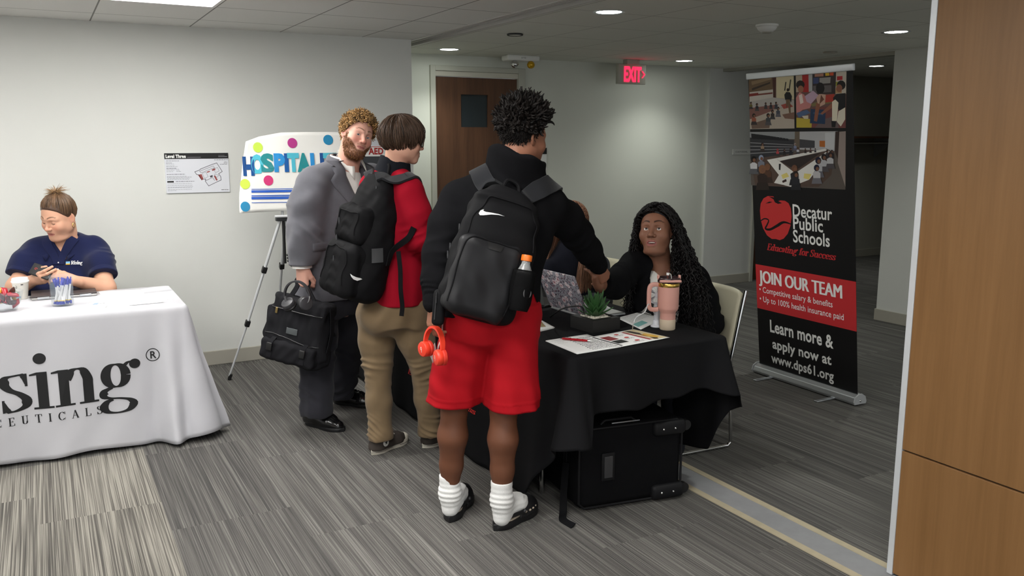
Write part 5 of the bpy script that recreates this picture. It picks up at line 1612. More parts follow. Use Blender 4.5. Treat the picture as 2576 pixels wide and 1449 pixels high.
 for sx in (-1, 1):
  inn, outr = [], []
  for i, z in enumerate(np.linspace(.045, -.36, 12)):
   x = (.088 + z * .235) * sx + .004
   wdt = np.interp(z, [-.36, -.28, -.13, -.10, -.095, .0, .045], [.012, .055, .098, .105, .070, .062, .05])
   inn.append(nb + u * (x - sx * .004) + V(0, 0, z) + bf * .2); outr.append(nb + u * (x + sx * wdt) + V(0, 0, z + .012) + bf * .2)
  yb = -.02
  rows = []
  for k in np.linspace(0, 1, 5):
   ln = [lerp(a_, b_, k) for a_, b_ in zip(inn, outr)]
   pr, _ = project_to(lambda p: jacket(p), ln, .004 + .006 * math.sin(k * math.pi), toward=-bf)
   rows.append(pr)
  lm.grid(np.array(rows))
 lm.build('lapels', M_su, root, solid=.003)
 # jacket collar round the neck
 jm = MB(); rows = []
 for r_, z_ in ((.082, .052), (.088, .056), (.096, .048), (.108, .01), (.112, -.02)):
  rows.append([nb + V(0, 0, z_ - .05 * (math.cos(t) + 1) * .5) + (u * math.sin(t) * r_ * 1.02 + bf * math.cos(t) * r_ * .92) for t in np.linspace(math.pi * .38, math.pi * 1.62, 30)])
 jm.grid(np.array(rows)); jm.build('jacket_collar', M_su, root, solid=.003)
 gp, gn = project_to(jk, [W(lerp(789, 824, s), lerp(611, 632, k), 4.6) for k in np.linspace(0, 1, 4) for s in np.linspace(0, 1, 7)], .004, toward=FH)
 MB().grid(gp.reshape(4, 7, 3)).build('pocket_flap', M_su, root, solid=.003)
 bt = MB()
 for i in range(4):
  o, nn = project_to(jacket, [W(733, 640 + i * 8, 4.62)], .001)
  bt.sphere(o[0], .0075, 10, 6)
 bt.build('sleeve_buttons', M_blk, root)
 # trousers
 M_tr = fabric('charcoal_suiting', srgb(44, 44, 50), .08, 12, .2, 1300, .1, .85)
 def trousers(p):
  d = None
  for h, k, c, sd in ((hr, kr, ar, 1), (hl, kl, al, 2)):
   e = s_chain(p, [h + V(0, 0, .03), lerp(h, k, .5), k, lerp(k, c, .6), c, c + V(0, 0, -.02)], [.125, .115, .098, .090, .084, .082], .03)
   e = e + folds(p, k, c, .75, .3, .009, .07, 50 + sd) + folds(p, h, k, .9, .3, .006, .09, 52 + sd)
   e = smax(e, f32(c[2] - .03) - p[:, 2], .006)
   d = e if d is None else smin(d, e, .02)
  hip = Loft(pel, u, V(0, 0, 1), [(-.1, 0, 0, .185, .145), (0, 0, 0, .19, .15), (.06, 0, 0, .18, .14)], 2.5, .01)
  q = p.copy(); q[:, 2] *= .2
  return smin(d, hip(p), .04) + wob(q, .005, .1, 55)
 garment('trousers', trousers, [pel, hl, hr, al, ar], .007, M_tr, root, .15)
 # black leather shoes
 M_le = mat('black_leather', srgb(16, 16, 17), rough=.22, spec=.55, bump=.1, bscale=120, coat=.25)
 for (hx, tx, sd) in (((768, 1062), (856, 1085), -1), ((838, 1012), (930, 1022), 1)):
  h = at_z(*hx, 0.0); t = at_z(*tx, 0.0); y = unit(t - h); M = foot_axes(h, t); Mi = np.linalg.inv(M); L = .31
  out = outline_shoe(L, .042, .054, asym=.006 * sd)
  s_ = MB(); slab(s_, M, out, 0, .022); sh = s_.build('leather_shoe', M_blk, root)
  def upper(p, Mi=Mi):
   q = p @ Mi[:3, :3].T.astype(f32) + Mi[:3, 3].astype(f32)
   d = s_chain(q, [(0, .045, .035), (0, .11, .052), (.003 * sd, .19, .034), (.005 * sd, .262, .024)], [.043, .05, .046, .034], .03)
   d = smin(d, s_cap(q, (0, .06, .05), (0, .065, .12), .045, .05), .03)
   d = smax(d, .018 - q[:, 2], .004); d = smax(d, q[:, 2] - .12, .004)
   d = d - .0025 * (np.abs(q[:, 1] - .21 + .02 * np.cos(q[:, 0] * 40)) < .003)
   return d
  garment('upper', upper, [h, h + y * .32], .005, M_le, sh, .07)
  lc = MB()
  for i in range(4):
   o, nn = project_to(upper, [(M @ np.array((x, .175 - i * .02, .09, 1)))[:3] for x in np.linspace(-.02, .02, 6)], .002)
   lc.tube(o, .0022, 5)
  lc.build('laces', M_blk, sh)
 return dict(root=root, wr=wr, HR=HR, bf=bf, br=br)
SUIT = build_suit()

# ------------------------------------------------------------------ seated person in navy polo behind the white table
def build_polo():
 pel, nb = W(168, 830, 5.26), W(168, 607, 5.20)
 root = thing('person', 'seated person in navy polo shirt looking down at a phone behind the white table', 'person', (pel[0], pel[1], 0))
 hc = W(147, 546, 5.12)
 fd = facing(180 + 18, -.36)
 H = Head(hc, axes(fd, roll=R(-3)), 1.03, jaw=1.16, cheek=1.15, wide=1.04, lid=.0012, low=.006, neck=nb + V(0, 0, -.02), neck_r=(.056, .066), chin2=.75, lips=.85)
 bf = facing(180 + 4)
 sr, sl = W(80, 622, 5.14), W(246, 618, 5.24)
 er, wr = W(42, 722, 4.99), W(88, 704, 4.86)
 el, wl = W(266, 726, 5.06), W(186, 706, 4.87)
 u = unit(sr - sl)
 ph = W(118, 690, 4.80)
 def mk(w, to, back, th, curl, sc=.97, thumb=(.55, .4, .3)):
  d = unit(to - w); b = unit(back - d * (back @ d)); a = unit(np.cross(d, b)); a = a if a @ th > 0 else -a
  return Hand(w, np.stack([a, d, b], 1), curl=curl, thumb=thumb, scale=sc)
 HR = mk(wr, W(128, 692, 4.76), -FH * .8 + V(0, 0, -.35) - RT * .4, V(0, 0, 1.), (.30, .34, .38, .30))
 HL = mk(wl, W(126, 690, 4.80), -FH * .7 + V(0, 0, .55), V(0, 0, 1.) + FH * .2, (.45, .5, .5, .5))
 ax = nb - pel; Lx = np.linalg.norm(ax)
 torso = Loft(pel, u, ax, [(-.1, 0, 0, .19, .16), (.15, 0, 0, .19, .16), (.3, 0, 0, .18, .13), (Lx - .08, 0, 0, .16, .11), (Lx, 0, 0, .09, .08)])
 hpR, hpL = pel + u * .1, pel - u * .1
 knR, knL = hpR + bf * .46 + V(0, 0, .0), hpL + bf * .46
 anR, anL = knR + bf * .02 + V(0, 0, .07 - knR[2]), knL + bf * .02 + V(0, 0, .07 - knL[2])
 chest = Loft(pel, u, ax, [(.1, 0, 0, .18, .13), (.3, 0, 0, .18, .112), (Lx - .10, 0, 0, .18, .098), (Lx - .03, 0, 0, .13, .080), (Lx + .02, 0, 0, .07, .066)], 2.3)
 def body(p):
  d = smin(H(p), chest(p), .035)
  d = smin(d, s_chain(p, [sl + V(0, 0, -.06), el, wl], [.052, .054, .030], .03), .02); d = smin(d, s_chain(p, [sr + V(0, 0, -.06), er, wr], [.052, .054, .030], .03), .02)
  for h, k, c in ((hpR, knR, anR), (hpL, knL, anL)): d = smin(d, s_chain(p, [h, k, c], [.085, .06, .045], .03), .02)
  return smin(smin(d, HR(p), .012), HL(p), .012)
 base = skin_color(H, srgb(206, 158, 132), srgb(170, 104, 96), srgb(96, 68, 52), blush=.5, browt=.0042)
 lo, hi = bounds(pel, nb, sl, sr, wl, wr, el, er, knR, knL, anR, anL, hc, pad=.12)
 ab = bounds(sl, sr, el, er, wl, wr, pad=.08)
 sculpt('body', body, [H.box(), HR.box(), HL.box(), (ab[0], ab[1], .006), (lo, hi, .012)], M_skin, root, base)
 H.eyes(root, (0, 1, -.6), iris=srgb(84, 70, 50))
 for sx in (-1, 1):
  lm = MB(); pts = [H.wld((sx * (.0315 + .0135 * t), .0665 + .0150 * math.sqrt(max(0, 1 - (t * .9) ** 2)) * .93, -.0055 - .003 * (1 - t * t))) for t in np.linspace(-1, 1, 12)]
  lm.tube(pts, .0011, 5); lm.build('lashes', mat('dark_lash', srgb(50, 36, 30), rough=.7), root)
 # hair drawn back to a small knot on the crown
 hm = HairMesh(); cb = srgb(96, 72, 52)
 hm.sdf(lambda p: smax(H.skull(H.loc(p), .006), s_hairline(H.loc(p), .002), .010) * H.s, (H.c - .16, H.c + .17, .005), srgb(70, 50, 38))
 bun = unit((.006, -.30, 1.0)); C = np.array((0, -.012, .034)); g = np.random.default_rng(6)
 q, n = scalp(H, 1100, lambda q: hairline(q, .004), 17, .008)
 P = []
 for a in q:
  d0 = unit(a - C); pts = []
  part = .25 * math.exp(-(a[0] / .02) ** 2)
  for t in np.linspace(0, 1, 11):
   s = t * .99
   d = unit(d0 * (1 - s) + bun * s)
   o = .003 + .013 * math.sin(min(1, t * 1.3) * math.pi * .55) + g.normal() * .0006
   rr = np.array((.074 * H.wide + o, .094 + o, .088 + o)); pts.append(C + d / np.linalg.norm(d / rr))
  P.append(pts)
 P = np.array(P); P = H.wld(P.reshape(-1, 3)).reshape(P.shape)
 hm.strands(P, np.array([.0012, .002, .0022, .0022, .0022, .0022, .0022, .0022, .0021, .002, .0018]), cb, .3, 4)
 top = C + bun * .097
 hm.sdf(lambda p: s_ell(H.loc(p), top + V(0, 0, .004), (.026, .024, .016)) * H.s + wob(p, .002, .012, 5), (H.wld(top) - .05, H.wld(top) + .05, .003), srgb(92, 68, 48))
 P = []; cc = []
 for i in range(150):
  a = g.uniform(0, 6.28); d = unit(V(math.cos(a), math.sin(a) * .8, g.uniform(-.1, 1.0))); e = unit(V(math.cos(a), math.sin(a), -.3))
  t = np.linspace(0, 1, 9)[:, None]; L = g.uniform(.02, .055)
  P.append(top + d * L * t + e * .03 * t ** 2.2 * g.uniform(0, 1) + V(0, 0, .012))
 P = np.array(P); P = H.wld(P.reshape(-1, 3)).reshape(P.shape)
 hm.strands(P, np.array([.0012, .0014, .0014, .0014, .0013, .0012, .001, .0008, .0004]), srgb(150, 120, 86), .3)
 hm.build('hair', root, .42, .45)
 er_ = MB()
 for sx in (-1, 1):
  o = H.wld((sx * .077 * H.wide, -.012, -.05)); r_ = [o + unit(H.M[:, 1]) * math.cos(t) * .011 + V(0, 0, 1) * math.sin(t) * .014 for t in np.linspace(0, 6.28, 19)[:-1]]
  e = MB(); e.tube(r_, .0018, 6, closed=True); e.build('hoop_earring', mat('gold', srgb(212, 175, 90), rough=.25, metal=1), root)
 # polo shirt
 M_p = fabric('navy_pique', srgb(22, 28, 62), .06, 14, .35, 800, .12)
 tors = Loft(pel, u, ax, [(-.1, 0, .0, .235, .19), (.08, 0, 0, .23, .185), (.2, 0, 0, .225, .165), (Lx - .20, 0, 0, .225, .145), (Lx - .12, 0, 0, .205, .125), (Lx - .05, 0, 0, .14, .10), (Lx + .0, 0, 0, .088, .08), (Lx + .03, 0, 0, .072, .07)], 2.4, .02)
 bu = lambda s_: lerp(pel, nb, .52) + u * s_ * .085 + bf * .095
 def polo0(p):
  d = tors(p)
  for s_ in (-1, 1): d = smin(d, s_ell(p, bu(s_), (.095, .095, .085)), .06)
  for s_, e_, sd in ((sr, er, 1), (sl, el, 2)):
   a = s_chain(p, [s_ + V(0, 0, -.04), lerp(s_, e_, .4), lerp(s_, e_, .72)], [.070, .076, .078], .04) + folds(p, s_, e_, .3, .25, .004, .06, 60 + sd)
   a = smax(a, s_plane(p, lerp(s_, e_, .70), e_ - s_), .004)
   d = smin(d, a, .07)
  d = smin(d, s_cap(p, sl + u * .04 + V(0, 0, -.005), nb + V(0, 0, -.015), .062, .06), .06); d = smin(d, s_cap(p, sr - u * .04 + V(0, 0, -.005), nb + V(0, 0, -.015), .062, .06), .06)
  return d + wob(p, .005, .17, 63) + wob(p * np.array((1, 1, .5), f32), .003, .08, 64)
 def vneck(p):
  q = p - nb.astype(f32); x = q @ u.astype(f32); y = q @ bf.astype(f32); z = q[:, 2]
  hw = np.interp(z, [-.105, -.065, -.02, .02, .07], [.0, .018, .045, .066, .09]).astype(f32)
  return smax(np.abs(x + .004) - hw, -y, .004)
 polo = lambda p: smax(polo0(p), -vneck(p), .004)
 garment('polo_shirt', polo, [pel, nb, sl, sr, el, er], .006, M_p, root, .15)
 # collar and open placket folded over
 cm = MB()
 for sx in (-1, 1):
  rows = []
  for k in np.linspace(0, 1, 5):
   ln = []
   for z in np.linspace(0, 1, 16):
    th = math.pi * (1 - z * .86)
    rad = .074 + .045 * k + .012 * z
    c = nb + u * sx * math.sin(th) * rad * 1.04 + bf * (math.cos(th) * rad * 1.0 + .0) + V(0, 0, .045 - .045 * k - .085 * z ** 2.2)
    if z > .85: c = c + V(0, 0, -(z - .85) * .12 * k)
    ln.append(c)
   rows.append(ln)
  cm.grid(np.array(rows))
 cm.build('collar', M_p, root, solid=.004)
 for sx in (-1, 1):
  zz_ = np.linspace(.03, -.125, 18); hh_ = np.interp(zz_, [-.105, -.065, -.02, .02, .07], [.004, .018, .045, .066, .09])
  q, nn = project_to(polo0, [nb + u * (sx * (h_ + .010) - .004) + V(0, 0, z_) + bf * .2 for z_, h_ in zip(zz_, hh_)], .003, toward=-bf)
  pk_ = MB(); ribbon(pk_, q, nn, np.linspace(.06, .032, 18), .004); pk_.build('placket', M_p, root)
 for i, z in enumerate((-.115, -.155)):
  o, nn = project_to(polo0, [nb + V(0, 0, z) + bf * .2 + u * (-.004 + .004 * i)], .001, toward=-bf)
  b = MB(); b.sphere(o[0], (.0055, .0055, .0055), 12, 8); b.build('button', mat('pearl_button', srgb(225, 222, 214), rough=.25), root)
 cf = MB()
 for s_, e_ in ((sr, er), (sl, el)):
  t = unit(e_ - s_); c = lerp(s_, e_, .70); cb_ = MB(); cb_.tube([c - t * .03, c - t * .025, c - t * .002, c + t * .002, c], [.074, .0805, .0815, .078, .06], 28); cb_.build('sleeve_band', M_p, root)
 # printed chest mark and lettering
 o = nb + V(0, 0, -.128) - u * .072 + bf * .25
 decal('chest_lettering', polo0, serif('Rising', .2, .06), o, -u, V(0, 0, 1) * 1, -bf, M_wht, root, height=.021, width=.072, off=.0025)
 sq = np.array([(x, y) for y in np.linspace(0, 1, 4) for x in np.linspace(0, 1, 5)]); fq = [(i * 5 + j, i * 5 + j + 1, i * 5 + j + 6, i * 5 + j + 5) for i in range(3) for j in range(4)]
 o2 = o + u * .027
 decal('chest_mark', polo0, (sq, fq[:4]), o2, -u * .022, V(0, 0, 1) * .018, -bf, mat('gold_print', srgb(226, 176, 50), rough=.6), root, height=1, off=.0025)
 decal('chest_mark', polo0, (sq, fq[4:]), o2, -u * .022, V(0, 0, 1) * .018, -bf, mat('sky_print', srgb(120, 176, 214), rough=.6), root, height=1, off=.0025)
 M_dk = fabric('dark_trousers', srgb(30, 30, 36), .05)
 tr = union(*[limb([h, k, c], [.105, .085, .06], .03) for h, k, c in ((hpR, knR, anR), (hpL, knL, anL))], limb([pel - u * .08, pel + u * .08], [.12, .12]), k=.03)
 garment('trousers', tr, [pel, knR, knL, anR, anL], .012, M_dk, root, .13)
 for c in (anR, anL):
  M = foot_axes(np.array((c[0], c[1], 0)) - bf * .06, np.array((c[0], c[1], 0)) + bf * .2); s_ = MB(); slab(s_, M, outline_shoe(.25, .033, .043), 0, .02)
  s2 = s_.build('shoe', M_blk, root)
  m2 = MB(); m2.sphere((M @ np.array((0, .12, .03, 1)))[:3], (.04, .12, .045), 18, 10, M[:3, :3]); m2.build('upper', M_blk, s2)
 return dict(root=root, pel=pel, HR=HR, HL=HL, wr=wr, wl=wl, bf=bf, u=u, ph=ph)
POLO = build_polo()

# ------------------------------------------------------------------ seated person with long dark curls, black jacket
def build_curls():
 pel, nb = W(1700, 893, 4.52), W(1663, 672, 4.43)
 root = thing('person', 'seated person with long black curls in black jacket and white tee, looking up', 'person', (pel[0], pel[1], 0))
 hc = W(1651, 580, 4.38)
 fd = facing(180 + 24, .20)
 H = Head(hc, axes(fd, roll=R(3)), 1.04, jaw=.98, cheek=1.2, wide=1.0, lid=.0062, low=.001, mouth=.0075, lips=1.3, nose=1.25, neck=nb + V(0, 0, -.02), neck_r=(.054, .058), chin2=.6)
 bf = facing(180 + 22)
 sr, sl = W(1592, 660, 4.40), W(1756, 696, 4.58)
 er, wr = W(1545, 716, 4.22), W(1507, 716, 4.09)
 el, wl = W(1786, 812, 4.50), W(1715, 850, 4.32)
 u = unit(sr - sl)
 fy = unit(W(1502, 676, 4.02) - wr); ok = HOOD['HR']
 b = unit(FH * .75 + RT * -.5 + V(0, 0, -.1)); b = unit(b - fy * (b @ fy)); a = unit(np.cross(fy, b)); a = a if a @ (RT + V(0, 0, .6)) > 0 else -a
 HR = Hand(wr, np.stack([a, fy, -b], 1), curl=(.42, .46, .5, .5), thumb=(.5, .2, .2), scale=.92)
 fy = unit(W(1650, 850, 4.2) - wl); b = V(0, 0, 1.); b = unit(b - fy * (b @ fy)); a = np.cross(fy, b); a = a if a @ u > 0 else -a
 HL = Hand(wl, np.stack([a, fy, b], 1), scale=.92)
 ax = nb - pel; Lx = np.linalg.norm(ax)
 torso = Loft(pel, u, ax, [(-.08, 0, 0, .17, .13), (.2, 0, 0, .15, .11), (Lx - .14, 0, 0, .165, .105), (Lx - .05, 0, 0, .125, .08), (Lx + .01, 0, 0, .06, .058)])
 hpR, hpL = pel + u * .1, pel - u * .1
 knR, knL = hpR + bf * .40 + V(0, 0, .0), hpL + bf * .40
 anR, anL = knR * (1, 1, 0) + V(0, 0, .07) - bf * .02, knL * (1, 1, 0) + V(0, 0, .07) - bf * .02
 def body(p):
  d = smin(H(p), torso(p), .035)
  d = smin(d, s_chain(p, [sl + V(0, 0, -.06), el, wl], [.042, .042, .027], .03), .02); d = smin(d, s_chain(p, [sr + V(0, 0, -.05), er, wr], [.042, .042, .028], .03), .02)
  for h, k, c in ((hpR, knR, anR), (hpL, knL, anL)): d = smin(d, s_chain(p, [h, k, c], [.08, .055, .04], .03), .02)
  return smin(smin(d, HR(p), .012), HL(p), .012)
 base = skin_color(H, srgb(134, 92, 72), srgb(150, 88, 84), srgb(30, 20, 18), blush=0, browt=.0042, brow_z=.033)
 lo, hi = bounds(pel, nb, sl, sr, wl, wr, el, er, knR, knL, anR, anL, hc, pad=.1)
 sculpt('body', body, [H.box(.0024), HR.box(), HL.box(), (lo, hi, .011)], M_skin, root, base)
 H.eyes(root, (-.1, 1, .2), iris=srgb(48, 30, 20))
 tm = MB(); pts = [H.wld((x, .0845 - 18 * x * x, -.0650)) for x in np.linspace(-.0165, .0165, 9)]
 tm.tube(pts, None, 10, flat=(.003, .0046), up=H.M[:, 2]); tm.build('teeth', mat('teeth', srgb(226, 220, 206), rough=.25), root)
 e = MB(); o = H.wld((.0745, -.006, -.052)); e.tube([o + H.M[:, 1] * math.cos(t) * .012 + H.M[:, 2] * math.sin(t) * .017 for t in np.linspace(0, 6.28, 19)[:-1]], .002, 6, closed=True); e.build('hoop_earring', mat('gold', srgb(212, 175, 90), rough=.25, metal=1), root)
 # long spiralling locks
 hm = HairMesh(); dk = srgb(17, 14, 14)
 hm.sdf(lambda p: smax(H.skull(H.loc(p), .006), s_hairline(H.loc(p), .004), .010) * H.s, (H.c - .16, H.c + .17, .005), srgb(16, 13, 13))
 g = np.random.default_rng(12); P = []; RR = []
 q, n = scalp(H, 480, lambda q: hairline(q, .004), 23, .004)
 Minv = H.M.T
 dn = V(0, 0, -1) @ H.M                                   # straight down in head axes
 for a, nn in zip(q, n):
  sx = 1 if a[0] + .018 - .10 * max(0, a[1]) > 0 else -1      # parted on one side
  heavy = sx < 0
  L = g.uniform(.26, .44) if heavy else g.uniform(.24, .40)
  outw = g.uniform(.088, .185) if heavy else g.uniform(.085, .14)
  bk = np.clip(a[1], -.09, .045)
  w0 = H.wld(a); c0 = H.wld((0, -.012, 0))
  side = -u * sx * -1 if False else (H.M[:, 0] * sx)
  side = unit(side * (1, 1, 0)); fw = unit(H.M[:, 1] * (1, 1, 0))
  p1 = H.wld(a + nn * .010 + V(sx * .012, 0, .001))
  yb = bk * 1.0 - .012 + g.normal() * .012
  if yb > .02 and not heavy: yb = g.uniform(-.04, .03)
  p2 = H.c + side * (.088 + .02 * g.random()) + fw * yb + V(0, 0, .02 + .3 * (a[2] - .03)) * H.s
  p3 = H.c + side * outw + fw * (yb + .015 * g.normal()) + V(0, 0, -.14)
  p4 = H.c + side * (outw + (.03 if heavy else .005) * g.random()) + fw * (yb + .02 + .03 * g.normal()) + V(0, 0, -.14 - L * .5) + (side * (outw - .08) * .55 if heavy else 0)
  p5 = p4 + V(0, 0, -L * .5) + side * .02 * g.normal() + fw * .02 * g.normal()
  line = bez([w0, p1, p2, p3, p4, p5], 72)
  s = np.concatenate([[0], np.cumsum(np.linalg.norm(np.diff(line, axis=0), axis=1))])
  ph = g.uniform(0, 6.28); tw = 2 * math.pi / g.uniform(.026, .06)
  am = .0075 * np.clip((s - .03) / .1, 0, 1)[:, None] * g.uniform(.7, 1.35)
  e1, e2 = side, fw
  P.append(line + am * (np.cos(ph + tw * s)[:, None] * e1 + np.sin(ph + tw * s)[:, None] * e2))
  RR.append(np.interp(np.linspace(0, 1, 72), [0, .1, .75, 1], [.0020, .0040, .0036, .0012]))
 hm.strands(np.array(P), np.array(RR), dk, .3, 5)
 hm.build('hair', root, .42, .3)
 # white tee and black jacket
 M_t = fabric('white_jersey', srgb(222, 220, 214), .03, 12, .15, 700, .1)
 bu = lambda s_: lerp(pel, nb, .60) + u * s_ * .075 + bf * .07
 tee0 = Loft(pel, u, ax, [(-.1, 0, 0, .185, .15), (.1, 0, 0, .18, .145), (.22, 0, 0, .17, .13), (Lx - .14, 0, 0, .18, .118), (Lx - .055, 0, 0, .15, .098), (Lx + .005, 0, 0, .078, .07), (Lx + .02, 0, 0, .062, .06)], 2.3)
 def tee(p):
  d = tee0(p)
  for s_ in (-1, 1): d = smin(d, s_ell(p, bu(s_), (.08, .08, .075)), .05)
  q = p - nb.astype(f32); x = q @ u.astype(f32); y = q @ bf.astype(f32)
  d = smax(d, -s_ell(np.stack([x, y, q[:, 2]], 1), (0, .075, .015), (.062, .12, .075)), .006)
  return d + wob(p, .004, .1, 71)
 garment('tee_shirt', tee, [pel, nb, sl, sr], .006, M_t, root, .14)
 M_j = fabric('black_blazer', srgb(15, 15, 17), .12, 14, .25, 900, .0, .9, .1)
 def jac0(p):
  d = tee0(p, .016)
  for s_ in (-1, 1): d = smin(d, s_ell(p, bu(s_), (.094, .09, .09)), .05)
  ra = s_chain(p, [sr + V(0, 0, -.02), er, lerp(er, wr, .8)], [.072, .07, .058], .03) + folds(p, sr, er, .6, .3, .006, .06, 73)
  la = s_chain(p, [sl + V(0, 0, -.03), lerp(sl, el, .5), el, wl], [.074, .074, .068, .05], .03) + folds(p, sl, el, .9, .3, .006, .06, 74)
  d = smin(smin(d, ra, .035), la, .035)
  d = smin(d, s_cap(p, sl + u * .04, nb + V(0, 0, -.025), .058, .05), .05); d = smin(d, s_cap(p, sr - u * .04, nb + V(0, 0, -.025), .058, .05), .05)
  return d + wob(p, .004, .15, 72)
 def gapf(p):
  q = p - nb.astype(f32); x = q @ u.astype(f32); y = q @ bf.astype(f32); z = q[:, 2]
  hw = np.interp(z, [-.6, -.3, -.1, .05], [.105, .10, .082, .075]).astype(f32)
  return smax(np.abs(x - .006) - hw, -y + .0, .006)
 cuff = lambda p: smax(jac0(p), s_plane(p, lerp(er, wr, .82), wr - er) - 10 * (s_sph(p, wr, .16) > 0), .003)
 jac = lambda p: smax(cuff(p), -gapf(p), .006)
 garment('jacket', jac, [pel, nb, sl, sr, er, wr, el, wl], .0065, M_j, root, .14)
 o = nb + V(0, 0, -.30) + u * .075 + bf * .3
 decal('tee_lettering', tee, sans('AMM', .03), o, -u, V(0, 0, 1), -bf, M_blk, root, height=.034, width=.15, off=.003)
 def quad(n):  # fine grid so the print follows the cloth
  s_ = np.array([(x, y) for y in np.linspace(0, 1, n) for x in np.linspace(0, 1, n)]); return s_, [(i * n + j, i * n + j + 1, i * n + n + j + 1, i * n + n + j) for i in range(n - 1) for j in range(n - 1)]
 for (x, z, w_, h_, sk) in ((.06, -.225, .05, .06, .3), (.01, -.25, .045, .045, -.3), (.055, -.262, .07, .025, .2)):
  v, F = quad(6); v = v.copy(); v[:, 0] += sk * v[:, 1]
  decal('tee_print', tee, (v, F), nb + V(0, 0, z) + u * x + bf * .3, -u * w_, V(0, 0, 1) * h_, -bf, M_blk, root, height=1, off=.003)
 M_dk = fabric('dark_trousers', srgb(30, 30, 36), .05)
 tr = union(*[limb([h, k, c], [.1, .08, .055], .03) for h, k, c in ((hpR, knR, anR), (hpL, knL, anL))], limb([pel - u * .08, pel + u * .08], [.115, .115]), k=.03)
 garment('trousers', tr, [pel, knR, knL, anR, anL], .012, M_dk, root, .13)
 for c in (anR, anL):
  M = foot_axes(np.array((c[0], c[1], 0)) - bf * .06, np.array((c[0], c[1], 0)) + bf * .2); s_ = MB(); slab(s_, M, outline_shoe(.25, .033, .043), 0, .02); s2 = s_.build('shoe', M_blk, root)
  m2 = MB(); m2.sphere((M @ np.array((0, .12, .03, 1)))[:3], (.04, .12, .045), 18, 10, M[:3, :3]); m2.build('upper', M_blk, s2)
 return dict(root=root, pel=pel, bf=bf, u=u)
CURL = build_curls()

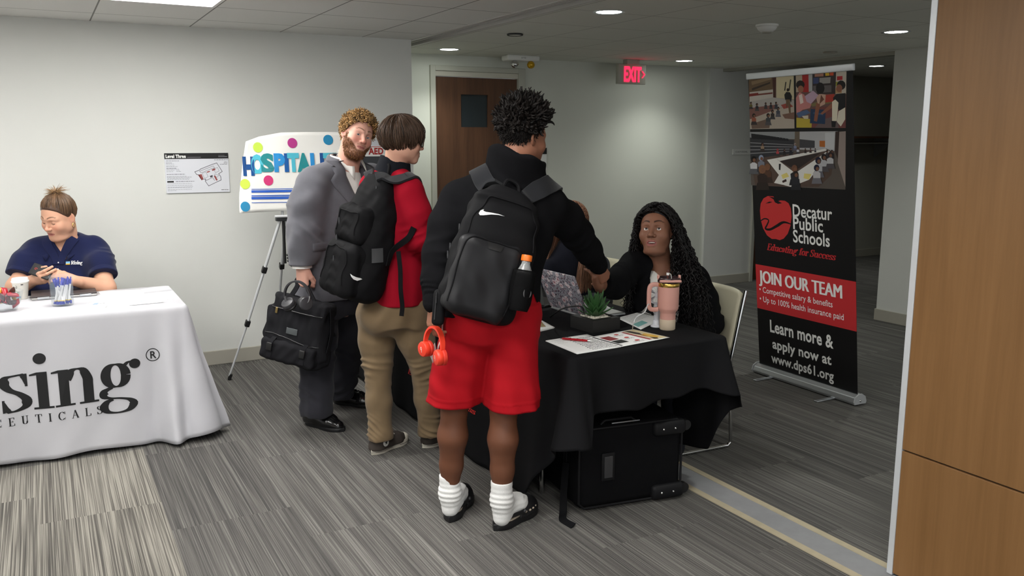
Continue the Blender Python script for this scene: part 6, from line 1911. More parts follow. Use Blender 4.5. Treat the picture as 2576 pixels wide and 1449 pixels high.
# ------------------------------------------------------------------ seated person with long straight brown hair, mostly hidden
def build_long():
 pel, nb = W(1452, 790, 5.42), W(1440, 622, 5.28)
 root = thing('person', 'seated person with long straight brown hair and dark jacket behind the floral laptop', 'person', (pel[0], pel[1], 0))
 hc = W(1436, 566, 5.22)
 H = Head(hc, axes(facing(180 + 30, -.15)), .98, neck=nb + V(0, 0, -.02), neck_r=(.05, .056))
 bf = facing(180 + 26)
 sr, sl = W(1376, 672, 5.22), W(1506, 668, 5.36)
 er, wr = W(1362, 748, 5.12), W(1400, 765, 4.98)
 el, wl = W(1512, 756, 5.24), W(1462, 768, 5.05)
 u = unit(sr - sl)
 def mk(w, th):
  fy = unit(bf + V(0, 0, -.1)); b = unit(V(0, 0, 1.) - fy * fy[2]); a = np.cross(fy, b); a = a if a @ th > 0 else -a
  return Hand(w, np.stack([a, fy, b], 1), curl=(.3, .3, .3, .35), scale=.92)
 HR, HL = mk(wr, -u), mk(wl, u)
 ax = nb - pel; Lx = np.linalg.norm(ax)
 torso = Loft(pel, u, ax, [(-.08, 0, 0, .16, .12), (.2, 0, 0, .14, .11), (Lx - .12, 0, 0, .16, .10), (Lx - .04, 0, 0, .11, .08), (Lx + .01, 0, 0, .06, .058)])
 hpR, hpL = pel + u * .09, pel - u * .09
 knR, knL = hpR + bf * .42, hpL + bf * .42
 anR, anL = knR * (1, 1, 0) + V(0, 0, .07), knL * (1, 1, 0) + V(0, 0, .07)
 def body(p):
  d = smin(H(p), torso(p), .035)
  d = smin(d, s_chain(p, [sl, el, wl], [.05, .042, .027], .03), .02); d = smin(d, s_chain(p, [sr, er, wr], [.05, .042, .027], .03), .02)
  for h, k, c in ((hpR, knR, anR), (hpL, knL, anL)): d = smin(d, s_chain(p, [h, k, c], [.08, .055, .04], .03), .02)
  return smin(smin(d, HR(p), .012), HL(p), .012)
 lo, hi = bounds(pel, nb, sl, sr, wl, wr, el, er, knR, knL, anR, anL, hc, pad=.1)
 sculpt('body', body, [H.box(.003), HR.box(.003), HL.box(.003), (lo, hi, .012)], M_skin, root, skin_color(H, srgb(214, 168, 148), srgb(180, 112, 108), srgb(96, 64, 44), blush=.4))
 H.eyes(root, (0, 1, -.3))
 hm = HairMesh(); cb = srgb(122, 84, 62)
 hm.sdf(lambda p: smax(H.skull(H.loc(p), .012), s_hairline(H.loc(p), .0), .008) * H.s, (H.c - .16, H.c + .17, .005), srgb(62, 40, 28))
 g = np.random.default_rng(5); P = []
 q, n = scalp(H, 1700, lambda q: hairline(q, .01), 33, .011)
 for a, nn in zip(q, n):
  sx = 1 if a[0] > 0 else -1
  side = unit(H.M[:, 0] * (1, 1, 0)) * sx; fw = unit(H.M[:, 1] * (1, 1, 0))
  y = np.clip(a[1] * .9, -.09, .03)
  front = g.random() < .4
  L = g.uniform(.24, .40)
  p1 = H.wld(a + nn * .01 + V(sx * .01, 0, 0))
  p2 = H.c + side * (.080 + .012 * g.random()) * (1 if y > -.07 else .7) + fw * y + V(0, 0, .0)
  p3 = H.c + side * (.10 + .03 * g.random()) + fw * (y + (.05 if front else -.01)) + V(0, 0, -.16)
  p4 = H.c + side * (.10 + .045 * g.random()) + fw * (y + (.11 if front else -.02)) + V(0, 0, -.16 - L * .6)
  P.append(bez([H.wld(a), p1, p2, p3, p4], 26))
 hm.strands(np.array(P), np.interp(np.linspace(0, 1, 26), [0, .1, .8, 1], [.001, .0021, .0021, .0006]), cb, .22, 4)
 hm.build('hair', root, .45, .4)
 M_j = fabric('dark_navy_jacket', srgb(26, 28, 38), .08, 14, .2, 900, .1)
 tors = Loft(pel, u, ax, [(-.1, 0, 0, .19, .15), (.15, 0, 0, .18, .14), (Lx - .12, 0, 0, .185, .125), (Lx - .04, 0, 0, .14, .105), (Lx + .02, 0, 0, .085, .082), (Lx + .045, 0, 0, .07, .068)], 2.3)
 def jac(p):
  d = tors(p)
  for s_ in (sr, sl): d = smin(d, s_cap(p, s_ + V(0, 0, -.01), nb, .06, .06), .05)
  for s_, e_, w_ in ((sr, er, wr), (sl, el, wl)): d = smin(d, s_chain(p, [s_ + V(0, 0, -.02), e_, w_], [.068, .064, .046], .03), .035)
  return d + wob(p, .004, .12, 81)
 garment('jacket', jac, [pel, nb, sl, sr, er, wr, el, wl], .0075, M_j, root, .13)
 o, nn = project_to(jac, [W(1373, 668, 5.0)], .006)
 bd = MB(); z = V(0, 0, 1); x = unit(np.cross(z, nn[0])); n0 = nn[0]
 bd.box((-.022, -.016, -.002), (.022, .016, .002), frame(o[0], x, unit(np.cross(n0, x)), n0)); bd.build('name_badge', mat('gold_badge', srgb(176, 156, 100), rough=.3, metal=.7), root, smooth=False)
 M_dk = fabric('dark_trousers', srgb(30, 30, 36), .05)
 tr = union(*[limb([h, k, c], [.095, .075, .055], .03) for h, k, c in ((hpR, knR, anR), (hpL, knL, anL))], limb([pel - u * .08, pel + u * .08], [.11, .11]), k=.03)
 garment('trousers', tr, [pel, knR, knL, anR, anL], .012, M_dk, root, .13)
 for c in (anR, anL):
  M = foot_axes(np.array((c[0], c[1], 0)) - bf * .06, np.array((c[0], c[1], 0)) + bf * .2); s_ = MB(); slab(s_, M, outline_shoe(.25, .033, .043), 0, .02); s2 = s_.build('shoe', M_blk, root)
  m2 = MB(); m2.sphere((M @ np.array((0, .12, .03, 1)))[:3], (.04, .12, .045), 18, 10, M[:3, :3]); m2.build('upper', M_blk, s2)
 return dict(root=root, pel=pel, bf=bf, u=u)
LONG = build_long()
for d_ in (POLO, CURL, LONG): print('pelvis', d_['pel'])

# ================================================================== TABLES AND CLOTHS
def perimeter(x0, x1, y0, y1, r=.03, step=.012):
 """points and outward normals round a rectangle, starting mid far side, running counter-clockwise"""
 pts = []
 for (cx, cy, a0), (ex, ey) in (((x0 + r, y1 - r, 90), (x0, y0 + r)), ((x0 + r, y0 + r, 180), (x1 - r, y0)), ((x1 - r, y0 + r, 270), (x1, y1 - r)), ((x1 - r, y1 - r, 0), (x0 + r, y1))):
  for a in np.linspace(a0, a0 + 90, 13): pts.append((cx + r * math.cos(R(a)), cy + r * math.sin(R(a)), math.cos(R(a)), math.sin(R(a))))
  sx, sy, nx, ny = pts[-1]
  L = math.hypot(ex - sx, ey - sy); k = int(L / step)
  for t in np.linspace(0, 1, k + 1)[1:-1]: pts.append((sx + (ex - sx) * t, sy + (ey - sy) * t, nx, ny))
 return np.array(pts)
def drape(name, rect, z, zlow, out, m, lab, cat, levels=30, solid=.003):
 per = perimeter(*rect); n = len(per)
 x, y, nx, ny = per.T
 zl = zlow(x, y)
 rows = []
 for k, t in enumerate(np.concatenate([[0, .004, .012, .025], np.linspace(.05, 1, levels)])):
  o = out(x, y, t)
  zz = z - (z - zl) * t
  e = .008 * min(1, t / .02)
  rows.append(np.stack([x + nx * (o + e - .008), y + ny * (o + e - .008), zz], 1))
 P = np.array(rows); nr = len(P)
 v = P.reshape(-1, 3)
 f = [(i * n + j, (i + 1) * n + j, (i + 1) * n + (j + 1) % n, i * n + (j + 1) % n) for i in range(nr - 1) for j in range(n)]
 c = len(v); v = np.vstack([v, [[(rect[0] + rect[1]) / 2, (rect[2] + rect[3]) / 2, z + .001]]])
 f += [(c, j, (j + 1) % n) for j in range(n)]
 o = link_mesh(name, v, f, m, None, True, solid=solid, auto=60)
 return tag(o, lab, cat)
def folding_table(name, lab, x0, x1, y0, y1, z, legs, along):
 t = thing(name, lab, 'table', ((x0 + x1) / 2, (y0 + y1) / 2, 0))
 MB().rbox((x0, y0, z - .04), (x1, y1, z), .012).build('table_top', mat('grey_table_top', srgb(190, 188, 182), rough=.5), t)
 for q in legs:
  if along == 'y': a, b = V(x0 + .085, q, 0), V(x1 - .085, q, 0)
  else: a, b = V(q, y0 + .085, 0), V(q, y1 - .085, 0)
  for p in (a, b):
   MB().tube([p + V(0, 0, .002), p + V(0, 0, z - .05)], .013, 12).build('leg', M_chrome, t)
  MB().tube([a + V(0, 0, z - .1), b + V(0, 0, z - .1)], .010, 10).build('crossbar', M_chrome, t)
 return t
# white table
WX0, WX1, WY0, WY1 = -1.19, .645, 4.826, 5.546
ZT = .745
folding_table('folding_table', 'folding table hidden under the white printed cloth', WX0 + .02, WX1 - .02, WY0 + .02, WY1 - .02, ZT - .004, (-1.0, .45), 'x')
M_wc = mat('white_polyester', srgb(197, 197, 202), rough=.62, spec=.3, var=.015, vscale=3)
def w_out(x, y, t):
 d1 = np.hypot(x - WX1, y - WY0)
 o = t * (.02 + .014 * np.sin(x * 9 + 1.2) * t + .009 * np.sin(x * 21 + 2 * t + y * 13)) + .004 * np.sin(x * 31 + 9 * t) * np.sin(t * 7) * t
 o = o + .006 * np.sin(x * 5.5 + 3.5 * t) * np.sin(t * math.pi)
 fl = np.exp(-(d1 / .17) ** 2)
 s = np.where(y < WY0 + .03, -(WX1 - x), (y - WY0))
 o = o + fl * t ** 1.05 * (.045 + .125 * np.sin(s * 20 + .9) ** 2)
 d2 = np.hypot(x - WX0, y - WY0)
 return o + np.exp(-(d2 / .17) ** 2) * t * .12
def w_low(x, y):
 return .014 + .012 * np.sin(x * 6 + .8) ** 2 * (y < WY0 + .02) + np.exp(-(((x - WX1) / .03) ** 2 + ((y - WY0) / .06) ** 2)) * .02
wc = drape('tablecloth', (WX0, WX1, WY0, WY1), ZT, w_low, w_out, M_wc, 'white fitted cloth with large black serif lettering, over the table at left', 'tablecloth')
def on_white(vf, o, height, width):
 v, f = on_plane(vf, o, (1, 0, 0), (0, 0, 1), height, width)
 t = np.clip((ZT - v[:, 2]) / (ZT - w_low(v[:, 0], np.full(len(v), WY0))), 0, 1)
 v[:, 1] = WY0 - w_out(v[:, 0], np.full(len(v), WY0), t) - .0042
 return v, f
def on_white_obj(name, vf, o, h, w_, m=M_blk):
 v, f = on_white(vf, o, h, w_); return link_mesh(name, v, f, m, wc, False)
# large word: right end at the right of the g, baseline under the stems
gx, ix = at_y(360, 1000, 4.8)[0], at_y(103, 1020, 4.8)[0]
zb = .283
big = serif('Rising', .158, .03)
i_rel = None
un = .29
g_ = serif('ing', .158, .03)[0]; wing = g_[:, 0].max()
sc = (gx - at_y(80, 1020, 4.8)[0]) / wing
on_white_obj('lettering', (big[0] / np.array((1, 1)), big[1]), (gx - big[0][:, 0].max() * sc, WY0, zb), .285, big[0][:, 0].max() * sc)
small = serif('PHARMACEUTICALS'.replace('H', 'I').replace('M', 'I') if False else 'CEUTICALS', .15, .045, .62)
cx0, cx1 = at_y(-14, 1078, 4.8)[0], at_y(258, 1030, 4.8)[0]
on_white_obj('small_lettering', small, (cx0, WY0, .213), .043, cx1 - cx0)
rc = at_y(385, 893, 4.81)
reg = pen(ell(0, 0, 1, 1, 0, 360, 33), .14, .14, 64); on_white_obj('registered_ring', (reg[0] + 1, reg[1]), (rc[0] - .033, WY0, rc[2] - .033), .033, .066)
on_white_obj('registered_letter', sans('R', .02), (rc[0] - .013, WY0, rc[2] - .019), .038, .03)

# black table
BX0, BX1, BY0, BY1 = 1.832, 2.672, 2.862, 5.60
folding_table('folding_table', 'long folding table hidden under the black cloth', BX0 + .02, BX1 - .02, BY0 + .02, BY1 - .02, ZT - .004, (3.26, 5.2), 'y')
M_bc = mat('black_polyester', srgb(19, 19, 21), rough=.8, spec=.14, var=.05, vscale=5, bump=.1, bscale=900)
def b_out(x, y, t):
 left = x < BX0 + .02; end = y < BY0 + .02
 o = t * (.012 + .010 * np.sin(y * 8 + 2 * t) * left + .012 * np.sin(x * 9 + 1) * end + .006 * np.sin((x + y) * 23) * t)
 d1 = np.hypot(x - BX0, y - BY0); s = np.where(end, x - BX0, -(y - BY0))
 o = o + np.exp(-(d1 / .2) ** 2) * t * (.045 + .05 * np.sin(s * 24 + 1.0))
 d2 = np.hypot(x - BX1, y - BY0)
 o = o + np.exp(-(d2 / .14) ** 2) * t * (.055 + .03 * np.sin((x + y) * 30))
 return o
def b_low(x, y):
 left = x < BX0 + .02; end = (y < BY0 + .025) & ~left; right = x > BX1 - .02
 zl = np.full(len(x), .012)
 zl = np.where(left, np.interp(y, [BY0 - .01, BY0 + .03, 3.22, 9], [.40, .36, .018, .012]), zl)
 ze = np.interp(x, [BX0, BX0 + .055, BX0 + .075, BX0 + .3, BX1 - .12, BX1 - .02, BX1], [.38, .375, .505, .492, .525, .49, .44]) + .006 * np.sin(x * 31)
 zl = np.where(end, ze, zl)
 zl = np.where(right, np.interp(y, [BY0, BY0 + .05, BY0 + .14, BY0 + .34, BY0 + .42, 9], [.44, .34, .16, .13, .5, .54]), zl)
 return zl
bc = drape('tablecloth', (BX0, BX1, BY0, BY1), ZT, b_low, b_out, M_bc, 'black cloth hanging over the table under the floral laptop', 'tablecloth')
v, f = on_plane(serif('Educating for Success', .2, .06, 0, .22), (BX0 - .02, 4.62, .262), (0, -1, 0), (0, 0, 1), .032, 4.62 - 3.718)
tt = (ZT - v[:, 2]) / (ZT - .012); v[:, 0] = BX0 - b_out(np.full(len(v), BX0), v[:, 1], tt) - .0045
link_mesh('lettering', v, f, M_red, bc, False)

# suitcase lying under the end of the black table
sa, sb = V(1.958, 2.99, 0), V(2.470, 2.915, 0)
ux = unit(sb - sa); uy = V(-ux[1], ux[0], 0)
sw = np.linalg.norm(sb - sa)
S = frame(sa, ux, uy, (0, 0, 1))
su = thing('suitcase', 'black soft suitcase lying on its side under the end of the black table', 'suitcase', tuple((sa + sb) / 2 + uy * .3))
M_sc = fabric('black_nylon', srgb(15, 15, 17), .1, 25, .35, 700, .0, .8, .12)
M_rub2 = mat('black_rubber', srgb(22, 22, 24), rough=.55, spec=.25)
MB().rbox((0, 0, .014), (sw, .66, .385), .028, S).build('shell', M_sc, su)
pp = MB()
for z0 in (.03, .37):
 q = [(.02, -.001, z0), (sw - .02, -.001, z0)]
for y0 in (-.002,):
 pts = [(.03 + 0, y0, .02), (sw - .03, y0, .02), (sw - .004, y0, .045), (sw - .004, y0, .355), (sw - .03, y0, .38), (.03, y0, .38), (.004, y0, .355), (.004, y0, .045)]
 pp.tube([(S @ np.array((*a, 1)))[:3] for a in pts], .0055, 8, closed=True)
for yy in (.12, .145):
 pts = [(-.002, yy, .03), (-.002, yy, .37)]
 pp.tube([(S @ np.array((*a, 1)))[:3] for a in pts], .0045, 6)
pp.build('piping', M_rub2, su)
tg = MB().rbox((.11, -.010, .135), (.175, .0, .265), .008, S); tg.build('tag_holder', M_rub2, su)
MB().rbox((.122, -.013, .15), (.163, -.008, .25), .003, S).build('tag_window', mat('smoky_window', srgb(62, 62, 64), rough=.15), su)
for zc in (.045, .345):
 g = MB(); g.rbox((sw - .155, -.022, zc - .034), (sw + .012, .05, zc + .034), .02, S); w_ = g.build('wheel_guard', M_rub2, su)
 wl = MB(); wl.tube([(S @ np.array((sw + .018, -.004 + k, zc, 1)))[:3] for k in (0, .026)], .024, 18); wl.build('wheel', M_black, su)
 sc_ = MB()
 for k in (-.11, -.05): sc_.sphere((S @ np.array((sw + k, -.022, zc, 1)))[:3], .006, 10, 6)
 sc_.build('screws', M_chrome, w_)
hb = MB(); hb.tube([(S @ np.array((a, .03, b, 1)))[:3] for a, b in ((.12, .386), (.14, .402), (.27, .402), (.29, .386))], .006, 8); hb.build('carry_handle', M_rub2, su)
MB().rbox((.17, .02, .384), (.31, .028, .390), .002, S).build('metal_bar', M_alu, su)
st = MB(); p_ = bez([(S @ np.array((*a, 1)))[:3] for a in ((-.012, .1, .2), (-.035, .07, .1), (-.06, .02, .014), (-.09, -.05, .006), (-.075, -.12, .006))], 20)
ribbon(st, p_, [V(-.5, -.2, .8)] * 20, .035, .004); st.build('strap', M_sc, su)

# ------------------------------------------------------------------ stacking chairs with beige backs on chrome sled frames
M_beige = mat('beige_moulded_plastic', srgb(190, 184, 160), rough=.45, bump=.03, bscale=300)
def chair(label, loc, face, group=None):
 """origin on the floor under the seat centre; face = direction the sitter looks"""
 y = unit(np.array((face[0], face[1], 0))); x = np.cross(y, (0, 0, 1)); M = frame(loc, x, y, (0, 0, 1))
 T = lambda q: (np.asarray(q, float) @ M[:3, :3].T + M[:3, 3])
 t = thing('stacking_chair', label, 'chair', loc, group)
 s = [[(u * (.225 - .02 * (v + 1) * .0), .02 + v * .215, .452 + .012 * u * u - .012 * (v > .8) * (v - .8) * 5) for u in np.linspace(-1, 1, 13)] for v in np.linspace(-1, 1, 13)]
 mb = MB(); mb.grid(T(np.array(s).reshape(-1, 3)).reshape(13, 13, 3)); mb.build('seat', M_beige, t, solid=.012)
 b = []
 for v in np.linspace(0, 1, 14):
  w = .228 - .012 * v; row = []
  for u in np.linspace(-1, 1, 13):
   z = .53 + v * .315 - (abs(u) ** 6) * .02 * (1 if v > .9 else 0)
   row.append((u * w, -.225 - .075 * v - .022 * (1 - u * u), z))
  b.append(row)
 mb = MB(); mb.grid(T(np.array(b).reshape(-1, 3)).reshape(14, 13, 3)); mb.build('backrest', M_beige, t, solid=.010)
 for sx in (-1, 1):
  X = .238 * sx
  p = [(X, -.302, .845), (X, -.262, .66), (X, -.222, .47), (X, -.235, .24), (X, -.245, .03), (X, -.225, .011), (X, .19, .011), (X, .215, .03), (X, .20, .24), (X, .19, .435), (X, .16, .442), (X, -.2, .442)]
  q = []
  for a, c in zip(p, p[1:]): q += [lerp(a, c, k) for k in np.linspace(0, 1, 5)[:-1]]
  q.append(p[-1])
  MB().tube(T(np.array(q)), .0095, 10).build('side_frame', M_chrome, t)
 MB().tube(T(np.array([(-.238, -.24, .44), (.238, -.24, .44)])), .008, 8).build('crossbar', M_chrome, t)
 MB().tube(T(np.array([(-.238, .17, .44), (.238, .17, .44)])), .008, 8).build('crossbar', M_chrome, t)
 return t
cf = V(-1, .05, 0)
chair('beige-backed chrome chair holding the person with long black curls', (2.90, 3.555, 0), cf)
chair('empty beige-backed chrome chair behind the handshake', (3.0, 4.04, 0), cf)
pl = LONG['pel']; chair('chrome chair under the person with long straight brown hair', (pl[0] + .02, pl[1] + .06, 0), V(-1, -.05, 0))
pp_ = POLO['pel']; chair('chrome chair under the person in the navy polo shirt', (pp_[0] - RT[0] * .09, pp_[1] - RT[1] * .09, 0), POLO['bf'])

# ------------------------------------------------------------------ roll-up banner stand
bl, br_ = V(4.362, 4.36, 0), V(4.345, 3.478, 0)
bu_ = unit(br_ - bl)                                   # reading direction
bw = .852
b0 = bl + bu_ * .015 + V(0, 0, .058)                    # lower left of the sheet
topL = at_x(1880, 196, 4.135)
bv = unit(topL - b0 - bu_ * ((topL - b0) @ bu_))
bn = np.cross(bu_, bv); bn = bn if bn @ (CAM - b0) > 0 else -bn
Hs = (topL - b0) @ bv
def P2(x, y):
 """photo point carried onto the sheet: coordinates (across, up)"""
 d = ray(x, y); s = ((b0 - CAM) @ bn) / (d @ bn); q = CAM + d * s - b0
 return np.array((q @ bu_, q @ bv))
def S3(a, off=0.0):
 a = np.asarray(a, float).reshape(-1, 2)
 return b0 + a[:, :1] * bu_ + a[:, 1:2] * bv + bn * off
ban = thing('banner_stand', 'tall black and red roll-up recruiting banner on a silver base by the corridor', 'banner stand', tuple((bl + br_) / 2))
mid = (bl + br_) / 2; Lb = np.linalg.norm(br_ - bl)
Bm = frame(mid, bu_, np.cross(V(0, 0, 1), bu_), (0, 0, 1))
ca = MB()
prof = [(-.045, .006), (.045, .006), (.05, .02), (.04, .05), (.012, .068), (-.012, .068), (-.04, .05), (-.05, .02)]
ca.prism([(Bm @ np.array((-Lb / 2, a, b, 1)))[:3] for a, b in prof], bu_ * Lb)
ca.build('cassette', M_alu, ban, smooth=False, bevel=.004)
for s in (-1, 1):
 e = MB(); e.prism([(Bm @ np.array((s * Lb / 2 - (.0 if s > 0 else .008), a * 1.08, .003 + b * 1.04, 1)))[:3] for a, b in prof], bu_ * .008); ec = e.build('end_cap', mat('grey_plastic', srgb(176, 178, 180), rough=.5), ban, smooth=False)
 MB().sphere((Bm @ np.array((s * (Lb / 2 + .006), 0, .03, 1)))[:3], .008, 12, 8).build('screw', M_chrome, ec)
for s in (-.27, .27):
 MB().rbox((s - .016, -.19, .001), (s + .016, .19, .010), .004, Bm).build('foot', M_alu, ban)
# upright pole behind, top rail
pb = (Bm @ np.array((0, 0, .06, 1)))[:3]; pt = S3((bw / 2, Hs))[0] - bn * .02
MB().tube([pb - bn * .012, lerp(pb, pt, .5) - bn * .02, pt], .009, 10).build('pole', M_alu, ban)
rl = MB(); rl.rbox((-.008, -.012, -.012), (bw + .008, .010, .028), .005, frame(S3((0, Hs))[0], bu_, -bn, bv)); rl.build('top_rail', M_alu_w, ban)
sh = MB()
gr = np.array([[(u * bw, v * Hs) for u in np.linspace(0, 1, 5)] for v in np.linspace(0, 1, 24)])
sh.grid(S3(gr.reshape(-1, 2)).reshape(24, 5, 3))
M_sheet = mat('black_banner_print', srgb(20, 19, 20), rough=.5, spec=.35)
sheet = sh.build('printed_sheet', M_sheet, ban, smooth=False, solid=.0016)
def flat(name, polys, off, parent=None):
 """coloured flat patches: list of (pixel outline, colour)"""
 mb = MB()
 for k, (px, c) in enumerate(polys):
  q = np.array([P2(*a) for a in px])
  mb.poly(S3(q, off + k * .00004), np.array(srgb(*c)[:3]))
 return mb.build(name, mat('banner_print', rough=.5, spec=.35, attr='Col'), parent or sheet, smooth=False)
def rectp(x0, y0, x1, y1, x2=None, y2=None, x3=None, y3=None):
 return [(x0, y0), (x1, y1), (x2, y2), (x3, y3)]
def band(t0, t1, s0=0, s1=1):
 """patch of the sheet between two heights, in fractions from the top"""
 return [(s0 * bw, (1 - t0) * Hs), (s1 * bw, (1 - t0) * Hs), (s1 * bw, (1 - t1) * Hs), (s0 * bw, (1 - t1) * Hs)]
def quadp(name, a, c, off):
 return MB().poly(S3(a, off)).build(name, c, sheet, smooth=False)
y661, y824 = P2(1900, 661)[1], P2(1906, 775)[1]
y661b, y824b = P2(2136, 709)[1], P2(2136, 829)[1]
ya, yb = (y661 + y661b) / 2, (y824 + y824b) / 2
quadp('red_band', [(0, ya), (bw, ya), (bw, yb), (0, yb)], mat('banner_red', srgb(196, 48, 52), rough=.5), .0011)
def line(text, xl, yl, xr, yr, hpx, m=M_wht, bold=.02, off=.0017, name='lettering', fn=None):
 a, b = P2(xl, yl), P2(xr, yr)
 h = abs(P2(xl, yl - hpx)[1] - a[1])
 vf = sans(text, bold) if fn is None else fn(text)
 v, f = on_plane(vf, S3((a[0], (a[1] + b[1]) / 2), off)[0], bu_, bv, h, b[0] - a[0])
 return link_mesh(name, v, f, m, sheet, False)
sw_ = lambda t: sans(t, .018)
line('Decatur', 1995, 545, 2094, 553, 30, fn=sw_); line('Public', 1996, 576, 2071, 583, 30, fn=sw_); line('Schools', 1996, 610, 2088, 619, 30, fn=sw_)
M_br = mat('banner_red', srgb(196, 48, 52))
line('Educating for Success', 1930, 629, 2104, 655, 17, M_br, fn=lambda t: serif(t, .2, .07, 0, .28))
for k_ in (0, 1.3, 2.6): line('JOIN OUR TEAM', 1910 + k_, 711.8 + k_ * .17, 2117 + k_, 747.8 + k_ * .17, 30, bold=0, off=.0017 + k_ * .0001)
line('\u2022 Competitive salary & benefits', 1911, 735, 2095, 772, 14, bold=.005)
line('\u2022 Up to 100% health insurance paid', 1912, 757, 2123, 806, 14, bold=.005)
line('Learn more &', 1938, 836, 2097, 874, 29, bold=.025); line('apply now at', 1944, 879, 2092, 914, 23, bold=.025); line('www.dps61.org', 1941, 911, 2098, 958, 22, bold=.025)
# red apple mark
ap = [(1946, 494), (1932, 493), (1921, 499), (1914, 512), (1912, 530), (1914, 552), (1920, 574), (1930, 592), (1942, 601), (1952, 601), (1962, 604), (1972, 600), (1982, 588), (1989, 568), (1992, 545), (1990, 524), (1984, 511), (1975, 505), (1964, 504), (1955, 507)]
flat('apple_mark', [(ap, (198, 54, 54))], .0015)
wv = bez([P2(*q) for q in ((1913, 556), (1924, 550), (1934, 554), (1930, 566), (1926, 575), (1938, 577), (1955, 568), (1972, 559), (1992, 564))], 40)
t = np.gradient(wv, axis=0); t /= np.linalg.norm(t, axis=1)[:, None]; nn = np.stack([-t[:, 1], t[:, 0]], 1) * np.interp(np.linspace(0, 1, 40), [0, .5, .8, 1], [.004, .0065, .010, .003])[:, None]
mb = MB(); mb.add(np.vstack([S3(wv + nn, .0019), S3(wv - nn, .0019)]), [(i, i + 1, 41 + i, 40 + i) for i in range(39)]); mb.build('apple_wave', M_sheet, sheet, smooth=False)
flat('apple_stem', [([(1934, 494), (1950, 497), (1957, 505), (1968, 511), (1958, 513), (1950, 509), (1946, 501)], (20, 19, 20)), ([(1926, 512), (1936, 507), (1944, 508), (1936, 511)], (20, 19, 20))], .0018)
# three printed pictures, as flat patches of colour
def figure(x, y, s, top, bot, hair=(24, 18, 16), skin=(120, 84, 64)):
 """a small printed figure seated: head, hair, top, legs"""
 o = [([(x - 5 * s, y + 13 * s), (x - 6 * s, y + 3 * s), (x, y - 1 * s), (x + 6 * s, y + 3 * s), (x + 6 * s, y + 14 * s)], top),
   ([(x - 8 * s, y + 20 * s), (x - 6 * s, y + 11 * s), (x + 6 * s, y + 11 * s), (x + 9 * s, y + 20 * s)], bot),
   ([(x + 4.5 * s * math.cos(a), y - 5 * s + 5.5 * s * math.sin(a)) for a in np.linspace(0, 6.28, 10)[:-1]], hair),
   ([(x + 1 * s + 2.6 * s * math.cos(a), y - 3.6 * s + 3.2 * s * math.sin(a)) for a in np.linspace(0, 6.28, 9)[:-1]], skin)]
 return o
gym = [([(1884, 196), (1997, 186), (1999, 323), (1887, 325)], (150, 136, 122)), ([(1884, 196), (1945, 190), (1944, 232), (1885, 262)], (104, 84, 62)),
  ([(1890, 205), (1942, 193), (1940, 200), (1892, 214)], (134, 112, 84)), ([(1892, 222), (1938, 206), (1938, 210), (1892, 228)], (60, 48, 40)),
  ([(1886, 232), (1945, 225), (1945, 254), (1886, 262)], (186, 180, 170)), ([(1953, 189), (1997, 186), (1998, 250), (1954, 246)], (196, 184, 150)),
  ([(1885, 236), (1908, 233), (1908, 240), (1885, 243)], (120, 46, 40)), ([(1908, 236), (1944, 232), (1944, 236), (1908, 240)], (112, 60, 50)),
  ([(1943, 190), (1953, 189), (1952, 248), (1946, 248)], (72, 40, 32)), ([(1976, 206), (1979, 206), (1976, 228), (1973, 228)], (60, 56, 50)), ([(1988, 200), (1991, 200), (1987, 228), (1984, 228)], (60, 56, 50)),
  ([(1886, 256), (1945, 245), (1998, 252), (1998, 266), (1886, 282)], (170, 164, 158)), ([(1886, 272), (1960, 262), (1930, 290), (1887, 300)], (122, 84, 76)), ([(1887, 300), (1940, 280), (1998, 262), (1999, 323), (1887, 325)], (176, 164, 150)),
  ([(1968, 288), (1999, 282), (1999, 300), (1975, 298)], (120, 90, 76)), ([(1965, 264), (1985, 258), (1996, 268), (1972, 274)], (150, 70, 60)), ([(1890, 312), (1940, 296), (1936, 322), (1892, 324)], (112, 92, 80))]
for x, y, s, a, b in ((1897, 295, .95, (150, 84, 62), (60, 52, 52)), (1933, 295, 1.0, (64, 66, 70), (80, 78, 80)), (1944, 284, .8, (52, 46, 44), (60, 60, 62)), (1958, 277, .85, (66, 72, 84), (92, 92, 98)), (1953, 262, .6, (50, 54, 66), (60, 60, 66)), (1940, 263, .55, (40, 40, 46), (60, 56, 56)), (1927, 263, .55, (54, 50, 54), (60, 56, 56)), (1905, 266, .65, (44, 44, 50), (70, 66, 66)), (1890, 262, .6, (98, 90, 40), (60, 56, 56))): gym += figure(x, y, s, a, b)
gym += [([(1974, 238), (1979, 231), (1988, 232), (1993, 242), (1991, 258), (1987, 250), (1977, 252), (1975, 246)], (24, 22, 24)), ([(1978, 250), (1988, 250), (1990, 284), (1986, 284), (1983, 262), (1979, 272)], (104, 84, 62)), ([(1983 + 3.4 * math.cos(a), 226 + 4.4 * math.sin(a)) for a in np.linspace(0, 6.28, 9)[:-1]], (40, 28, 24))]
flat('gym_picture', gym, .0012)
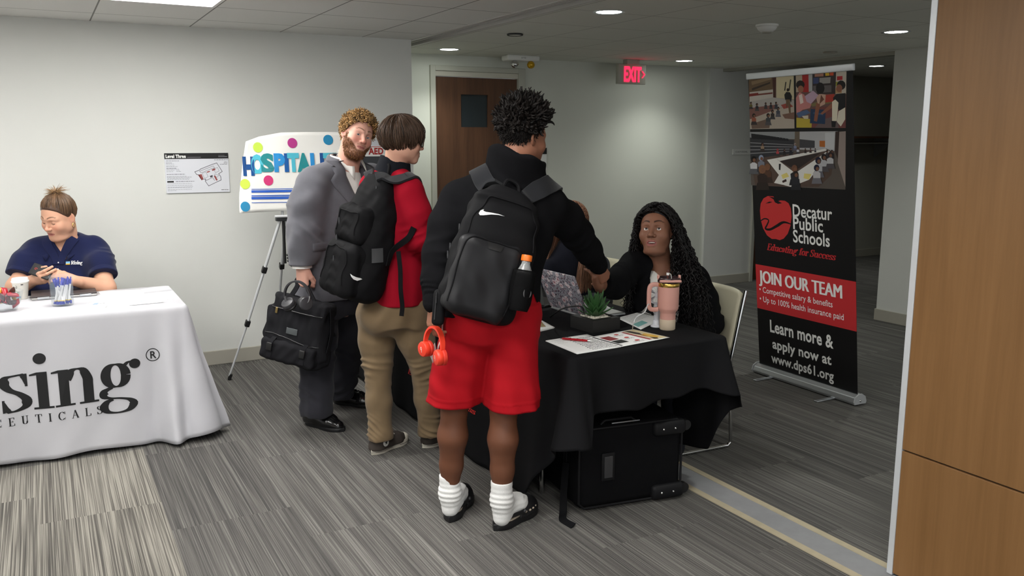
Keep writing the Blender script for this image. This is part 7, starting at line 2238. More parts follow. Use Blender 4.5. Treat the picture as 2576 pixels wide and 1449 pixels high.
kid = [([(2002, 184), (2130, 174), (2128, 322), (2004, 321)], (108, 80, 74)), ([(2002, 184), (2018, 183), (2019, 230), (2003, 232)], (176, 160, 140)), ([(2018, 183), (2034, 182), (2035, 232), (2020, 232)], (166, 40, 40)), ([(2034, 182), (2044, 181), (2044, 230), (2035, 231)], (170, 170, 170)),
  ([(2044, 181), (2104, 176), (2102, 236), (2044, 236)], (54, 44, 44)), ([(2046, 196), (2060, 195), (2060, 210), (2046, 211)], (60, 70, 110)), ([(2062, 196), (2090, 194), (2089, 209), (2062, 211)], (150, 146, 142)), ([(2050, 184), (2072, 182), (2072, 192), (2050, 193)], (170, 120, 100)), ([(2076, 180), (2086, 179), (2087, 190), (2077, 191)], (220, 180, 50)), ([(2088, 179), (2098, 178), (2097, 190), (2088, 190)], (206, 80, 40)),
  ([(2046, 216), (2092, 214), (2092, 232), (2046, 234)], (96, 90, 90)), ([(2104, 176), (2130, 174), (2129, 236), (2102, 236)], (196, 186, 172)), ([(2106, 192), (2120, 191), (2120, 201), (2106, 202)], (176, 40, 48)), ([(2103, 206), (2118, 205), (2118, 216), (2103, 217)], (150, 150, 50)), ([(2102, 222), (2118, 221), (2118, 234), (2102, 235)], (176, 140, 100)),
  ([(2010, 252), (2046, 228), (2060, 240), (2040, 262)], (188, 160, 180)), ([(2040, 262), (2100, 240), (2096, 258), (2044, 268)], (120, 110, 70)), ([(2070, 240), (2100, 236), (2096, 256), (2074, 258)], (176, 60, 48)), ([(2004, 296), (2045, 300), (2042, 321), (2004, 321)], (186, 166, 60)), ([(2045, 272), (2128, 262), (2128, 322), (2042, 321)], (116, 66, 64)), ([(2070, 300), (2110, 290), (2110, 322), (2050, 321)], (104, 88, 88)),
  ([(2040, 274), (2078, 276), (2076, 312), (2038, 310)], (36, 58, 88)), ([(2047, 282), (2072, 285), (2070, 290), (2046, 286)], (60, 86, 116)),
  ([(2003, 246), (2012, 232), (2024, 238), (2030, 256), (2042, 262), (2038, 272), (2020, 276), (2004, 288)], (196, 128, 124)), ([(2010, 240), (2018, 236), (2022, 258), (2014, 262)], (226, 210, 200)), ([(2004, 284), (2030, 276), (2040, 284), (2010, 296)], (80, 100, 134)), ([(2018, 292), (2034, 290), (2034, 299), (2024, 299)], (200, 190, 170)),
  ([(2014 + 11 * math.cos(a), 213 + 11 * math.sin(a)) for a in np.linspace(0, 6.28, 12)[:-1]], (36, 26, 22)), ([(2015 + 7.5 * math.cos(a), 224 + 9 * math.sin(a)) for a in np.linspace(0, 6.28, 12)[:-1]], (156, 104, 80)),
  ([(2054, 246), (2062, 236), (2078, 238), (2076, 262), (2060, 270)], (196, 160, 140)), ([(2066, 238), (2074, 250), (2062, 262)], (112, 70, 54)), ([(2064 + 11 * math.cos(a), 222 + 15 * math.sin(a)) for a in np.linspace(0, 6.28, 12)[:-1]], (22, 18, 20)), ([(2054, 258), (2064, 262), (2056, 306), (2048, 304)], (140, 88, 66)),
  ([(2096, 246), (2106, 236), (2128, 234), (2127, 282), (2112, 278), (2100, 262)], (24, 24, 28)), ([(2090, 262), (2100, 254), (2104, 264), (2070, 288), (2064, 286)], (146, 92, 70)), ([(2094, 256), (2102, 250), (2110, 258), (2106, 304), (2094, 304)], (226, 218, 196)), ([(2110, 280), (2127, 270), (2127, 300), (2116, 318), (2106, 306)], (220, 212, 194)), ([(2092, 304), (2104, 306), (2102, 320), (2093, 320)], (26, 24, 26)),
  ([(2117 + 11 * math.cos(a), 214 + 12 * math.sin(a)) for a in np.linspace(0, 6.28, 12)[:-1]], (24, 20, 20)), ([(2112 + 8 * math.cos(a), 222 + 10 * math.sin(a)) for a in np.linspace(0, 6.28, 12)[:-1]], (146, 94, 72))]
flat('classroom_picture', kid, .0012)
mt = [([(1886, 332), (2128, 330), (2127, 477), (1890, 466)], (92, 84, 78)), ([(1886, 332), (2000, 331), (2000, 350), (1887, 348)], (140, 142, 144)), ([(1887, 346), (1998, 352), (1996, 386), (1888, 400)], (52, 52, 56)), ([(2000, 331), (2012, 331), (2012, 374), (1999, 376)], (104, 92, 78)), ([(2012, 331), (2108, 330), (2106, 380), (2012, 376)], (176, 176, 178)), ([(2012, 350), (2050, 354), (2050, 372), (2012, 372)], (66, 66, 70)), ([(2062, 354), (2076, 354), (2076, 370), (2062, 369)], (178, 104, 44)), ([(2076, 334), (2100, 333), (2098, 376), (2076, 374)], (196, 198, 200)), ([(2102, 331), (2112, 330), (2108, 400), (2100, 380)], (58, 44, 40)), ([(2112, 332), (2128, 330), (2127, 470), (2108, 410)], (150, 136, 130))]
for i in range(11):
 x = 1896 + i * 9.6 - .28 * i * i * .4; hh = 13 - i * .75
 mt += [([(x - 6 + i * .3, 336 + i * 1.2), (x + 5 - i * .2, 337 + i * 1.2), (x + 4, 337 + hh + i * 1.2), (x - 5, 336 + hh + i * 1.2)], (30, 30, 34))]
for k in range(4): mt += [([(1888, 358 + k * 9), (1996, 364 + k * 5), (1996, 365.5 + k * 5), (1888, 360 + k * 9)], (136, 136, 138))]
mt += [([(1890, 400), (2080, 374), (2100, 384), (2092, 440), (2060, 470), (1990, 470), (1900, 466)], (86, 70, 62)),
  ([(1952, 398), (2076, 374), (2084, 378), (1962, 405)], (224, 222, 216)), ([(1930, 402), (1952, 398), (2002, 436), (1976, 466), (1948, 460), (1960, 440)], (226, 224, 218)), ([(2084, 378), (2090, 384), (2036, 452), (1990, 470), (1974, 466), (2006, 432), (2060, 396)], (222, 220, 214)), ([(1962, 405), (2066, 384), (2010, 424), (1988, 420)], (52, 44, 42)),
  ([(1966, 440), (1980, 434), (1986, 444), (1970, 450)], (222, 206, 120)), ([(2024, 436), (2042, 438), (2036, 452), (2022, 448)], (222, 206, 120)), ([(1968, 455), (1978, 450), (1980, 456), (1970, 460)], (60, 44, 40)), ([(1960, 412), (1965, 412), (1964, 428), (1960, 427)], (26, 26, 28))]
for x, y, s, a, b, h in ((1957, 380, .62, (180, 70, 76), (60, 56, 56), (170, 60, 70)), (1974, 380, .55, (40, 36, 36), (50, 46, 46), (30, 24, 22)), (1990, 378, .6, (40, 40, 50), (50, 46, 50), (26, 22, 22)), (2001, 366, .62, (120, 128, 156), (90, 90, 110), (150, 140, 136)), (2008, 376, .55, (190, 190, 196), (60, 60, 66), (50, 40, 36)), (2027, 377, .4, (60, 40, 40), (50, 46, 46), (40, 30, 26)), (2040, 376, .4, (90, 60, 60), (50, 46, 46), (40, 30, 26)), (2052, 376, .35, (80, 80, 90), (50, 46, 46), (40, 30, 26)), (1919, 366, .75, (150, 126, 104), (60, 52, 50), (50, 36, 30)), (2082, 384, .7, (60, 56, 60), (50, 46, 50), (24, 20, 22)), (2094, 384, .7, (50, 50, 56), (50, 46, 50), (24, 20, 22))): mt += figure(x, y, s, a, b, h)
for x, y, s, a, b, h in ((1897, 408, 1.5, (204, 204, 206), (90, 90, 94), (26, 22, 24)), (1916, 404, 1.4, (120, 124, 136), (60, 60, 66), (140, 150, 172)), (1932, 428, 1.6, (86, 60, 46), (60, 46, 40), (120, 84, 60)), (1919, 436, 2.1, (52, 40, 36), (46, 38, 34), (126, 88, 62)), (2000, 432, 1.7, (44, 44, 50), (36, 36, 40), (110, 76, 56)), (2003, 446, 1.6, (42, 42, 48), (36, 36, 40), (46, 34, 30)), (2074, 402, 1.5, (180, 180, 184), (80, 76, 80), (34, 28, 30)), (2090, 396, 1.4, (190, 190, 192), (80, 76, 80), (44, 34, 34)), (2060, 412, 1.7, (176, 176, 180), (96, 96, 104), (28, 30, 52)), (2056, 430, 1.6, (186, 184, 186), (110, 108, 114), (30, 32, 54))): mt += figure(x, y, s, a, b, h)
flat('meeting_picture', mt, .0012)

# ================================================================== THINGS CARRIED
M_ny = fabric('black_pack_nylon', srgb(17, 17, 19), .1, 20, .3, 800, .0, .75, .16)
M_lea = mat('black_coated_panel', srgb(30, 30, 32), rough=.5, spec=.25, var=.06, vscale=8, bump=.12, bscale=500)
def pack_frame(bot, top, nrm):
 w = unit(top - bot); v = unit(nrm - w * (nrm @ w)); u = np.cross(w, v) * -1
 return np.asarray(bot, float), u, v, w, np.linalg.norm(top - bot)
def strap_on(f, pts, n=30, off=.006, width=.05, thick=.010, mb=None):
 p, nn = project_to(f, bez(pts, n), off)
 for _ in range(6):
  for q in (p, nn): q[1:-1] = (q[:-2] + 2 * q[1:-1] + q[2:]) / 4
 ribbon(mb, p, nn, width, thick)
# ---- large backpack on the tall person
def big_pack():
 n = unit(-np.cross(HOOD['u'], V(0, 0, 1)) * -1); n = n if n @ FH < 0 else -n
 bot, top = W(1190, 800, 3.285), W(1287, 478, 3.36)
 o, u, v, w, L = pack_frame(bot, top, n)
 u = u if u @ RT > 0 else -u
 X = lambda a, b, c: o + a * u + b * v + c * w
 t = thing('backpack', 'large black backpack with white tick mark on the tall person in red shorts', 'backpack', tuple(o))
 A = Loft(o, u, w, [(-.005, 0, 0, .12, .06), (.03, 0, 0, .148, .085), (.12, 0, 0, .157, .095), (.26, 0, 0, .157, .092), (L - .16, 0, 0, .150, .085), (L - .07, -.004, 0, .128, .075), (L - .015, -.008, .0, .095, .06), (L + .005, -.01, 0, .07, .04)], 3.0, .02)
 sg = 1 if A.v @ v > 0 else -1
 def shell(p):
  q = p - o.astype(f32)
  return A(p) + wob(p, .004, .12, 91) + .006 * np.sin((q @ w.astype(f32)) * 90) * np.exp(-(((q @ w.astype(f32)) - L + .03) / .05) ** 2)
 bx = [X(-.16, -.1, -.02), X(.16, .12, L + .02)]
 garment('shell', shell, [X(a, b, c) for a in (-.16, .16) for b in (-.1, .1) for c in (0, L)], .006, M_ny, t, .04)
 # front pocket panel
 pk = lambda p: s_box(p, X(-.024, .048, .160), (.126, .062, .156), .045, np.stack([u, v, w], 1).astype(f32))
 def panel(p):
  q = p - o.astype(f32); x = q @ u.astype(f32); z = q @ w.astype(f32)
  d = pk(p) + wob(p, .004, .09, 92)
  d = d + .004 * np.sin((x * .9 + z * .7) * 75) * np.exp(-((x - .11) / .05) ** 2) * (z < .2)
  return d
 ppn = garment('front_pocket', panel, [X(a, b, c) for a in (-.15, .15) for b in (0, .13) for c in (0, .30)], .005, M_lea, t, .03)
 seam = []
 for a, c in ((-.141, .04), (-.142, .16), (-.139, .255), (-.121, .292), (-.08, .304), (0, .308), (.08, .304), (.121, .292), (.139, .255), (.142, .16), (.141, .04)): seam.append(X(a * .86 - .024, .10, c))
 sp, sn = project_to(lambda p: np.minimum(panel(p), shell(p)), bez(seam, 60), .001)
 MB().tube(sp, .0038, 6).build('pocket_zip', M_ny, ppn)
 uni = lambda p: np.minimum(panel(p), shell(p))
 tb = np.array([(-.034, 0), (.034, 0), (.024, -.026), (-.024, -.026)]); gr_ = []
 for k in np.linspace(0, 1, 6): gr_.append([X(-.024, 0, 0) - o + X(*(lerp(lerp(tb[0], tb[1], s), lerp(tb[3], tb[2], s), k) * (1, 1)).tolist()[:1], .2, .300 + lerp(tb[0], tb[3], k)[1]) for s in np.linspace(0, 1, 9)])
 gp, _ = project_to(uni, np.array(gr_).reshape(-1, 3), .003, toward=-v)
 MB().grid(gp.reshape(6, 9, 3)).build('pocket_tab', M_black, ppn)
 # upper seam line and second zip
 up_ = [X(a, .1, c) for a, c in ((-.150, .31), (-.146, .38), (-.128, L - .10), (-.085, L - .055), (0, L - .042), (.07, L - .05), (.118, L - .09), (.144, .39), (.152, .31))]
 sp, sn = project_to(shell, bez(up_, 50), .001); MB().tube(sp, .0036, 6).build('main_zip', M_ny, t)
 # white tick mark
 sw = [(.0, .30), (.08, .62), (.20, .90), (.155, .70), (.16, .52), (.22, .44), (.34, .44), (.55, .50), (.78, .57), (1.0, .64), (.70, .40), (.42, .20), (.22, .10), (.10, .09), (.03, .16)]
 c = [W(1206, 548, 3.2), W(1281, 548, 3.2)]
 k = 1.0
 pts = [W(*q, 3.2) for q in ((1222, 517), (1210, 524), (1206, 533), (1210, 538.5), (1220, 540), (1240, 540.5), (1260, 541.5), (1281, 541.5), (1262, 538.5), (1240, 535.5), (1226, 532.5), (1219, 528), (1218, 523))]
 pp2, _ = project_to(shell, pts, .0025)
 MB().poly(pp2).build('tick_mark', mat('white_print', srgb(232, 232, 232), rough=.6), t, smooth=False)
 # straps over the shoulders, grab loop
 nb, pel = HOOD['nb'], HOOD['pel']
 fb = lambda p: np.minimum(HOOD['f'](p), shell(p))
 for pts in (((1252, 490, 3.36), (1222, 462, 3.40), (1205, 432, 3.44), (1196, 412, 3.52), (1190, 420, 3.66), (1178, 470, 3.74)), ((1318, 500, 3.40), (1350, 480, 3.46), (1384, 462, 3.50), (1396, 462, 3.6), (1385, 500, 3.74), (1370, 560, 3.78))):
  mb = MB(); strap_on(fb, [W(*q) for q in pts], 36, .007, np.interp(np.linspace(0, 1, 36), [0, .2, .8, 1], [.06, .078, .075, .06]), .012, mb)
  mb.build('shoulder_strap', fabric('pack_strap', srgb(33, 34, 37), .06, 20, .3, 700, .1), t)
 lo_ = MB(); lo_.tube(bez([X(-.03, -.03, L - .01), X(-.015, -.045, L + .035), X(.03, -.045, L + .03), X(.045, -.03, L - .015)], 16), .008, 8); lo_.build('grab_loop', M_ny, t)
 # bottle pocket on the right side
 pw = unit(W(1324, 655, 3.235) - W(1305, 775, 3.20)); pb = W(1304, 782, 3.20)
 mb = MB(); ang = np.linspace(0, 2 * math.pi, 25); e1 = unit(u - pw * (u @ pw)); e2 = np.cross(pw, e1); rows = []
 for s, r in ((0, .002), (.0, .034), (.03, .043), (.10, .046), (.14, .046), (.155, .044), (.15, .040)): rows.append([pb + pw * s + (e1 * math.cos(a) + e2 * math.sin(a)) * r for a in ang])
 mb.grid(np.array(rows)); mb.build('mesh_pocket', mat('black_mesh', srgb(11, 11, 12), rough=.9, spec=.1, alpha=.93, bump=.4, bscale=600), t)
 b = thing('drink_bottle', 'clear drink bottle with orange cap in the side pocket of the large backpack', 'bottle', tuple(pb))
 Mb = frame(pb + pw * .006, e1, e2, pw)
 MB().lathe([(.001, .0), (.028, .001), (.032, .006), (.032, .05), (.030, .056), (.032, .062), (.032, .125), (.029, .145), (.019, .168), (.0165, .174), (.0165, .186)], 28, Mb).build('body', mat('clear_bottle', (.92, .94, .94, 1), rough=.06, trans=.75, ior=1.35), b)
 MB().lathe([(.001, .003), (.027, .004), (.030, .008), (.030, .085), (.001, .085)], 24, Mb).build('drink', mat('murky_drink', srgb(70, 66, 40), rough=.2), b)
 MB().lathe([(.018, .184), (.0205, .185), (.021, .19), (.021, .204), (.0195, .208), (.001, .2085)], 28, Mb).build('cap', mat('orange_cap', srgb(226, 112, 32), rough=.4), b)
 lm_ = MB()
 o2, n2 = pb + pw * .075, unit(v + u * .3)
 rg = pen(ell(0, 0, 1, 1, 0, 360, 25), .35, .35, 40); lv, lf = on_plane((rg[0], rg[1]), o2 + n2 * .048, e1, pw, .017, None)
 lv, lf = on_plane((rg[0] + 1.0, rg[1]), o2 + n2 * .0475 - e1 * .017 - pw * .017, unit(np.cross(pw, n2)), pw, .017, .034); lm_.add(lv, lf); lm_.build('round_mark', mat('grey_print', srgb(92, 92, 94), rough=.6), b, smooth=False)
 # zip pulls on the left edge
 for k, (x, y) in enumerate(((1144, 560), (1127, 608), (1120, 630), (1095, 765))):
  q, _ = project_to(shell, [W(x, y, 3.3)], .003); z = MB(); z.tube([q[0], q[0] + V(0, 0, -.018), q[0] + V(0, 0, -.03)], [.003, .0045, .0035], 8); z.build('zip_pull', mat('dark_zip', srgb(74, 74, 76), rough=.35, metal=.6), t)
 # small zipped pouch hanging at the hip
 h = thing('zip_pouch', 'small black zipped pouch hanging below the left side of the large backpack', 'pouch', tuple(W(1100, 820, 3.28)))
 pq = unit(W(1106, 735, 3.29) - W(1099, 822, 3.28)); Mp = frame(W(1101, 815, 3.275), unit(RT - pq * (RT @ pq)), np.cross(pq, unit(RT - pq * (RT @ pq))), pq)
 MB().rbox((-.024, -.026, -.005), (.024, .03, .135), .016, Mp).build('body', M_ny, h)
 zz = MB(); zz.tube([(Mp @ np.array((-.012, -.0275, .02, 1)))[:3], (Mp @ np.array((-.012, -.0275, .125, 1)))[:3]], .0026, 6); zz.tube([(Mp @ np.array((-.012, -.031, .11, 1)))[:3], (Mp @ np.array((-.010, -.031, .085, 1)))[:3]], .003, 6); zz.build('zip', mat('dark_zip', srgb(74, 74, 76)), h)
 return t
big_pack()
# ---- backpack on the person in red
def red_pack():
 n = -RED['bf']
 bot, top = W(888, 752, 4.18), W(958, 440, 4.20)
 o, u, v, w, L = pack_frame(bot, top, n)
 u = u if u @ RT > 0 else -u
 X = lambda a, b, c: o + a * u + b * v + c * w
 t = thing('backpack', 'worn black backpack with several pockets on the person in the red pullover', 'backpack', tuple(o))
 A = Loft(o, u, w, [(-.0, 0, -.0, .10, .06), (.05, 0, 0, .140, .10), (.2, 0, 0, .150, .11), (.4, 0, 0, .140, .095), (.52, 0, 0, .115, .075), (L - .03, 0, 0, .08, .05), (L, 0, 0, .05, .03)], 2.6, .02)
 M3_ = np.stack([u, v, w], 1).astype(f32)
 shell = lambda p: A(p) + wob(p, .004, .13, 101) + wob(p, .0012, .05, 102)
 garment('shell', shell, [X(a, b, c) for a in (-.15, .15) for b in (-.1, .1) for c in (0, L)], .006, M_ny, t, .04)
 pk = []
 for nm, c, h, r in (('lower_pocket', (-.0, .10, .15), (.115, .06, .135), .05), ('upper_pocket', (.0, .085, .37), (.105, .055, .095), .045)):
  f = lambda p, c=c, h=h, r=r: s_box(p, X(*c), h, r, M3_) + wob(p, .0028, .08, 103) + .0018 * np.sin((p @ w.astype(f32)) * 120 + np.sin((p @ u.astype(f32)) * 60)) * (np.abs((p - o.astype(f32)) @ u.astype(f32)) < .03)
  ob = garment(nm, f, [X(c[0] + a * h[0], c[1] + b * h[1], c[2] + d * h[2]) for a in (-1, 1) for b in (-1, 1) for d in (-1, 1)], .005, M_ny, t, .03); pk.append(f)
  sm = [X(c[0] + a * h[0] * .82, .25, c[2] + d * h[2]) for a, d in ((-1, -.5), (-1, .2), (-.9, .7), (-.5, .86), (.5, .86), (.9, .7), (1, .2), (1, -.5))]
  sp, _ = project_to(f, bez(sm, 44), .001); MB().tube(sp, .0034, 6).build('zip', M_ny, ob)
 fa = lambda p: np.minimum(np.minimum(shell(p), pk[0](p)), pk[1](p))
 pts = [W(*q, 4.0) for q in ((880, 689), (886, 694), (894, 699), (903, 703), (908, 706), (896, 709), (888, 704), (883, 697))]
 pp2, _ = project_to(fa, pts, .004, toward=FH); MB().poly(pp2).build('tick_mark', mat('white_print', srgb(232, 232, 232)), t, smooth=False)
 # grey reflective patch on the side
 pts = [[W(lerp(941, 967, s), lerp(621, 657, k), 4.12) for s in np.linspace(0, 1, 5)] for k in np.linspace(0, 1, 5)]
 gp, _ = project_to(fa, np.array(pts).reshape(-1, 3), .004, toward=FH); MB().grid(gp.reshape(5, 5, 3)).build('reflective_patch', mat('grey_reflective', srgb(66, 68, 70), rough=.5), t)
 # straps
 fk = lambda p: np.minimum(RED['f'](p), shell(p))
 mb = MB(); strap_on(fk, [W(*q) for q in ((950, 462, 4.18), (968, 442, 4.16), (995, 428, 4.13), (1020, 430, 4.12), (1040, 440, 4.18), (1054, 470, 4.30))], 34, .007, .062, .012, mb); mb.build('shoulder_strap', fabric('pack_strap', srgb(33, 34, 37)), t)
 mb = MB(); strap_on(fk, [W(*q) for q in ((925, 452, 4.24), (922, 436, 4.30), (926, 428, 4.38), (938, 430, 4.50))], 24, .007, .055, .012, mb); mb.build('shoulder_strap', fabric('pack_strap', srgb(33, 34, 37)), t)
 mb = MB(); q = [W(*q) for q in ((1042, 572, 4.10), (1020, 605, 4.08), (1000, 640, 4.08), (985, 672, 4.10))]; strap_on(fk, q, 20, .006, .03, .006, mb); mb.build('lower_strap', M_ny, t)
 mb = MB(); q = bez([W(*q) for q in ((1002, 632, 4.06), (1007, 680, 4.06), (1008, 730, 4.06), (1012, 770, 4.07), (1010, 795, 4.07))], 20); ribbon(mb, q, [-FH] * 20, .022, .003); mb.build('webbing_tail', M_ny, t)
 mb = MB(); mb.tube(bez([X(-.03, -.02, L - .03), X(-.02, -.03, L + .045), X(.012, -.03, L + .05), X(.03, -.02, L - .03)], 18), .0075, 8); mb.build('grab_loop', M_ny, t)
 for x, y in ((838, 545), (833, 590), (852, 640), (940, 462)):
  q, _ = project_to(fa, [W(x, y, 4.1)], .003); z = MB(); z.tube([q[0], q[0] + V(0, 0, -.02), q[0] + V(0, 0, -.034)], [.003, .0045, .0035], 8); z.build('zip_pull', mat('dark_zip', srgb(74, 74, 76)), t)
 return t
red_pack()
# ---- headphones
def headphones(t, c, across, up, fwd, rad, mband, mcup, mpad, band_w=.026, cups=None, cup_r=.036):
 """band arc with two ear cups; c = centre of the arc"""
 A = np.linspace(-100, 100, 33)
 arc = [c + across * math.sin(R(a)) * rad + up * math.cos(R(a)) * rad * 1.12 for a in A]
 mb = MB(); nn = [unit(p - c) for p in arc]; ribbon(mb, arc, nn, np.interp(np.abs(A), [0, 60, 100], [band_w, band_w * .9, band_w * .6]), .009); mb.build('headband', mband, t)
 for s, (dirn, off) in zip((-1, 1), cups):
  e = arc[0 if s < 0 else -1] + off
  d = unit(dirn); x = unit(np.cross(d, up + fwd * .1)); y = np.cross(d, x); Mc = frame(e, x, y, d)
  cp = MB(); cp.lathe([(.001, .019), (cup_r * .6, .0185), (cup_r * .9, .016), (cup_r, .010), (cup_r, -.004), (cup_r * .92, -.008)], 30, Mc); o = cp.build('ear_cup', mcup, t)
  pd = MB(); pd.lathe([(cup_r * .9, -.006), (cup_r * 1.04, -.012), (cup_r * 1.02, -.022), (cup_r * .82, -.027), (cup_r * .55, -.022), (cup_r * .5, -.012), (.001, -.011)], 30, Mc); pd.build('ear_pad', mpad, o)
  yk = MB(); yk.tube(bez([arc[2 if s < 0 else -3], lerp(arc[0 if s < 0 else -1], e, .5) + d * .012, e + d * .012], 10), .006, 8); yk.build('yoke', mband, t)
  yield o, Mc
M_or = mat('coral_red_plastic', srgb(226, 62, 40), rough=.38)
hw = HOOD['wl']
t = thing('headphones', 'coral red headphones hanging from the left hand of the tall person', 'headphones', tuple(W(1078, 880, 3.34)))
c = W(1091, 872, 3.345); upv = unit(V(0, 0, 1) + RT * .12); ac = unit(FH * .8 - RT * .55); ac = unit(ac - upv * (ac @ upv)); fw = np.cross(upv, ac)
lst = list(headphones(t, c, ac, upv, fw, .070, M_or, M_or, mat('coral_pad', srgb(200, 50, 34), rough=.6), .024, ((-RT * .9 - FH * .45, V(0, 0, -.012) - RT * .01), (-RT * .7 - FH * .6 , V(0, 0, -.014))), .032))
o_, Mc = max(lst, key=lambda k: -(k[1][:3, 3] @ FH))
for o_, Mc in lst:
 gl = pen([(0, 1.0), (0, .3), (.02, -.1), (.25, -.35), (.5, -.1), (.42, .25), (.15, .3), (0, .1)], .2, .2, 30)
 q = np.c_[gl[0] * .016 - (.003, .004), np.full(len(gl[0]), .0197)]; q = q @ Mc[:3, :3].T + Mc[:3, 3]
 MB().add(q, gl[1]).build('round_logo', mat('pale_print', srgb(232, 190, 176), rough=.4), o_, smooth=False)
# folded paper tucked beside the red headphones
pt = thing('paper_slip', 'folded white paper slip held beside the coral red headphones', 'paper', tuple(W(1088, 895, 3.40)))
q = [W(1079, 888, 3.42), W(1094, 862, 3.43), W(1098, 880, 3.44), W(1089, 914, 3.43)]
MB().poly(q).build('sheet', mat('white_paper', srgb(236, 236, 234), rough=.7), pt, smooth=False, solid=.0008)
# ---- black satchel in the hand of the person in the suit, with headphones hung over it
def satchel():
 TL, TR, BL, BR = W(680, 742, 4.60), W(826, 762, 4.48), W(653, 893, 4.58), W(806, 934, 4.47)
 top, bot = (TL + TR) / 2, (BL + BR) / 2
 w = unit(top - bot); u = unit(TR - TL); u = unit(u - w * (u @ w)); v = np.cross(u, w); v = v if v @ FH < 0 else -v
 o = bot; L = np.linalg.norm(top - bot)
 hwid = .5 * np.linalg.norm(BR - BL)
 X = lambda a, b, c: o + a * u + b * v + c * w
 M3_ = np.stack([u, v, w], 1).astype(f32)
 t = thing('satchel', 'black soft satchel with buckled front pocket, hanging from the suited hand', 'bag', tuple(bot))
 A = Loft(o, u, w, [(-.01, 0, -.05, hwid * .94, .06), (.04, 0, -.05, hwid * 1.02, .075), (L * .5, 0, -.05, hwid * .97, .072), (L * .9, 0, -.05, hwid * .92, .062), (L, 0, -.05, hwid * .88, .05)], 4.5, .02)
 sg = A.v @ v
 B = Loft(o, u, w, [(-.01, 0, -.05 * sg, hwid * .94, .06), (.04, 0, -.05 * sg, hwid * 1.02, .075), (L * .5, 0, -.05 * sg, hwid * .97, .072), (L * .9, 0, -.05 * sg, hwid * .92, .062), (L, 0, -.05 * sg, hwid * .88, .05)], 4.5, .02)
 M_sa = fabric('black_canvas', srgb(27, 27, 30), .1, 18, .4, 600, .0, .85, .15)
 shell = lambda p: B(p) + wob(p, .005, .12, 111) + wob(p * np.array((1, 1, .4), f32), .003, .05, 112)
 garment('shell', shell, [X(a, b, c) for a in (-hwid, hwid) for b in (-.13, .04) for c in (0, L)], .006, M_sa, t, .04)
 fp = lambda p: s_box(p, X(0, .02, L * .17), (hwid * .9, .035, L * .16), .025, M3_) + wob(p, .005, .06, 113)
 po = garment('front_pocket', fp, [X(a, b, c) for a in (-hwid, hwid) for b in (-.02, .06) for c in (0, L * .35)], .005, M_sa, t, .03)
 fa = lambda p: np.minimum(shell(p), fp(p))
 def lineon(pts, r, nm, m, par=t, n=30):
  sp, _ = project_to(fa, bez(pts, n), .001, toward=-v); MB().tube(sp, r, 6).build(nm, m, par)
 lineon([X(a, .12, L * .37 - .012 * math.sin(a * 14)) for a in np.linspace(-hwid * .9, hwid * .9, 7)], .003, 'pocket_seam', M_black)
 lineon([X(a, .12, L * .80) for a in np.linspace(-hwid * .85, hwid * .85, 6)], .0032, 'zip', M_black)
 for sx in (-.52, .55):
  q, nn = project_to(fa, [X(hwid * sx, .12, L * z) for z in np.linspace(.36, .06, 12)], .003, toward=-v)
  mb = MB(); ribbon(mb, q, [v] * 12, .028, .003); mb.build('buckle_strap', M_sa, po)
  c_ = q[5]; MB().rbox((-.017, -.006, -.022), (.017, .006, .022), .005, frame(c_ + v * .005, u, v, w)).build('buckle', M_black, po)
 q, nn = project_to(fa, [X(.0, .12, L * .50)], .002, toward=-v)
 MB().rbox((-.034, -.002, -.017), (.034, .002, .017), .0015, frame(q[0] + v * .001, u, v, w)).build('label_patch', mat('grey_patch', srgb(76, 80, 82), rough=.4), t)
 q, nn = project_to(fa, [X(-hwid * .62, .12, L * .76)], .004, toward=-v)
 MB().rbox((-.007, -.002, -.016), (.007, .003, .016), .002, frame(q[0], u, v, w)).build('zip_pull', mat('brass', srgb(150, 130, 84), rough=.35, metal=.8), t)
 hd = SUIT['wr'] + V(0, 0, -.085) + RT * .0
 a0, a1 = X(-hwid * .42, -.045, L - .005), X(hwid * .36, -.045, L - .005)
 mb = MB(); pth = bez([a0, lerp(a0, hd, .55) + V(0, 0, .012), hd - u * .035, hd + u * .035, lerp(a1, hd, .55) + V(0, 0, .012), a1], 40); ribbon(mb, pth, [v] * 40, .026, .007); mb.build('handle', M_sa, t)
 s = MB(); q = bez([X(hwid * .97, -.04, L * .95), X(hwid * 1.06, -.05, L * .6), X(hwid * 1.03, -.045, L * .2)], 14); ribbon(s, q, [u] * 14, .035, .004); s.build('side_strap', M_sa, t)
 h = thing('headphones', 'black over-ear headphones hanging over the top of the black satchel', 'headphones', tuple(W(743, 770, 4.43)))
 c_ = W(748, 746, 4.42); up2 = unit(V(0, 0, 1) - RT * .06); ac2 = unit(RT + FH * -.25); ac2 = unit(ac2 - up2 * (ac2 @ up2)); fw2 = np.cross(up2, ac2)
 Mg = mat('grey_headphone_shell', srgb(58, 58, 61), rough=.35);
 for o_, Mc in headphones(h, c_, ac2, up2, fw2, .072, Mg, Mg, M_black, .020, ((-RT * .3 - FH * .55 + V(0, 0, .75), V(0, 0, -.022) + RT * .018 - FH * .01), (RT * .55 - FH * .75 + V(0, 0, .1), V(0, 0, -.022) - RT * .022 - FH * .01)), .036): pass
satchel()
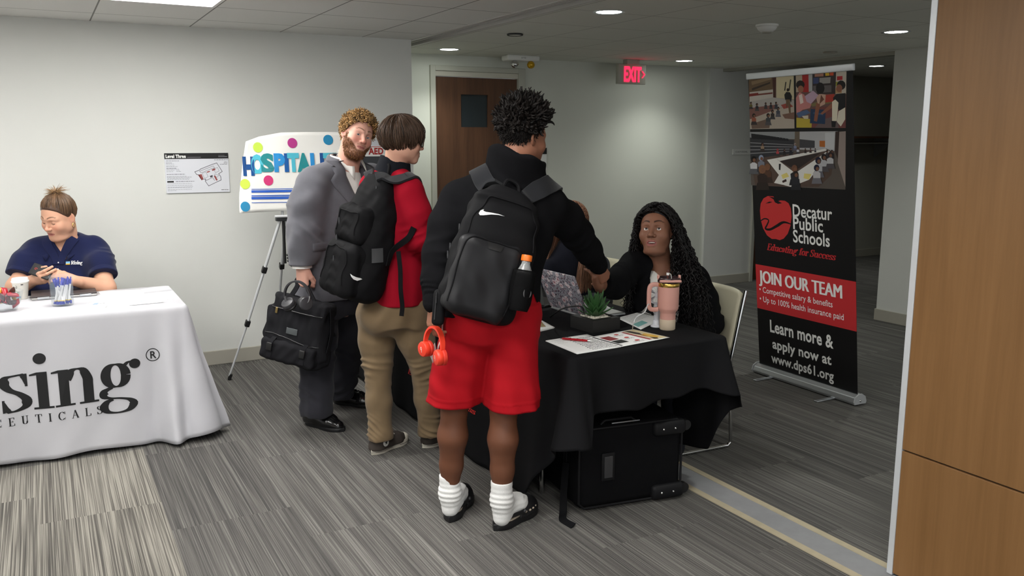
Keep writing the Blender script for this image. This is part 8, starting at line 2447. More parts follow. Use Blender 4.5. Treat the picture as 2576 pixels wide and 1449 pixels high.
# ---- phone in the hands of the person in the polo
pc = W(104, 683, 4.815)
pu = unit(W(128, 689, 4.80) - W(84, 674, 4.83)); pn = unit(-FH * .72 + V(0, 0, .5) - RT * .15); pn = unit(pn - pu * (pn @ pu)); pv = np.cross(pn, pu)
ph = thing('mobile_phone', 'black cased mobile phone held in both hands of the person in navy polo', 'phone', tuple(pc - V(0, 0, .03)))
Mp = frame(pc, pu, pv, pn)
MB().rbox((-.068, -.036, -.005), (.068, .036, .005), .008, Mp).build('case', mat('black_phone_case', srgb(30, 28, 29), rough=.55), ph)
MB().rbox((-.063, -.032, -.0062), (.063, .032, -.0045), .001, Mp).build('screen', mat('phone_glass', srgb(12, 12, 14), rough=.08), ph)
tg = MB(); gv, gf = pen(ell(0, 0, .008, .005, 0, 300, 12), .0022, .0022, 24); tg.add((np.c_[gv - (.035, -.004), np.full(len(gv), .0055)]) @ Mp[:3, :3].T + pc, gf); tg.build('red_mark', M_red, ph, smooth=False)

# ================================================================== ON THE BLACK TABLE
Z0 = ZT + .0022
T_ = lambda x, y, z=Z0: at_z(x, y, z)
M_pap = mat('white_paper', srgb(236, 236, 234), rough=.7)
M_tx = mat('printed_text', srgb(90, 90, 94), rough=.7)
def sheet_of(name, lab, px, z, sheets=1, cat='paper', curl=0.0):
 c = [T_(*q, z) for q in px]
 t = thing(name, lab, cat, tuple(np.mean(c, 0)))
 for k in range(sheets):
  g = np.array([[lerp(lerp(c[0], c[1], s), lerp(c[3], c[2], s), r) + V(0, 0, k * .0012 + curl * (abs(s - .5) * 2) ** 3 * (abs(r - .5) * 2)) + (V(.004, .003, 0) * k) for s in np.linspace(0, 1, 9)] for r in np.linspace(0, 1, 9)])
  MB().grid(g).build('sheet', M_pap, t, smooth=True, solid=.0008)
 zz = z + .0012 * (sheets - 1) + .0010
 def uv(s, r, dz=0.0): return lerp(lerp(c[0], c[1], s), lerp(c[3], c[2], s), r) + V(.004, .003, 0) * (sheets - 1) + V(0, 0, .0012 * (sheets - 1) + .0009 + dz + curl * (abs(s - .5) * 2) ** 3 * (abs(r - .5) * 2))
 return t, uv
def bars(uv, rows, m, t, name='printed_lines', h=.012, seed=0, words=True):
 mb = MB(); g = np.random.default_rng(seed)
 for (s0, s1, r) in rows:
  s = s0
  while s < s1:
   e = min(s1, s + (g.uniform(.02, .06) if words else s1)); mb.poly([uv(s, r), uv(e, r), uv(e, r + h), uv(s, r + h)]); s = e + .012
 return mb.build(name, m, t, smooth=False)
# handwritten sign-up sheet
t, uv = sheet_of('signup_sheet', 'white sign-up sheet with handwriting, under the red pen at the table corner', ((1372, 858), (1476, 842), (1563, 873), (1452, 891)), Z0, 2)
M_ink = mat('ink', srgb(60, 62, 72), rough=.7)
mb = MB(); g = np.random.default_rng(3)
for r in np.linspace(.18, .92, 11):
 s = .38 + .02 * g.random()
 while s < .93:
  k = g.uniform(.02, .05); w = np.linspace(s, s + k, 7); mb.tube([uv(a, r + .012 * math.sin(i * 2.3) + .004 * g.normal()) + V(0, 0, .0004) for i, a in enumerate(w)], .0005, 4); s += k + .012
mb.build('handwriting', M_ink, t)
bars(uv, [(.06, .30, r) for r in np.linspace(.10, .3, 3)], M_tx, t, h=.006)
pn_ = thing('ballpoint_pen', 'glossy red ballpoint pen lying on the handwritten sheet', 'pen', tuple(T_(1454, 857, Z0)))
a, b = T_(1418, 852, Z0 + .008), T_(1489, 858, Z0 + .008)
d = unit(b - a); a = lerp(a, b, .5) - d * .072; b = a + d * .144
MB().tube([a, a + d * .003, a + d * .05, a + d * .055, a + d * .1, a + d * .118], [.003, .0048, .0052, .0056, .0052, .0046], 14).build('barrel', mat('red_gloss', srgb(168, 22, 34), rough=.2, coat=.4), pn_)
MB().tube([a + d * .116, a + d * .125, a + d * .138, b], [.0046, .0042, .0022, .0007], 12).build('tip', M_chrome, pn_)
MB().tube([a - d * .008, a, a + d * .002], [.002, .0024, .0024], 10).build('push_button', M_chrome, pn_)
cl = MB(); cl.tube([a + d * .004 + V(0, 0, .005), a + d * .02 + V(0, 0, .0075), a + d * .042 + V(0, 0, .0062)], None, 8, flat=(.0022, .0008), up=(0, 0, 1)); cl.build('clip', M_chrome, pn_)
# colour flyer
t, uv = sheet_of('flyer', 'printed recruiting flyer with a black and gold picture, beside the sign-up sheet', ((1482, 849), (1592, 828), (1685, 849), (1565, 872)), Z0 + .0028, 1, 'flyer')
def patch(name, s0, s1, r0, r1, c, dz=.0002, poly=None):
 MB().poly([uv(s0, r0, dz), uv(s1, r0, dz), uv(s1, r1, dz), uv(s0, r1, dz)] if poly is None else [uv(a, b, dz) for a, b in poly]).build(name, mat('flyer_ink_%d_%d_%d' % c, srgb(*c), rough=.6), t, smooth=False)
patch('picture', .72, .98, .05, .95, (206, 190, 150))
patch('picture', 0, 0, 0, 0, (40, 32, 30), .0004, [(.74, .06), (.84, .1), (.86, .35), (.80, .5), (.75, .4)])
patch('picture', 0, 0, 0, 0, (214, 170, 70), .0004, [(.80, .5), (.90, .42), (.94, .8), (.84, .86), (.79, .7)])
patch('picture', 0, 0, 0, 0, (176, 120, 60), .0004, [(.76, .42), (.82, .5), (.79, .7), (.75, .6)])
patch('picture', 0, 0, 0, 0, (60, 44, 40), .0005, [(.78, .72), (.84, .86), (.80, .95), (.74, .9)])
patch('title_bar', .64, .70, .1, .9, (150, 40, 40))
for r0 in (.12, .42, .72):
 MB().poly([uv(.47 + .045 * math.cos(k), r0 + .06 + .045 * math.sin(k), .0003) for k in np.linspace(0, 6.28, 14)[:-1]]).build('round_icon', M_red, t, smooth=False)
bars(uv, [(.34, .56, r) for r in (.24, .28, .54, .58, .84, .88)], M_tx, t, h=.012, seed=4)
patch('black_box', .08, .30, .55, .78, (24, 24, 24)); patch('red_box', .1, .30, .18, .5, (132, 44, 48))
bars(uv, [(.02, .06, .05)], M_blk, t, h=.9, words=False)
# papers near the tumbler
t, uv = sheet_of('paper_form', 'white printed form with a teal block, between planter and pink tumbler', ((1552, 800), (1604, 786), (1672, 800), (1612, 829)), Z0, 1)
bars(uv, [(.1, .9, r) for r in np.linspace(.08, .5, 7)], M_tx, t, h=.010, seed=5)
MB().poly([uv(.05, .62, .0003), uv(.45, .62, .0003), uv(.45, .85, .0003), uv(.05, .85, .0003)]).build('teal_block', mat('teal_print', srgb(120, 176, 172), rough=.6), t, smooth=False)
t, uv = sheet_of('brochure_stack', 'small stack of white brochures at the near edge beside the red shorts', ((1338, 802), (1356, 805), (1394, 826), (1352, 836)), Z0, 3)
MB().poly([uv(.3, .3, .0003), uv(.7, .35, .0003), uv(.6, .8, .0003), uv(.25, .75, .0003)]).build('printed_photo', mat('brown_print', srgb(150, 126, 84), rough=.6), t, smooth=False)
t, uv = sheet_of('paper_pad', 'white papers lying behind the succulent planter beside the laptop', ((1470, 770), (1508, 760), (1560, 790), (1500, 806)), Z0, 2)
bars(uv, [(.1, .9, r) for r in np.linspace(.1, .9, 10)], M_tx, t, h=.010, seed=6)
# laptop with floral lid, back to the viewer
BLp, BRp = T_(1393, 776, Z0 + .008), T_(1471, 799, Z0 + .008)
lw = .335
lu = unit((BRp - BLp) * (1, 1, 0)); mid = (BLp + BRp) / 2; BLp = mid - lu * lw / 2;
lb = np.cross(V(0, 0, 1), lu); lb = lb if lb[0] > 0 else -lb         # towards the sitter
lap = thing('laptop', 'open laptop with a grey floral lid facing the viewer on the black table', 'laptop', tuple(mid * (1, 1, 0) + V(0, 0, Z0)))
Lb_ = frame(BLp * (1, 1, 0) + V(0, 0, Z0), lu, lb, np.cross(lu, lb))
zs_ = 1 if Lb_[2, 2] > 0 else -1
MB().rbox((0, 0, min(0, zs_ * .016)), (lw, .235, max(0, zs_ * .016)), .008, Lb_).build('base', M_alu, lap)
MB().rbox((.025, .03, zs_ * .0158 if zs_ > 0 else -.0172), (lw - .025, .13, zs_ * .0172 if zs_ > 0 else -.0158), .002, Lb_).build('keyboard', M_black, lap)
lidv = unit(V(0, 0, 1) - lb * .42); lidn = np.cross(lu, lidv); lidn = lidn if lidn @ FH < 0 else -lidn
lo_ = BLp * (1, 1, 0) + V(0, 0, Z0 + .018)
tl = W(1366, 686, 4.2)
lh = .225
def floral():
 m = bpy.data.materials.new('floral_print'); m.use_nodes = True; nt = m.node_tree; L = nt.links.new; b = nt.nodes['Principled BSDF']
 tc = nd(nt, 'ShaderNodeTexCoord')
 def vor(sc, lo, hi, src=None):
  v = nd(nt, 'ShaderNodeTexVoronoi', i_Scale=sc, i_Randomness=1.0); L((src or tc.outputs['Object']), v.inputs['Vector'])
  r = nd(nt, 'ShaderNodeMapRange', i_From_Min=hi, i_From_Max=lo); L(v.outputs['Distance'], r.inputs['Value']); return r.outputs[0], v
 def over(fac, a, c):
  x = nd(nt, 'ShaderNodeMix', data_type='RGBA'); L(fac, x.inputs['Factor'])
  if hasattr(a, 'links'): L(a, x.inputs['A'])
  else: x.inputs['A'].default_value = a
  x.inputs['B'].default_value = c; return x.outputs['Result']
 nz = nd(nt, 'ShaderNodeTexNoise', i_Scale=45.0, i_Detail=2.0); L(tc.outputs['Object'], nz.inputs['Vector'])
 wp = nd(nt, 'ShaderNodeVectorMath', operation='SCALE'); L(nz.outputs['Color'], wp.inputs[0]); wp.inputs['Scale'].default_value = .02
 ad = nd(nt, 'ShaderNodeVectorMath', operation='ADD'); L(tc.outputs['Object'], ad.inputs[0]); L(wp.outputs[0], ad.inputs[1])
 c = srgb(148, 148, 156)
 for sc, lo, hi, k in ((72, .28, .34, srgb(84, 76, 92)), (58, .24, .30, srgb(112, 70, 84)), (46, .2, .25, srgb(64, 64, 74)), (26, .36, .40, srgb(212, 202, 204)), (26, .22, .27, srgb(198, 164, 170)), (26, .10, .14, srgb(150, 96, 106))):
  f, _ = vor(sc, lo, hi, ad.outputs[0]); c = over(f, c, k)
 L(c, b.inputs['Base Color']); b.inputs['Roughness'].default_value = .45
 return m
Mlid = frame(lo_, lu, lidn, lidv)
MB().rbox((0, -.004, 0), (lw, .004, lh), .012, Mlid).build('lid', floral(), lap)
MB().rbox((.012, -.0052, .014), (lw - .012, -.0035, lh - .012), .0005, Mlid).build('screen', mat('dark_screen', srgb(30, 32, 36), rough=.15), lap)
# cable from the laptop
cb = MB(); cb.tube(bez([T_(1382, 797, Z0 + .004), T_(1388, 794, Z0 + .012), W(1412, 778, 3.93), W(1440, 771, 3.86), W(1466, 774, 3.82), T_(1470, 806, Z0 + .004)], 40), .0035, 8)
o = cb.build('power_cable', M_black); tag(o, 'black power cable arching in front of the floral laptop', 'cable')
cb = MB(); cb.tube(bez([W(1462, 756, 4.28), W(1472, 753, 4.24), W(1490, 755, 4.20), T_(1508, 772, Z0 + .003), T_(1520, 790, Z0 + .003)], 30), .0022, 8)
o = cb.build('charging_cable', mat('pale_cable', srgb(170, 170, 168), rough=.5)); tag(o, 'thin pale charging cable beside the floral laptop', 'cable')
# second laptop seen edge on behind the backpack
gp = T_(1350, 772, Z0)
t = thing('laptop', 'dark grey open laptop partly hidden behind the large backpack', 'laptop', tuple(gp))
gu = unit(V(.35, -.93, 0)); gb = V(-gu[1], gu[0], 0); gb = gb if gb[0] > 0 else -gb
gv = unit(V(0, 0, 1) - gb * .30); gn = np.cross(gu, gv)
G0 = gp - gu * .235 + V(0, 0, .014)
MB().rbox((0, -.004, 0), (.29, .004, .20), .008, frame(G0, gu, gn, gv)).build('lid', mat('graphite_lid', srgb(92, 94, 92), rough=.4), t)
gz = np.cross(gu, gb); s_ = 1 if gz[2] > 0 else -1
MB().rbox((0, .0, min(0, s_ * .014)), (.29, .2, max(0, s_ * .014)), .006, frame(G0 - V(0, 0, .014), gu, gb, gz)).build('base', M_black, t)
# square planter with a spiky succulent
A_, C_ = T_(1449, 827, Z0), T_(1560, 828, Z0)
p0 = T_(1491, 839, Z0); pu_ = unit((A_ - p0) * (1, 1, 0)); pv_ = np.cross(V(0, 0, 1), pu_); pv_ = pv_ if pv_ @ (C_ - p0) > 0 else -pv_
sz = .165; hh = .058
pl = thing('potted_succulent', 'green spiky succulent in white pebbles in a low square black planter', 'plant', tuple(p0 + pu_ * sz / 2 + pv_ * sz / 2))
Mpl = frame(p0, pu_, pv_, np.cross(pu_, pv_))
if Mpl[2, 2] < 0: Mpl = frame(p0, pv_, pu_, np.cross(pv_, pu_))
M_plb = mat('matt_black_ceramic', srgb(26, 26, 26), rough=.55)
b = MB()
for lo, hi in (((0, 0, 0), (sz, sz, .01)), ((0, 0, .01), (sz, .03, hh)), ((0, sz - .03, .01), (sz, sz, hh)), ((0, .03, .01), (.03, sz - .03, hh)), ((sz - .03, .03, .01), (sz, sz - .03, hh))): b.box(lo, hi, Mpl)
b.build('planter', M_plb, pl, smooth=False)
cen = (Mpl @ np.array((sz / 2, sz / 2, hh, 1)))[:3]
pb_ = MB(); g = np.random.default_rng(2)
for i in range(300):
 q = g.uniform(.032, sz - .032, 2); pb_.sphere((Mpl @ np.array((q[0], q[1], hh - .004 + g.uniform(0, .006), 1)))[:3], g.uniform(.0028, .0052) * g.uniform(.8, 1.2, 3), 6, 4)
o = pb_.build('white_pebbles', mat('pebble_white', srgb(214, 208, 194), rough=.7), pl); o['kind'] = 'stuff'
M_leaf = mat('succulent_green', srgb(52, 92, 48), rough=.4, var=.25, vscale=18)
k = 0
for ring, (nl, tilt, ln, wd) in enumerate(((9, 62, .085, .015), (8, 40, .105, .016), (7, 22, .115, .016), (4, 8, .105, .014))):
 for i in range(nl):
  a = 2 * math.pi * i / nl + ring * .4 + g.normal() * .1; th = R(tilt + g.normal() * 5)
  h_ = V(math.cos(a), math.sin(a), 0); L_ = ln * g.uniform(.85, 1.1); sd = np.cross(h_, V(0, 0, 1))
  rows = []
  for s in np.linspace(0, 1, 9):
   c = cen + V(0, 0, -.002 + .006 * ring) + h_ * (math.sin(th) * L_ * s + .004) + V(0, 0, 1) * (math.cos(th) * L_ * s + .012 * s * s * (1 if tilt > 40 else 0))
   w_ = wd * (math.sin(min(1, s * 1.25 + .25) * math.pi * .62) if s < .6 else math.sin(math.pi * .62) * (1 - (s - .6) / .4) ** .8) * .9
   up_ = unit(V(0, 0, 1) * math.sin(th) - h_ * math.cos(th))
   rows.append([c - sd * w_ + up_ * .004 * (1 - s), c - sd * w_ * .5, c - up_ * .0015, c + sd * w_ * .5, c + sd * w_ + up_ * .004 * (1 - s)])
  MB().grid(np.array(rows)).build('leaf', M_leaf, pl, solid=.003)
# pink tumbler with handle and straw
tb = T_(1682, 832, Z0); tb = tb + FH * .035
tu = thing('tumbler', 'dusty pink insulated tumbler with handle and straw at the table edge', 'tumbler', tuple(tb))
M_pk = mat('dusty_pink_coat', srgb(200, 148, 136), rough=.5, bump=.05, bscale=600)
Mt = frame(tb, RT, FH, V(0, 0, 1))
s_ = 1.0
MB().lathe([(.001, 0), (.034, .0), (.0365, .003), (.037, .05)], 40, Mt).build('base_boot', mat('cream_silicone', srgb(206, 188, 164), rough=.6), tu)
MB().lathe([(.0362, .049), (.0362, .078), (.0375, .082), (.047, .098), (.0485, .104), (.0495, .205)], 48, Mt).build('body', M_pk, tu)
MB().lathe([(.0495, .204), (.0505, .206), (.0505, .220), (.049, .222)], 48, Mt).build('gold_ring', mat('gold', srgb(212, 175, 90)), tu)
ld = MB(); ld.lathe([(.0495, .221), (.051, .223), (.0515, .242), (.049, .246), (.046, .246), (.045, .236), (.001, .234)], 48, Mt); ld.build('lid', mat('dark_rose_lid', srgb(52, 36, 38), rough=.25), tu)
sw_l = MB(); sw_l.rbox((-.05, -.053, .228), (.05, -.040, .240), .004, Mt); sw_l.rbox((-.054, -.012, .236), (-.044, .012, .257), .004, Mt); sw_l.rbox((.044, -.012, .236), (.054, .012, .257), .004, Mt); sw_l.build('lid_latch', M_pk, tu)
hd = MB(); X2 = lambda a, z: tb - RT * a + V(0, 0, z) - FH * .004
hd.tube(bez([X2(.046, .212), X2(.07, .213), X2(.085, .205), X2(.09, .185), X2(.0905, .15), X2(.0895, .115), X2(.082, .098), X2(.066, .094), X2(.047, .096)], 44), None, 12, flat=(.0105, .0085), up=FH); hd.build('handle', M_pk, tu)
sx_ = tb + V(0, 0, .236) + RT * -.006
MB().tube([sx_, sx_ + V(.002, 0, .045)], .0042, 12).build('straw', mat('smoky_rose_straw', srgb(112, 66, 62), rough=.15, trans=.35), tu)
MB().tube([sx_ + V(.0008, 0, .02), sx_ + V(.0012, 0, .031)], .0072, 14).build('straw_cap', M_white, tu)
MB().tube(bez([sx_ + V(.001, 0, .026) + RT * .007, sx_ + RT * .014 + V(0, 0, .024), sx_ + RT * .018 + V(0, 0, .008), sx_ + RT * .016 + V(0, 0, -.002)], 14), .0015, 6).build('cap_tether', M_white, tu)
# small white hand fan standing behind the handle
fb = T_(1651, 822, Z0); fn_ = thing('desk_fan', 'small white hand-held fan standing behind the tumbler handle', 'fan', tuple(fb))
Mf = frame(fb, RT, FH, V(0, 0, 1)); M_fw = mat('fan_white', srgb(214, 216, 222), rough=.35)
MB().lathe([(.001, 0), (.026, .0), (.028, .003), (.026, .008), (.018, .012), (.0165, .03), (.015, .033), (.0135, .034), (.012, .11), (.001, .112)], 28, Mf).build('stem', M_fw, fn_)
fc = fb + V(0, 0, .155); Mfc = frame(fc, RT, V(0, 0, 1), -FH)
rg = MB(); rg.tube([fc + (RT * math.cos(a) + V(0, 0, 1) * math.sin(a)) * .043 for a in np.linspace(0, 2 * math.pi, 37)[:-1]], .0045, 8, closed=True); rg.build('fan_ring', M_fw, fn_)
gg = MB()
for a in np.linspace(0, 2 * math.pi, 25)[:-1]:
 d1 = RT * math.cos(a) + V(0, 0, 1) * math.sin(a); d2 = RT * math.cos(a + .25) + V(0, 0, 1) * math.sin(a + .25)
 gg.tube([fc - FH * .016 + d1 * .014, fc - FH * .015 + lerp(d1, d2, .5) * .03, fc - FH * .004 + d2 * .043], .0011, 5)
gg.lathe([(.001, .018), (.013, .0175), (.0145, .013)], 20, Mfc); gg.build('guard', M_fw, fn_)
bl_ = MB()
for k in range(5):
 a = k * 2 * math.pi / 5; e1 = RT * math.cos(a) + V(0, 0, 1) * math.sin(a); e2 = -RT * math.sin(a) + V(0, 0, 1) * math.cos(a)
 bl_.grid(np.array([[fc + e1 * r + e2 * (r * .45 * (t - .3)) + FH * (.006 * (t - .5)) for t in np.linspace(0, 1, 5)] for r in np.linspace(.008, .038, 5)]))
bl_.build('blades', mat('grey_blade', srgb(150, 152, 158), rough=.4), fn_)
bd = MB(); ch = bez([fb + V(0, 0, .14) + RT * .022 - FH * .03, fb + V(0, 0, .10) + RT * .026 - FH * .032, fb + V(0, 0, .05) + RT * .024 - FH * .032, fb + V(0, 0, .012) + RT * .02 - FH * .032], 24)
for q in ch: bd.sphere(q, .0034, 8, 6)
o = bd.build('bead_chain', mat('pearl_button', srgb(225, 222, 214)), fn_); o['kind'] = 'stuff'
cb = MB(); cb.tube(bez([fb + V(0, 0, .06) - RT * .01 - FH * .012, W(1632, 765, 3.92), W(1622, 785, 3.85), W(1602, 797, 3.8), W(1594, 812, 3.76), T_(1591, 828, Z0 + .006)], 36), .0022, 8)
o = cb.build('usb_cable', mat('white_cable', srgb(206, 208, 210), rough=.5)); tag(o, 'thin white cable curving from the small fan to the flyer', 'cable')
# jar of red wrapped sweets glimpsed between the two standing people
jp = T_(1056, 722, Z0)
t = thing('candy_jar', 'jar of red and silver wrapped sweets between the red pullover and black hooded top', 'jar', tuple(jp))
g = np.random.default_rng(9)
Mj = frame(jp, RT, FH, V(0, 0, 1))
MB().lathe([(.001, 0), (.055, .001), (.062, .01), (.066, .12), (.062, .125), (.060, .12), (.057, .012), (.001, .006)], 28, Mj).build('glass', mat('clear_glass', (.35, .42, .48, 1), rough=.03, spec=.6, alpha=.13), t)
for c_, nm in ((srgb(170, 26, 36), 'red_sweets'), (srgb(190, 188, 186), 'silver_sweets')):
 mb = MB()
 for i in range(22):
  r_, a_, z_ = .045 * math.sqrt(g.random()), g.uniform(0, 6.28), g.uniform(.018, .14)
  mb.rbox((-.013, -.009, -.006), (.013, .009, .006), .004, frame(jp + RT * r_ * math.cos(a_) + FH * r_ * math.sin(a_) + V(0, 0, z_), *np.linalg.qr(g.normal(size=(3, 3)))[0].T))
 o = mb.build(nm, mat(nm, c_, rough=.25, metal=.3 if 'silver' in nm else 0), t); o['kind'] = 'stuff'

# ================================================================== ON THE WHITE TABLE
t, uv = sheet_of('paper_sheet', 'blank white sheet at the far right of the white table', ((246, 733), (352, 728), (366, 740), (262, 751)), Z0, 1)
t, uv = sheet_of('business_card_stack', 'small fan of white business cards near the front edge of the white table', ((224, 762), (270, 757), (264, 774), (208, 776)), Z0, 3, 'cards')
MB().poly([uv(.3, .3, .0004), uv(.55, .3, .0004), uv(.5, .6, .0004), uv(.25, .6, .0004)]).build('printed_logo', mat('pale_blue_print', srgb(150, 168, 206), rough=.6), t, smooth=False)
bars(uv, [(.58, .85, .4)], M_tx, t, h=.06, seed=8)
t, uv = sheet_of('paper_sheet', 'white sheet lying in front of the pen jar on the white table', ((60, 778), (110, 774), (98, 784), (46, 786)), Z0, 1)
t, uv = sheet_of('clear_bag', 'clear plastic bag with a printed label lying on the white table', ((330, 752), (400, 744), (412, 760), (326, 768)), Z0 + .002, 1, 'plastic bag')
bg = MB(); g = np.random.default_rng(14); rows = []
for r in np.linspace(-.12, 1.12, 16): rows.append([uv(s, r) + V(0, 0, .004 + .012 * g.random() * (0 < r < 1)) for s in np.linspace(-.1, 1.1, 22)])
bg.grid(np.array(rows)); bg.build('film', mat('clear_film', (.95, .97, 1, 1), rough=.1, spec=.8, alpha=.16), t)
bars(uv, [(.25, .7, .5)], mat('blue_print', srgb(120, 150, 180), rough=.6), t, h=.10, seed=3)
# closed laptop
L0, L1 = T_(79, 757, Z0), T_(245, 744, Z0)
lu2 = unit((L1 - L0) * (1, 1, 0)); lw2 = np.linalg.norm((L1 - L0)[:2]); lv2 = np.cross(V(0, 0, 1), lu2)
t = thing('closed_laptop', 'closed dark laptop with silver edges in front of the person in navy polo', 'laptop', tuple((L0 + L1) / 2))
Ml = frame(L0, lu2, lv2, V(0, 0, 1))
MB().rbox((0, 0, .0), (lw2, .22, .013), .005, Ml).build('base', mat('silver_laptop', srgb(168, 166, 164), rough=.4, metal=.5), t)
MB().rbox((0, .003, .0135), (lw2, .22, .023), .004, Ml).build('lid', mat('dark_laptop_lid', srgb(66, 58, 58), rough=.5), t)
for a in (.03, lw2 - .09): MB().rbox((a, -.002, .004), (a + .06, .004, .016), .002, Ml).build('hinge', M_alu, t)
# jar of pens
jp = T_(149, 772, Z0) + FH * .04
Mj = frame(jp, RT, FH, V(0, 0, 1))
t = thing('pen_jar', 'clear plastic jar with a blue band, full of white pens, on the white table', 'jar', tuple(jp))
prof = [(.001, 0), (.050, .001), (.054, .006), (.055, .02), (.058, .155), (.059, .162), (.0575, .163), (.056, .155), (.053, .022), (.049, .008), (.001, .007)]
MB().lathe(prof, 36, Mj).build('jar_wall', mat('clear_glass', (.97, .98, .98, 1)), t)
g = np.random.default_rng(21)
M_pw = mat('pen_white', srgb(236, 236, 236), rough=.3); M_pb = mat('pen_blue', srgb(26, 38, 165), rough=.3); M_py = mat('pen_yellow', srgb(220, 190, 70), rough=.4)
pen0 = None
for i in range(36):
 a = g.uniform(0, 6.28); b = a + g.uniform(1.0, 4.8); r0, r1 = .046 * math.sqrt(g.uniform(.35, 1)), .049 * math.sqrt(g.uniform(.4, 1))
 p0 = jp + RT * r0 * math.cos(a) + FH * r0 * math.sin(a) + V(0, 0, .012); p1 = jp + RT * r1 * math.cos(b) + FH * r1 * math.sin(b) + V(0, 0, .147)
 d = unit(p1 - p0)
 pn_ = thing('pen', 'white ballpoint pen with blue ends standing in the clear pen jar', 'pen', tuple(p0), 'pens in the clear jar')
 MB().tube([p0 + d * .022, p0 + d * .112], .0050, 8).build('barrel', M_pw, pn_)
 MB().tube([p0 + d * .018, p0 + d * .023], .0053, 8).build('ring', M_py, pn_)
 MB().tube([p0, p0 + d * .004, p0 + d * .018], [.0012, .0035, .005], 8).build('tip', M_pb, pn_)
 MB().tube([p0 + d * .108, p0 + d * .132, p0 + d * .136, p0 + d * .146], [.0054, .0052, .003, .003], 8).build('cap', M_pb, pn_)
# paper cup
cp = T_(47, 754, Z0) + FH * .03
t = thing('paper_cup', 'white paper coffee cup with printed drawing and white lid beside the closed laptop', 'cup', tuple(cp))
Mc = frame(cp, RT, FH, V(0, 0, 1))
MB().lathe([(.001, .002), (.030, .0), (.0315, .002), (.042, .095), (.0435, .098), (.0425, .1)], 36, Mc).build('cup_wall', mat('printed_card', srgb(226, 222, 212), rough=.6), t)
MB().lathe([(.0445, .094), (.0455, .098), (.045, .102), (.042, .104), (.041, .114), (.039, .118), (.034, .118), (.033, .113), (.001, .113)], 36, Mc).build('lid', M_white, t)
def on_cup(pts):
 out = []
 for a, z in pts:
  r = .0318 + (.0423 - .0318) * (z - .002) / .093 + .0008; out.append((Mc @ np.array((r * math.sin(a), -r * math.cos(a), z, 1)))[:3])
 return out
M_gp = mat('green_print', srgb(110, 140, 84), rough=.7); M_bp = mat('blue_grey_print', srgb(120, 146, 170), rough=.7)
MB().tube(on_cup([(-.15 + .22 * math.cos(k), .036 + .013 * math.sin(k)) for k in np.linspace(0, 6.28, 22)]), .001, 4).build('printed_drawing', M_gp, t)
MB().tube(on_cup(bez([(.1, .04), (.25, .044), (.2, .03), (.06, .03)], 14)), .001, 4).build('printed_drawing', M_gp, t)
MB().tube(on_cup(bez([(-.2, .056), (-.35, .062), (-.15, .07), (-.02, .064), (.05, .074), (-.1, .08)], 24)), .0009, 4).build('printed_drawing', M_blk, t)
MB().grid(np.array([on_cup([(a, z) for a in np.linspace(-.5, .45, 10)]) for z in (.008, .014 , .02)])).build('printed_base', M_bp, t)
MB().poly(on_cup([(.55, .082), (.85, .082), (.85, .087), (.55, .087)])).build('printed_word', M_blk, t, smooth=False)
# bowl of wrapped snacks, cut by the picture edge
bp_ = T_(-2, 788, Z0) + FH * .06
t = thing('snack_bowl', 'clear plastic bowl of wrapped snacks at the left end of the white table', 'bowl', tuple(bp_))
Mb = frame(bp_, RT, FH, V(0, 0, 1))
MB().lathe([(.001, .003), (.045, .001), (.052, .004), (.075, .05), (.088, .105), (.086, .106), (.072, .05), (.049, .008), (.001, .006)], 36, Mb).build('bowl_wall', mat('clear_glass', (.97, .98, .98, 1)), t)
M_wr = [mat('wrapper_red', srgb(170, 30, 44), rough=.3), mat('wrapper_gold', srgb(214, 164, 60), rough=.3), mat('wrapper_brown', srgb(74, 40, 34), rough=.3)]
g = np.random.default_rng(31)
for i in range(16):
 r_, a_ = .05 * math.sqrt(g.random()), g.uniform(0, 6.28); z_ = .03 + .07 * (i / 16) + .01 * g.random()
 c_ = bp_ + RT * r_ * math.cos(a_) + FH * r_ * math.sin(a_) + V(0, 0, z_)
 Q = np.linalg.qr(g.normal(size=(3, 3)))[0]
 sn = thing('wrapped_snack', ('red', 'gold', 'brown')[i % 3] + ' wrapped snack in the clear bowl at the left end', 'snack', tuple(c_), ('red', 'gold', 'brown')[i % 3] + ' wrapped snacks in the bowl')
 rows = []
 for s in np.linspace(-1, 1, 9):
  w_ = .017 * (1 if abs(s) > .8 else .95); h_ = .011 * max(0.02, 1 - abs(s) ** 4) if abs(s) < .8 else .0008
  rows.append([c_ + (Q[:, 0] * s * .027 + Q[:, 1] * w_ * math.cos(k) + Q[:, 2] * h_ * math.sin(k)) for k in np.linspace(0, 2 * math.pi, 15)])
 MB().grid(np.array(rows)).build('wrapper', M_wr[i % 3], sn)

# ================================================================== ON THE WALLS, AND THE EASEL
def wall_pt(x, y, off=0.0): return at_y(x, y, YL - off)
M_panel = mat('white_sign_panel', srgb(222, 224, 230), rough=.35)
a, b = wall_pt(412.5, 385.5, .012), wall_pt(579, 482.5, .012)
lp = thing('floor_plan_sign', 'white wall sign with black header reading Level Three and a floor plan', 'sign', ((a[0] + b[0]) / 2, YL - .006, b[2]))
sw2, sh2 = b[0] - a[0], a[2] - b[2]
MB().box((a[0], YL - .012, b[2]), (b[0], YL, a[2])).build('panel', M_panel, lp, smooth=False, bevel=.002)
Q = lambda u, v, o=.0128: V(a[0] + u * sw2, YL - o, a[2] - v * sh2)
MB().poly([Q(0, 0), Q(1, 0), Q(1, .145), Q(0, .145)]).build('header', M_blk, lp, smooth=False)
def txt(s, u, v, h, w, m=M_blk, par=lp, bold=.02, nm='lettering', q=Q):
 vv, ff = on_plane(sans(s, bold), q(u, v, .0133), (1, 0, 0), (0, 0, 1), h * sh2, w * sw2); return link_mesh(nm, vv, ff, m, par, False)
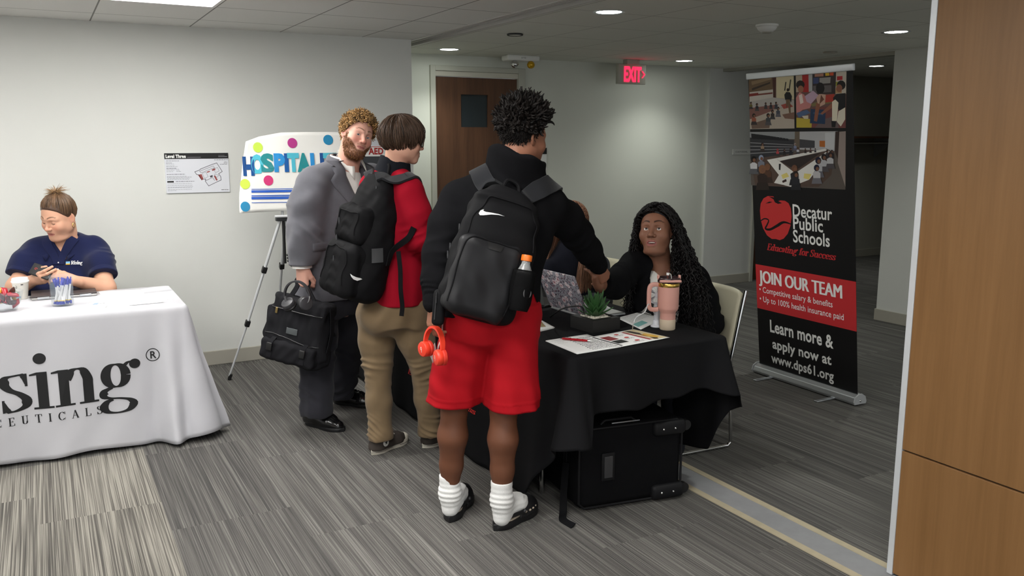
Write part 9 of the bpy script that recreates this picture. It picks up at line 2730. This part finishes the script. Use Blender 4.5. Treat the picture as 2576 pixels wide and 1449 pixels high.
txt('Level Three', .02, .115, .075, .31, M_wht, bold=.05)
mb = MB(); g = np.random.default_rng(5)
for (u0, u1, v, h) in [(.02, .22, .185, .010), (.02, .11, .235, .010), (.02, .14, .265, .006), (.02, .15, .31, .006), (.02, .2, .33, .006), (.02, .17, .37, .012), (.02, .21, .395, .006), (.02, .14, .425, .006), (.17, .22, .425, .006), (.02, .12, .455, .006), (.17, .24, .455, .006), (.02, .3, .52, .012), (.02, .32, .575, .006), (.02, .4, .595, .008), (.02, .37, .63, .006), (.02, .36, .65, .006), (.15, .44, .70, .012), (.02, .4, .755, .006), (.02, .41, .80, .006), (.02, .41, .84, .006), (.02, .4, .86, .006), (.02, .39, .905, .006), (.02, .15, .93, .006), (.77, .99, .17, .012), (.93, .98, .225, .01), (.92, .98, .255, .01), (.86, .98, .285, .01), (.86, .98, .935, .014)]:
 s = u0
 while s < u1:
  e = min(u1, s + g.uniform(.015, .045)); mb.poly([Q(s, v), Q(e, v), Q(e, v + h), Q(s, v + h)]); s = e + .006
mb.build('small_print', mat('grey_ink', srgb(96, 98, 104), rough=.6), lp, smooth=False)
mb = MB()
for (u0, u1, v, h) in ((.35, .56, .1, .014), (.84, .94, .06, .008), (.84, .98, .085, .018)): mb.poly([Q(u0, v, .0133), Q(u1, v, .0133), Q(u1, v + h, .0133), Q(u0, v + h, .0133)])
mb.build('header_print', mat('dim_ink', srgb(120, 120, 124), rough=.6), lp, smooth=False)
MB().poly([Q(.02, .69), Q(.12, .69), Q(.122, .73), Q(.02, .73)]).build('black_label', M_blk, lp, smooth=False)
def pline(pts, w, m, nm, closed=False):
 p = [Q(*q) for q in pts] + ([Q(*pts[0])] if closed else [])
 mb = MB()
 for c, d in zip(p, p[1:]):
  n = unit(np.cross(d - c, V(0, 1, 0))) * w; e = unit(d - c) * w; mb.poly([c - e + n, d + e + n, d + e - n, c - e - n])
 mb.build(nm, m, lp, smooth=False)
M_pl = mat('plan_ink', srgb(70, 68, 76), rough=.6)
pline([(.455, .47), (.53, .43), (.55, .4), (.745, .285), (.81, .255), (.89, .475), (.83, .53), (.86, .6), (.865, .69), (.805, .73), (.66, .835), (.61, .71), (.62, .66), (.55, .66), (.52, .55), (.48, .54)], .0016, M_pl, 'plan_outline', True)
pline([(.53, .46), (.75, .33), (.77, .37), (.55, .5)], .001, M_pl, 'plan_rooms', True)
pline([(.57, .51), (.63, .48), (.66, .6), (.60, .64)], .0008, M_pl, 'plan_rooms', True)
pline([(.62, .7), (.73, .62), (.76, .7)], .0012, M_pl, 'plan_rooms')
pline([(.75, .4), (.82, .37), (.84, .46), (.78, .5)], .0008, M_pl, 'plan_rooms', True)
pline([(.77, .53), (.83, .57), (.80, .62), (.76, .58)], .0008, M_pl, 'plan_rooms', True)
mb = MB()
for q in ([(.50, .55), (.56, .53), (.585, .66), (.555, .69)], [(.72, .42), (.775, .39), (.785, .43), (.735, .455)], [(.75, .585), (.775, .575), (.81, .69), (.785, .705)], [(.64, .475), (.69, .45), (.695, .475), (.65, .5)]): mb.poly([Q(*c) for c in q])
mb.build('plan_red_rooms', mat('dull_red_ink', srgb(158, 82, 80), rough=.6), lp, smooth=False)
MB().poly([Q(*c) for c in ((.685, .585), (.73, .56), (.735, .6), (.70, .625))]).build('plan_grey_room', M_pl, lp, smooth=False)
# defibrillator sign and case, behind the two standing people
a0, a1 = wall_pt(898, 352, .05), wall_pt(1000, 452, .05)
ad = thing('defibrillator_case', 'white wall case with red letters AED behind the heads of the two standing people', 'wall case', ((a0[0] + a1[0]) / 2, YL - .05, a1[2]))
z1, z2 = wall_pt(940, 368, .05)[2], wall_pt(940, 393, .05)[2]
MB().box((a0[0], YL - .10, a1[2]), (a1[0], YL, z2)).build('case', mat('dark_case', srgb(58, 60, 64), rough=.4), ad, smooth=False, bevel=.004)
MB().box((a0[0], YL - .09, z2), (a1[0], YL, a0[2])).build('hood', mat('pale_case', srgb(206, 208, 214), rough=.4), ad, smooth=False, bevel=.004)
MB().box((a0[0] - .002, YL - .102, z2), (a1[0] + .002, YL - .088, z1)).build('sign_band', M_white, ad, smooth=False)
l0, l1 = at_y(927, 390, YL - .102), at_y(964, 371, YL - .102)
v_, f_ = on_plane(sans('AED', .04), (l0[0], YL - .1032, l0[2] + .006), (1, 0, 0), (0, 0, 1), (l1[2] - l0[2]) * .82, l1[0] - l0[0]); link_mesh('lettering', v_, f_, mat('signal_red', srgb(170, 40, 36), rough=.5), ad, False)
MB().box((a0[0], YL - .1032, z1 - .005), (a1[0], YL - .101, z1 - .001)).build('red_rule', M_red, ad, smooth=False)
# room signs on the far wall
def plate(lab, p0, p1, Y, text, black_top=False):
 c0, c1 = at_y(*p0, Y), at_y(*p1, Y)
 t = thing('room_sign', lab, 'sign', ((c0[0] + c1[0]) / 2, Y, c1[2]))
 MB().box((c0[0], Y - .008, c1[2]), (c1[0], Y, c0[2])).build('plate', M_white, t, smooth=False, bevel=.001)
 if black_top: MB().box((c0[0], Y - .010, lerp(c1[2], c0[2], .72)), (c1[0], Y - .007, c0[2])).build('black_header', M_blk, t, smooth=False)
 if text:
  v, f = on_plane(sans(text), (c0[0] + (c1[0] - c0[0]) * .14, Y - .0087, lerp(c1[2], c0[2], .36)), (1, 0, 0), (0, 0, 1), (c0[2] - c1[2]) * .28, (c1[0] - c0[0]) * .7); link_mesh('lettering', v, f, M_tx, t, False)
plate('small white plate reading CUSTODIAL on the wall beside the banner', (1843, 375), (1886, 388.5), YF - .03, 'CUSTODIAL')
plate('white room sign with black top on the wall right of the brown door', (1356, 372), (1374, 428), YF, None, True)
# tripod easel
foot = at_z(578, 956, 0.0); apex = W(712, 548, 5.62)
t = thing('tripod_easel', 'silver tripod easel with black joints in front of the white wall', 'easel', (apex[0], apex[1], 0))
f2 = V(apex[0] + .62, foot[1] + .02, 0); f3 = V(apex[0] + .06, YL - .07, 0)
M_tr_ = mat('satin_aluminium', srgb(206, 208, 210), rough=.4, metal=.15)
for k, ft in enumerate((foot, f2, f3)):
 top = apex + V(.015 * (k - 1), 0, 0)
 j1, j2 = lerp(top, ft, .31), lerp(top, ft, .64)
 lg = MB(); lg.tube([top, j1], .0105, 12); l_ = lg.build('leg', M_tr_, t)
 MB().tube([j1, j2], .0088, 12).build('leg_middle', M_tr_, l_)
 MB().tube([j2, ft + V(0, 0, .03)], .0070, 12).build('leg_lower', M_tr_, l_)
 for q in (j1, j2):
  d = unit(ft - top); MB().rbox((-.016, -.018, -.022), (.016, .015, .022), .005, frame(q, *[unit(x) for x in (np.cross(d, V(0, 1, 0)), np.cross(d, np.cross(d, V(0, 1, 0))), d)])).build('clamp', M_black, l_)
 MB().tube([ft + V(0, 0, .004), ft + V(0, 0, .016), ft + unit(top - ft) * .045], [.014, .013, .0085], 12).build('rubber_foot', M_black, l_)
hb_ = MB(); hb_.rbox((-.05, -.02, -.02), (.05, .02, .012), .008, frame(apex, V(1, 0, 0), V(0, 1, 0), V(0, 0, 1))); hb_.build('hub', mat('grey_hub', srgb(70, 72, 74), rough=.4), t)
MB().tube([apex + V(0, .0, -.02), apex + V(.0, .0, -.30)], .010, 10).build('centre_column', M_black, t)
MB().tube([apex + V(0, .01, .0), apex + V(0, .045, .46)], .0085, 10).build('mast', M_tr_, t)
mb = MB(); mb.tube([apex + V(-.06, -.03, .012), apex + V(.24, -.03, .012)], .009, 10); mb.build('ledge', M_tr_, t)
# poster on the easel: shiny white board with curled corners
pY = apex[1] - .012
o = at_y(601, 537, pY); pr = V(1, 0, 0); lean = unit(V(0, .10, 1))
def PP(x, y):
 n = np.cross(pr, lean); d = ray(x, y); s = ((o - CAM) @ n) / (d @ n); q = CAM + d * s - o; return q @ pr, q @ lean
wtop = [PP(*q) for q in ((617, 357), (650, 344), (705, 333.5), (745, 332.5), (790, 332), (840, 332), (872, 333))]
wt = np.array(wtop); br_c = PP(876, 520)
pw_ = br_c[0]
po = thing('poster_board', 'curled white poster reading HOSPITAL with coloured dots, standing on the tripod easel', 'poster', tuple(o + pr * pw_ / 2))
def ptop(u): return np.interp(u, wt[:, 0], wt[:, 1])
def psurf(u, v, off=0.0):
 cur = .05 * np.clip((v - .25) / .25, 0, 1) ** 2 * np.clip((.22 - u) / .22, 0, 1) ** 1.3 + .02 * np.clip((.12 - v) / .12, 0, 1) * np.clip((.14 - u) / .14, 0, 1) + .004 * np.sin(u * 17) * np.sin(v * 13)
 return o + pr * u + lean * v + np.array((0, -1, .1)) * (cur + off)
rows = []
left = np.array([PP(*q) for q in ((601, 537), (602, 500), (606, 440), (611, 400), (617, 357))])
for k in np.linspace(0, 1, 22):
 row = []
 for s in np.linspace(0, 1, 32):
  u_l = np.interp(k, np.linspace(0, 1, 5), left[:, 0]); u = u_l + (pw_ - u_l) * s
  v0 = 0.0 + .006 * math.sin(s * 3); v1 = ptop(u); row.append(psurf(u, v0 + (v1 - v0) * k))
 rows.append(row)
M_gl2 = mat('glossy_white_board', srgb(232, 231, 226), rough=.14, spec=.6, coat=.5)
MB().grid(np.array(rows)).build('board', M_gl2, po, solid=.004)
def dotp(x, y, rx, ry, c, nm='dot'):
 cu, cv = PP(x, y); r1 = abs(PP(x + rx, y)[0] - cu); r2 = abs(PP(x, y - ry)[1] - cv)
 mb = MB(); n = 28; pts = [psurf(cu, cv, .0045)] + [psurf(cu + r1 * k * math.cos(t), cv + r2 * k * math.sin(t), .0045) for k in (.5, 1) for t in np.linspace(0, 2 * math.pi, n + 1)[:-1]]
 mb.add(pts, [(0, 1 + i, 1 + (i + 1) % n) for i in range(n)] + [(1 + i, 1 + n + i, 1 + n + (i + 1) % n, 1 + (i + 1) % n) for i in range(n)])
 mb.build(nm, mat('dot_%d_%d_%d' % c, srgb(*c), rough=.2, coat=.4), po, smooth=False)
LIME, MAG, PINK, TEAL = (196, 224, 84), (176, 62, 132), (206, 62, 118), (46, 134, 178)
for x, y, c in ((648, 371, LIME), (735, 360, MAG), (825, 352, TEAL), (616, 463, LIME), (675, 454, PINK), (616, 520, TEAL), (760, 452, LIME), (842, 448, PINK), (846, 512, LIME)): dotp(x, y, 12.3, 12.8, c)
def plet(ch, x0, x1, yb, yt, c, off):
 u0, v0 = PP(x0, yb); u1 = PP(x1, yb)[0]; v1 = PP(x0, yt)[1]
 v, f = sans(ch, .06); v = v / v.max(0) if v.max() > 0 else v
 P_ = np.array([psurf(u0 + (u1 - u0) * a, v0 + (v1 - v0) * max(0, b), off) for a, b in v]); link_mesh('letter', P_, f, mat('letter_%d_%d_%d' % c, srgb(*c), rough=.15, coat=.5), po, False)
for i, (ch, x0, x1, yb, yt, c) in enumerate((('H', 612, 641, 443, 394, (34, 80, 140)), ('O', 633, 664, 437, 388, (84, 184, 204)), ('S', 657, 690, 433, 386, (44, 136, 142)), ('P', 690, 718, 433, 386, (52, 142, 206)), ('I', 716, 727, 433, 386, (36, 92, 160)), ('T', 724, 754, 433, 385, (84, 184, 204)), ('A', 748, 782, 433, 385, (44, 136, 142)), ('L', 782, 806, 433, 385, (52, 142, 206)), ('I', 806, 816, 433, 385, (34, 80, 140)), ('T', 814, 842, 433, 385, (84, 184, 204)), ('Y', 838, 868, 433, 385, (44, 136, 142)))): plet(ch, x0, x1, yb, yt, c, .0045 + .0006 * i)
for yb, th in ((477, 1.5), (485, 6), (494, 2.5), (502, 6.5), (511, 1.5)):
 p4 = [PP(632, yb), PP(868, yb - 4), PP(868, yb - 4 - th), PP(632, yb - th)]
 g2 = [[psurf(lerp(p4[0][0], p4[1][0], s), lerp(lerp(p4[0][1], p4[1][1], s), lerp(p4[3][1], p4[2][1], s), k), .0045) for s in np.linspace(0, 1, 12)] for k in (0, 1)]
 MB().grid(np.array(g2)).build('blue_stripe', mat('stripe_blue', srgb(50, 94, 186), rough=.15, coat=.5), po, smooth=False)
